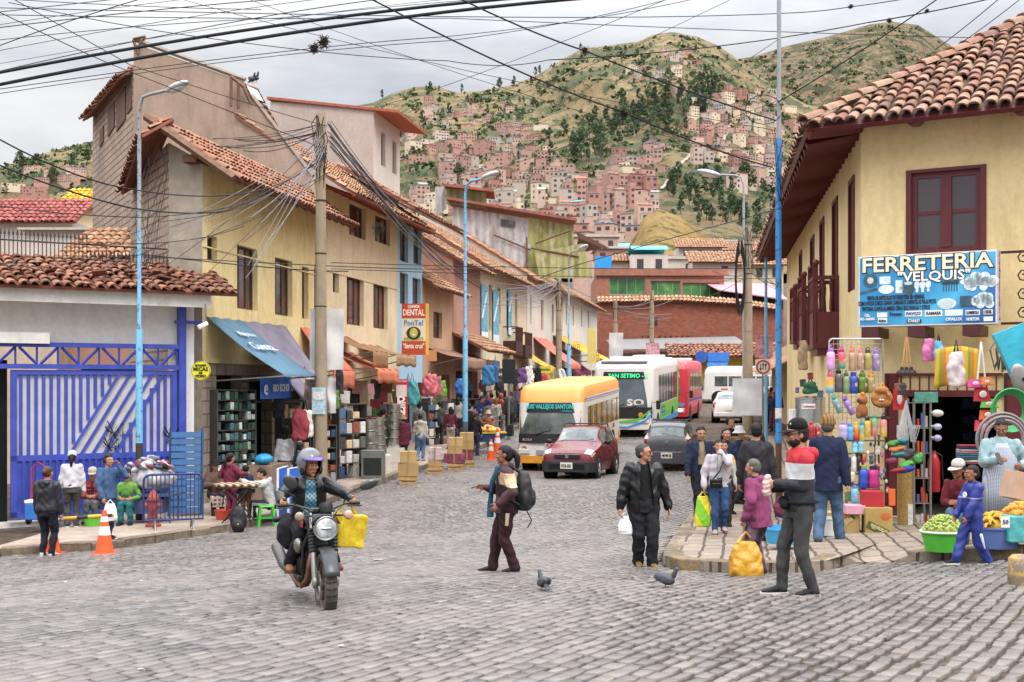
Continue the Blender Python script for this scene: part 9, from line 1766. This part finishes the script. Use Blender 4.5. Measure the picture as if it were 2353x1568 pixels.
for q in(('pale lilac tumbler with a cartoon print',1938,1008,40,19,['b0a0cc','a080c0']),('sky blue tumbler with a small figure print',1953,1012,40,16,['5a9ad0','3f86c8']),('red and yellow slim bottle',1967,1012,44,13,['c02a38','d8a030','d8b030']),('teal and yellow slim bottle',1980,1014,46,14,['c8b030','3f9ab0','2f8aa8']),('yellow bottle with black cap',1993,1004,46,14,['c8a82c','2a2a2c']),('green to pink tall bottle',2009,1002,50,15,['d0707a','4fa86a','3f9a5a']),('pink to yellow tilted bottle with dark cap',2030,1004,50,16,['d8b84a','cf7088','2a2a2c']),('red flask beside the steel pot',1864,1012,44,14,['9a1f2a','b02a34']),('second red flask with steel cap',1878,1010,38,12,['9a1f2a','8a8a8a']),('pale aqua short bottle, left of its pair',1964,1040,26,14,['8ac4d4','7ab4cc']),('pale aqua short bottle, right of its pair',1978,1038,30,15,['7ab8d0','5aa0c0']),('white bottle on the lower shelf',1962,1084,44,12,['cfc8c0','b8b0a8']),('black bottle on the lower shelf',1973,1084,44,12,['26262a','3a3a3e']),('red bottle on the lower shelf',1985,1082,40,11,['9a2a30','c09a3a']),('big royal blue insulated flask',1984,1122,56,23,['2f4fae','8ab040']),('big hot pink insulated flask',2007,1122,54,26,['cf3a86','2f3a5a']),('rose pink mug bottle at the shelf edge',1946,1108,32,12,['d0608a','c04a7a']),('cream mug bottle at the shelf edge',1958,1108,30,14,['cfc0a0','b0a080']),('light blue jug on the cartons',1964,1158,44,17,['7ab0d8','5a90c0']),('pale green glass jug on the red box',1992,1160,38,20,['a0b878','7a9a4a'])):bottle(*q,18.9,0,random.random()<.5)
g_=thing('wire_rack','wire grid rack of bottles hung beside the shop corner','rack',P(1905,985,19.8));b=MB();w_,h_=124/F*19.8,206/F*19.8
for i in range(13):b.tube([(w_*i/12,0,0),(w_*i/12,0,h_)],.005,4)
for i in range(18):b.tube([(0,0,h_*i/17),(w_,0,h_*i/17)],.005,4)
b.tube([(0,0,-.2),(0,0,h_-.05),(.05,0,h_),(w_-.05,0,h_),(w_,0,h_-.05),(w_,0,.2)],.014,6);b.build('grid',mat('b0aca6',.4,metal=.6),g_)
p=P(1990,1215,19.0);t=thing('bottle_stand','tiered stand of bottles and keyrings outside the corner shop','stand',p);b=MB();zf=lambda y:(1215-y)/F*19.0
for y_,x0,x1 in((1010,-.38,.3),(1040,-.3,.3),(1086,-.3,.25),(1112,-.32,.25),(1124,-.2,.25)):b.bx(x0,x1,-.06,.2,zf(y_)-.03,zf(y_)-.015)
for x0 in(-.36,.26):b.bx(x0-.012,x0+.012,.16,.2,0,zf(1000))
b.bx(.14,.16,.0,.02,zf(1120),zf(955));b.bx(-.06,.38,.0,.02,zf(962),zf(958));b.build('frame',mat('6a6864',.5,metal=.4),t)
for i in range(34):b=MB();b.ell((random.uniform(-.05,.45),random.uniform(-.15,.05),zf(random.uniform(1020,1130))),(.025,.02,.035),None,8,6);b.build('keyring',mat(random.choice(['d05a80','4a90c0','d8a030','c9c4c0','b04ab0','3a3a40','e08aa0']),.4),t,60)
for lab,x0,x1,y0,y1,c,dy,tx in(('big upright printed fruit carton on the pavement',1985,2045,1165,1252,'a98e54',0,'Granadilla'),('flat printed fruit carton behind the walking blazer man',1888,1970,1176,1226,'a88d58',.2,'Granadilla'),('red and white goods box on the cartons',1980,2026,1128,1164,'a82a34',.1,''),('orange box hung at the shop corner',2042,2056,1124,1162,'d0622a',0,''),('pink and white flat box stack under the bottles',1940,1984,1160,1180,'cf9aa8',.1,'')):
 D_=18.3+dy;w,h=(x1-x0)/F*D_,(y1-y0)/F*D_;p=P((x0+x1)/2,y1,D_);t=box(lab,p,(w,min(w,.35),h),c,-.12,tape=0)
 if tx:b=MB();b.box((-.02 if w<.5 else 0,-min(w,.35)/2-.004,h*.45),(w*.85,.004,h*.2),(0,-.6 if w>.5 else.45,0));b.build('print_band',mat('3f5a30',.7),t);text(tx,.1,mat('c9b480',.7),t,(0,-min(w,.35)/2-.01,h*.45),rot=Euler((PI/2,-.6 if w>.5 else.45+PI,0),'XYZ'),width=w*.7,bold=.003);b=MB();b.ell((.1,-min(w,.35)/2-.002,h*.78),(.08,.004,.06),None,10,6);b.build('fruit_print',mat('b8602c',.7),t)
p=P(1866,1005,21.0);t=thing('stock_pot','large polished steel stock pot on boxes beside the blue pole','pot',P(1862,972,21));r_=34/F*21;b=MB();b.lathe([(r_,0),(r_,.42),(r_*1.04,.43),(r_*1.04,.45),(r_*.3,.48)],n=28);b.build('body',M['alu'],t,40);b=MB();b.box((-.1,-r_-.002,.3),(.24,.012,.09));o=b.build('sticker',M['white'],t);text('Continental',.06,mat('a8283a',.6),o,(-.1,-r_-.012,.3),width=.21)
for i,(x,y,w,h,c)in enumerate(((1850,1100,46,60,'c9c4bc'),(1880,1100,40,50,'8a9ab0'),(1846,1040,40,62,'d0ccc6'),(1884,1045,36,55,'b8b4b0'),(1866,1165,70,60,'a98a5c'),(1830,1000,26,60,'d8d4d0'))):box(('white appliance box','grey-blue appliance box','upper white appliance box','pale appliance box','big brown box','tall white box')[i]+' stacked under the steel stock pot',P(x,y,21.1+.1*(i%2)),(w/F*21,.35,h/F*21),c)
hbag(1862,905,20.9,.3,.22,'2a6a4a',1,'green and black checked bag above the steel stock pot');hbag(1845,850,21.2,.2,.55,'a9885c',1,'tan wooden utensils bundle hung on the street wall')
br=mat('a8713f',.95,.25,12,.008,60);t=thing('toy_rucksack','tan plush rucksack with two white bead eyes hung on the rack','bag',P(2026,935,19.2));b=MB();s_=1/F*19.2
b.ell((0,0,20*s_),(26*s_,14*s_,23*s_));b.ell((0,-8*s_,8*s_),(20*s_,8*s_,10*s_));b.ell((-2*s_,-6*s_,38*s_),(17*s_,12*s_,10*s_));link('pack',remesh(b,.012,.004,3),br,t);b=MB()
for x in(-8,-2):b.ell((x*s_,-16*s_,16*s_),.018)
b.build('bead_eye',M['white'],t,60);b=MB();b.tube([(-4*s_,-8*s_,46*s_),(0,-6*s_,55*s_),(3*s_,-8*s_,46*s_),(12*s_,-16*s_,26*s_)],.02,6);b.build('strap',mat('b98a5c',.9),t,60)
t=thing('plush_toy','brown plush animal with an orange bobble on its head','plush toy',P(1981,952,19.1));b=MB();b.ell((0,0,8*s_),(14*s_,11*s_,17*s_));b.ell((2*s_,0,32*s_),(11*s_,10*s_,12*s_));b.ell((-6*s_,-4*s_,32*s_),(8*s_,8*s_,8*s_));b.ell((-9*s_,-2*s_,-2*s_),(6*s_,6*s_,9*s_));link('body',remesh(b,.012,.003,2),mat('8f5a34',.95,.2,14,.006,60),t);b=MB();b.ell((1*s_,0,46*s_),5*s_);b.build('bobble',mat('e07a2a',.8),t,60);b=MB();b.ell((-9*s_,-7*s_,32*s_),(5*s_,5*s_,5*s_));b.build('muzzle',mat('5a3420',.9),t,60)
for i,x in enumerate((-7,0,7)):
 t=thing('plunger',('plunger with wooden handle, leftmost of three above the doorway','middle plunger above the doorway','rightmost plunger of three above the doorway')[i],'plunger',P(2083+x*1.5,858,18.6));b=MB();b.cyl((0,0,.06),(-x*s_*1.3,0,.58),.013,n=8);b.build('stick',M['woodpale'],t);b=MB();b.lathe([(.085,0),(.08,.03),(.03,.06),(.025,.1)],n=18);b.build('rubber_cup',M['black'],t,50)
hbag(2133,831,18.4,.2,.36,'c86a9a',0,'pink mop head in clear film above the doorway');hbag(2157,829,18.3,.17,.32,'5a9ac8',0,'blue mop head in clear film above the doorway')
t=thing('striped_bag','large yellow, orange and green striped market bag hung above the doorway','bag',P(2150,893,18.1));n=NT('market_stripes');x_=n.N('SeparateXYZ',Vector=n.co()).outputs[0];n.done(n.ramp(n.math('FRACT',n.math('MULTIPLY',x_,4.6)),(0,H('c9a22c')),(.28,H('6f9a34')),(.48,H('c9742c')),(.75,H('c9a22c')),interp='CONSTANT'),.7);b=MB();b.sheet(lambda u,v:(.66*u+.05*(1-v)*(u-.5),.04*math.sin(u*9),.6*v+.05*math.sin(u*3)),12,8);b.build('cloth',n.m,t,60,solid=.02)
hbag(2197,888,17.9,.3,.55,'c4b4b4',0,'clear wrapped plastic roses in front of the striped bag','flowers','wrapped_roses')
for i,(x,tx)in enumerate(((2246,-.06),(2264,.07))):
 t=thing('broom',('white broom handle with orange tip, left of two crossed','white broom handle with black band, right of two crossed')[i],'broom',P(x,872,17.9));b=MB();b.cyl((0,0,0),(-tx*1.0,0,.62),.014,n=8);b.build('handle',M['white'],t);b=MB();b.cyl((-tx*.95,0,.58),(-tx,0,.63),.016);b.build('tip',mat('d0602c',.5),t)
for lab,x,y,w,h,c in(('bright pink dustpan head',2240,890,36,18,'c83a8a'),('orange dustpan head beside the pink one',2266,886,30,17,'d8702c'),('red packaged brush hanging under the pink dustpan',2256,922,40,32,'b02430'),('green dustpan head under the red brush',2271,938,42,20,'6aa83a'),('orange dustpan lower down',2268,964,38,22,'d8642c'),('red packaged dustpan, lowest of the column',2256,990,36,24,'b82a3a'),('red and white glove packet by the doorway',2065,942,28,48,'b0242e')):
 D_=17.8 if x>2100 else 18.9;t=thing('dustpan' if 'dustpan' in lab else 'packet',lab,'dustpan' if 'dustpan' in lab else 'packet',P(x,y,D_));W2,H2=w/F*D_,h/F*D_;b=MB();b.add([(-W2*.5,-.03,0),(W2*.5,-.03,0),(W2*.36,.02,H2),(-W2*.36,.02,H2)],[(0,1,2,3)]);b.build('pan',mat(c,.45,.1),t,solid=.03);b=MB();b.ell((0,-.05,H2*.5),(W2*.22,.012,H2*.26),None,12,6);b.build('label',mat('d8c9c0',.5,.3,30),t,60)
PK=['8a3a40','4a6a8a','b9b4ac','3a3a40','9a7a3a','5a7a4a','c08a90','6a5a7a','d0ccc6','7a4a38']
def packet(x,y,D,w,h,c,lab,grp):
 o=MB().box((0,0,0),(w,.03,h),(random.uniform(-.2,.2),random.uniform(-.12,.12),random.uniform(-.4,.4))).build('packet',mat(c,.4,.45,22),None,bevel=.008);fin(put(o,P(x,y,D)),lab,'packet',grp)
for i in range(70):
 k_=random.random()
 x,y,D=(random.uniform(1905,2030),random.uniform(1005,1160),18.95)if k_<.4 else(random.uniform(2286,2350),random.uniform(945,1120),17.9)if k_<.65 else(random.uniform(2060,2270),random.uniform(862,905),18.6)if k_<.8 else(random.uniform(1828,1900),random.uniform(860,1000),21.3)
 packet(x,y,D,random.uniform(.05,.13),random.uniform(.07,.17),random.choice(PK),'small packaged hardware item hung among the goods of the corner shop','small packaged goods at the corner shop')
for i in range(120):
 x=random.uniform(690,1290);y0_=905-(x-690)*.03;D=DFL(x)-random.uniform(.5,1.3);packet(x,random.uniform(y0_-25,y0_+85),D,random.uniform(.15,.42),random.uniform(.2,.5),random.choice(PK),'small item of goods hung outside the shop fronts up the street','goods hung along the shop fronts up the street')
t=thing('sink','steel sink wrapped in turquoise film hung at the shop edge','sink',P(2277,770,17.4));tqm=mat('2f9fb4',.35,.2,4,.01,14,spec=.6);pts=[loc(t,P(x,y,17.4))for x,y in((2277,770),(2360,738),(2362,930),(2348,928))];b=MB();b.add([*pts],[(0,1,2,3)]);b.build('wrapped_body',tqm,t,solid=.1);b=MB()
for k in range(6):q0,q1=loc(t,P(2290+k*11,772-k*4,17.32)),loc(t,P(2318+k*6,832-k*3,17.32));b.tube([q0,q1],.014,5)
b.build('fold',mat('4fb8c8',.3),t);b=MB();c_=loc(t,P(2344,872,17.28));b.ell(c_,(.14,.03,.24),(0,-.25,0),18,8);o=b.build('bowl',M['steel'],t,60);b=MB();b.cyl(c_+V((.05,-.05,0)),c_+V((.05,-.03,0)),.03);b.build('drain',M['dark'],o)
t=thing('garden_hose','coil of bright green garden hose hung beside the sink','hose',P(2318,943,17.2));b=MB()
for k in range(8):b.tube([((.2+.011*k)*math.cos(2*PI*a/24)*1.05+.01*math.sin(k),-.02*k*.6,(.24+.011*k)*math.sin(2*PI*a/24))for a in range(25)],.014,6)
b.build('coil',mat('2f8f52',.35,.15,6,spec=.5),t,60)
t=thing('cord_bundle','bundle of grey wire and chain hung left of the sink','wire',P(2300,812,17.8));b=MB()
for k in range(26):a=random.uniform(-.12,.12);b.tube([(a*.3,0,.28),(a*1.6,-.03,.05),(a,-.03,-.2-random.random()*.1),(a*.4,-.02,-.05)],.006,4)
b.build('strands',mat('5a5c58',.4,metal=.4),t)
t=thing('cord_bundle','hank of white washing line hung by the doorway','cord',P(2080,960,18.7));b=MB()
for k in range(30):a=random.uniform(-.12,.12);b.tube([(.02,0,.28),(a*.6,-.03,.0),(a*1.3,-.05,-.3-.1*random.random()),(a*1.6+.04,-.04,-.12)],.007,4)
b.build('strands',mat('b8b6b4',.6),t)
for i,(x,y,w,h,c)in enumerate(((2052,1020,30,14,'4a9a3a'),(2072,1016,30,14,'2a8a9a'),(2058,1034,34,14,'c86a2c'),(2066,1046,36,14,'2f8a80'),(2084,1044,34,20,'4a4a58'),(2096,1056,30,16,'6a3a30'),(2082,1068,40,16,'4fc03a'),(2048,1060,24,14,'8a2a48'),(2078,1080,46,14,'2a3ab0'),(2062,1082,36,12,'b02a34'),(2110,1054,16,22,'4fb84a'))):
 t=thing('folded_cloth','%s folded cleaning cloth in the bundle by the doorway'%('green','teal','orange','sea green','slate','brown','lime','wine','royal blue','red','bright green')[i],'cloth',P(x,y,18.5-.03*i));b=MB();s2=1/F*18.5;b.ell((0,0,0),(w*.5*s2,.09,h*.5*s2),(random.uniform(-.3,.3),random.uniform(-.5,.3),.2),12,8);b.ell((w*.2*s2,-.02,h*.25*s2),(w*.35*s2,.08,h*.4*s2),None,10,6);link('fold',remesh(b,.012,.008,i,1,40),cloth(c),t)
p=P(2079,1216,19.2);t=thing('woven_roll','tall roll of straw matting standing by the doorway','roll',p);r_=17/F*19.2;b=MB();b.cyl((0,0,0),(0,0,.95),r_,n=22);n=NT('straw_weave');x_,y_,z_=n.N('SeparateXYZ',Vector=n.co()).outputs;n.done(n.mix(.5,n.ramp(n.noise(30,4),(.3,H('8a6c34')),(.7,H('b8975a'))),n.ramp(n.math('SINE',n.math('MULTIPLY',z_,260)),(0,(.7,)*3),(1,(1.1,)*3)),'MULTIPLY'),.9);b.build('mat',n.m,t,50);b=MB();b.box((.05,-r_-.004,.25),(.08,.004,.34));b.build('label',mat('c9d0c4',.6,.3,18),t)
t=thing('showcase','narrow glass showcase of small goods at the doorway edge','showcase',P(2100,1216,19.4));w2,h2=38/F*19.4,300/F*19.4;b=MB()
for xx in(0,w2):b.bx(xx-.015,xx+.015,-.02,.02,0,h2);b.bx(xx-.015,xx+.015,.28,.32,0,h2)
for k in range(6):b.bx(0,w2,0,.3,h2*k/5.2,h2*k/5.2+.015)
b.build('frame',M['steel'],t)
for k in range(5):
 for j in range(4):b=MB();b.cyl((w2*(j+.5)/4,.1,h2*k/5.2+.02),(w2*(j+.5)/4,.1,h2*k/5.2+.15+random.random()*.12),.022);b.build('small_good',mat(random.choice(['b83a34','4a6aa0','c9c4c0','8a8a88','c05a40']),.4),t)
b=MB();b.bx(0,w2*1.4,-.04,-.02,h2*.97,h2*1.05);b.build('header',mat('4f8a78',.6,.4,14),t)
t=thing('fire_extinguisher','red fire extinguisher standing inside the doorway','extinguisher',P(2146,1130,19.6));b=MB();b.lathe([(.09,0),(.1,.02),(.1,.5),(.06,.6),(.03,.64),(.03,.68)],n=18);b.build('cylinder',mat('a01f28',.3),t,50);b=MB();b.tube([(.02,0,.66),(.12,-.03,.6),(.13,-.05,.2)],.012,6);b.build('hose',M['black'],t)
for i,y in enumerate((950,981,1007)):
 t=thing('light_bulb',('white light bulb on display, top of three','lilac light bulb, middle of three','small light bulb, lowest of three')[i],'bulb',P(2146,y,19.0));b=MB();b.ell((.06,0,0),(.1,.06,.06)if i==0 else(.07,.055,.055));b.build('glass',mat(('c9c6c2','a8a4c4','9a98b8')[i],.2,spec=.7),t,60);b=MB();b.cyl((-.06,0,0),(-.01,0,0),.03);b.build('cap',M['steel'],t)
for i in range(9):t=thing('folded_towel','%s folded towel in the pile behind the seated vendor'%('red','white','green','blue striped','teal','pink','pale grey','navy','crimson')[i],'towel',P(2226,1066-i*5,17.0));b=MB();b.box((0,0,.01),(.3,.2,.026),random.uniform(-.2,.2));b.build('fold',cloth(['a83038','d0ccc8','2f7a50','4a6a9a','2f8a8a','c8708a','b0aca8','2a3458','a02a3a'][i]),t,bevel=.01)
t=thing('net_disc','round woven net of pale pink and blue cord behind the apron vendor','net',P(2306,1010,16.6));n=NT('net_cord');n.done(n.ramp(n.noise(42,2),(.35,H('8a4a54')),(.5,H('857c78')),(.65,H('466c78'))),.8);b=MB()
for k in range(3):b.lathe([(.24+.05*k,-.03),(.27+.05*k,-.05),(.29+.05*k,-.03)],(0,.03*k,0),30,(0,1,0),caps=False)
b.build('cord',n.m,t,60)
def heap(label,cat,name,p,rx,rz_,n,mk,m,jitter=1.0):
 t=thing(name,label,cat,p);b=MB();b.ell((0,0,0),(rx*.92,rx*.7,rz_*.9),None,16,8)
 for i in range(n):a=random.uniform(0,6.3);u=math.sqrt(random.random());z=rz_*(1-u**2.2);mk(b,V((u*rx*math.cos(a),u*rx*.78*math.sin(a),z)))
 b.build('fruit',m,t,60)
gp_=G(2168,1262,.0);q=P(2168,1258,14.4);q.z=gz(q.x,q.y)+KH;tb=tub('bright green oval tub brimming with grapes',q,.27,.24,'4fae38');tb.scale=(1,.8,1);b=MB();b.lathe([(.25,.235),(.285,.255),(.29,.235),(.25,.215)],n=26);b.build('plastic_liner',mat('dcdad6',.5),tb,60)
grm=mat('93a24a',.35,.1,island=.3,spec=.5);heap('mound of pale green grapes in the green tub','grapes','grape_heap',q+V((0,0,.25)),.25,.17,420,lambda b,c:b.ell(c+V((0,0,random.uniform(0,.02))),.0165,None,7,5),grm)
q=P(2290,1258,14.3);q.z=gz(q.x,q.y)+KH;tb=tub('dusty blue tub holding bananas behind the boy',q,.3,.26,'5f78b0');tb.scale=(1,.8,1);bm_=mat('b8901f',.5,.2,14,island=.25)
def ban(b,c):a=random.uniform(0,3);d=V((math.cos(a),math.sin(a),0));b.tube([c-d*.07+V((0,0,.0)),c-d*.035+V((0,0,.035)),c+d*.03+V((0,0,.035)),c+d*.075],[.008,.02,.02,.006],7)
heap('pile of ripe bananas in the blue tub','bananas','banana_heap',q+V((0,0,.25)),.26,.14,46,ban,bm_)
q=P(2345,1180,14.2);heap('heap of orange fruit at the edge of the stall','fruit','orange_heap',q,.2,.12,40,lambda b,c:b.ell(c,.034,None,10,7),mat('cf8a2c',.5,.12,island=.2));b=MB();b.box((q.x,q.y,q.z-.17),(.46,.4,.32));fin(b.build('fruit_crate',mat('4fa0a0',.6,.4,9),None,bevel=.02),'crate lined with green and teal plastic below the orange fruit','crate')
heap('red net of fruit beneath the orange heap','fruit','red_fruit_bag',P(2335,1228,14.1),.1,.12,20,lambda b,c:b.ell(c,.035,None,8,6),mat('9a2a38',.5,.2,9))
q=P(2340,1150,14.6);t=box('tilted brown carton with red stamps at the stall edge',q,(.36,.3,.34),'b4937c',.2,tape=0);t.rotation_euler.y=.25
b=MB();q=P(2310,1200,13.9);b.box(q,(.1,.01,.13));fin(b.build('price_card',M['white'],None),'handwritten white price card on the banana tub','price card');o=text('50',.07,M['black'],bpy.data.objects['price_card'],q-V((0,.01,0)))
tub('sky blue plastic basin behind the magenta fleece',P(1800,1248,16.4),.28,.22,'3a9ac8')
hbag(1800,1190,16.5,.3,.3,'7a2a44',1,'heap of dark red produce in the sky blue basin','produce','produce_heap')
q=G(2349,1348);b=MB();b.lathe([(.13,0),(.14,.03),(.13,.28),(.1,.31),(.02,.32)],q,16);fin(b.build('bollard_stump',kerbmat('stump_paint','c8a03a',.7),None,50),'short yellow-painted concrete stump at the street edge','stump')
p=P(1955,1252,18.0);tub('white paint bucket with red label under the cartons',V((p.x-1.15*.3,p.y,gz(p.x,p.y)+KH)),.15,.27,'c9c6c4','bucket','bucket',1.1)
def pigeon(label,p,rz,s=1.0):
 t=thing('pigeon',label,'pigeon',p,rz);b=MB();S_=lambda q:V(q)*s;b.ell(S_((0,0,.12)),(.055*s,.105*s,.062*s),(.35,0,0),14,10);b.cap(S_((0,-.085,.16)),S_((0,-.105,.21)),.03*s,.022*s);b.ell(S_((0,-.115,.225)),(.021*s,.028*s,.022*s));b.loft([[S_((x*w,y,z+zz))for x,zz in((-1,0),(1,0),(1,.012),(-1,.012))]for y,z,w in((.06,.1,.035),(.14,.075,.03),(.2,.06,.026))]);link('body',remesh(b,.006*s,0,1,3),bands('pigeon_grey',1,[(0,'3a3c44'),(.15,'34383f'),(.2,'3a4446')],.5),t)
 for sd in(1,-1):
  b=MB();b.ell(S_((sd*.048,.03,.125)),(.014*s,.1*s,.042*s),(.3,0,0),12,8);b.build('wing',mat('44474f',.7,.5,40),t,60);b=MB();b.tube([S_((sd*.022,0,.07)),S_((sd*.022,.01,.01)),S_((sd*.022,-.03,.004))],.005*s,5);b.build('leg',mat('a0605c',.6),t)
 b=MB();b.lathe([(.007*s,0),(.001,.022*s)],S_((0,-.138,.222)),6,(0,-1,-.2));b.build('beak',mat('4a4644',.5),t)
pigeon('grey pigeon facing away on the cobbles near the walking woman',G(1248,1362),R(200),.95);pigeon('dark pigeon seen side-on on the cobbles before the corner kerb',G(1530,1356),R(75),1.0)
for i,x in enumerate((580,588)):pigeon(('left pigeon perched on the gable dormer','right pigeon perched on the gable dormer')[i],P(x,193-i*2,35.5),R(40),1.3)
for i in range(24):
 x,y=random.uniform(0,2353),random.uniform(1300,1560);p=G(x,y)
 if i<8:p=G(random.uniform(360,900),random.uniform(1225,1300))
 b=MB();s_=random.uniform(.012,.05)if i else.09;b.add([(s_*random.uniform(.6,1)*math.cos(a),s_*random.uniform(.5,1)*math.sin(a),.034+random.uniform(0,.012))for a in(0,1.2,2.4,3.6,5)],[(0,1,2,3,4)]);fin(put(b.build('litter_scrap',mat(random.choice(['b8b2aa','9a8f84','7a6c60','5a4c40']),.8),None),p,random.uniform(0,3)),'small scrap of litter lying on the cobbles','litter','litter scraps on the cobbles')
try:bpy.data.scenes.remove(TMP)
except Exception as e_:print(e_)
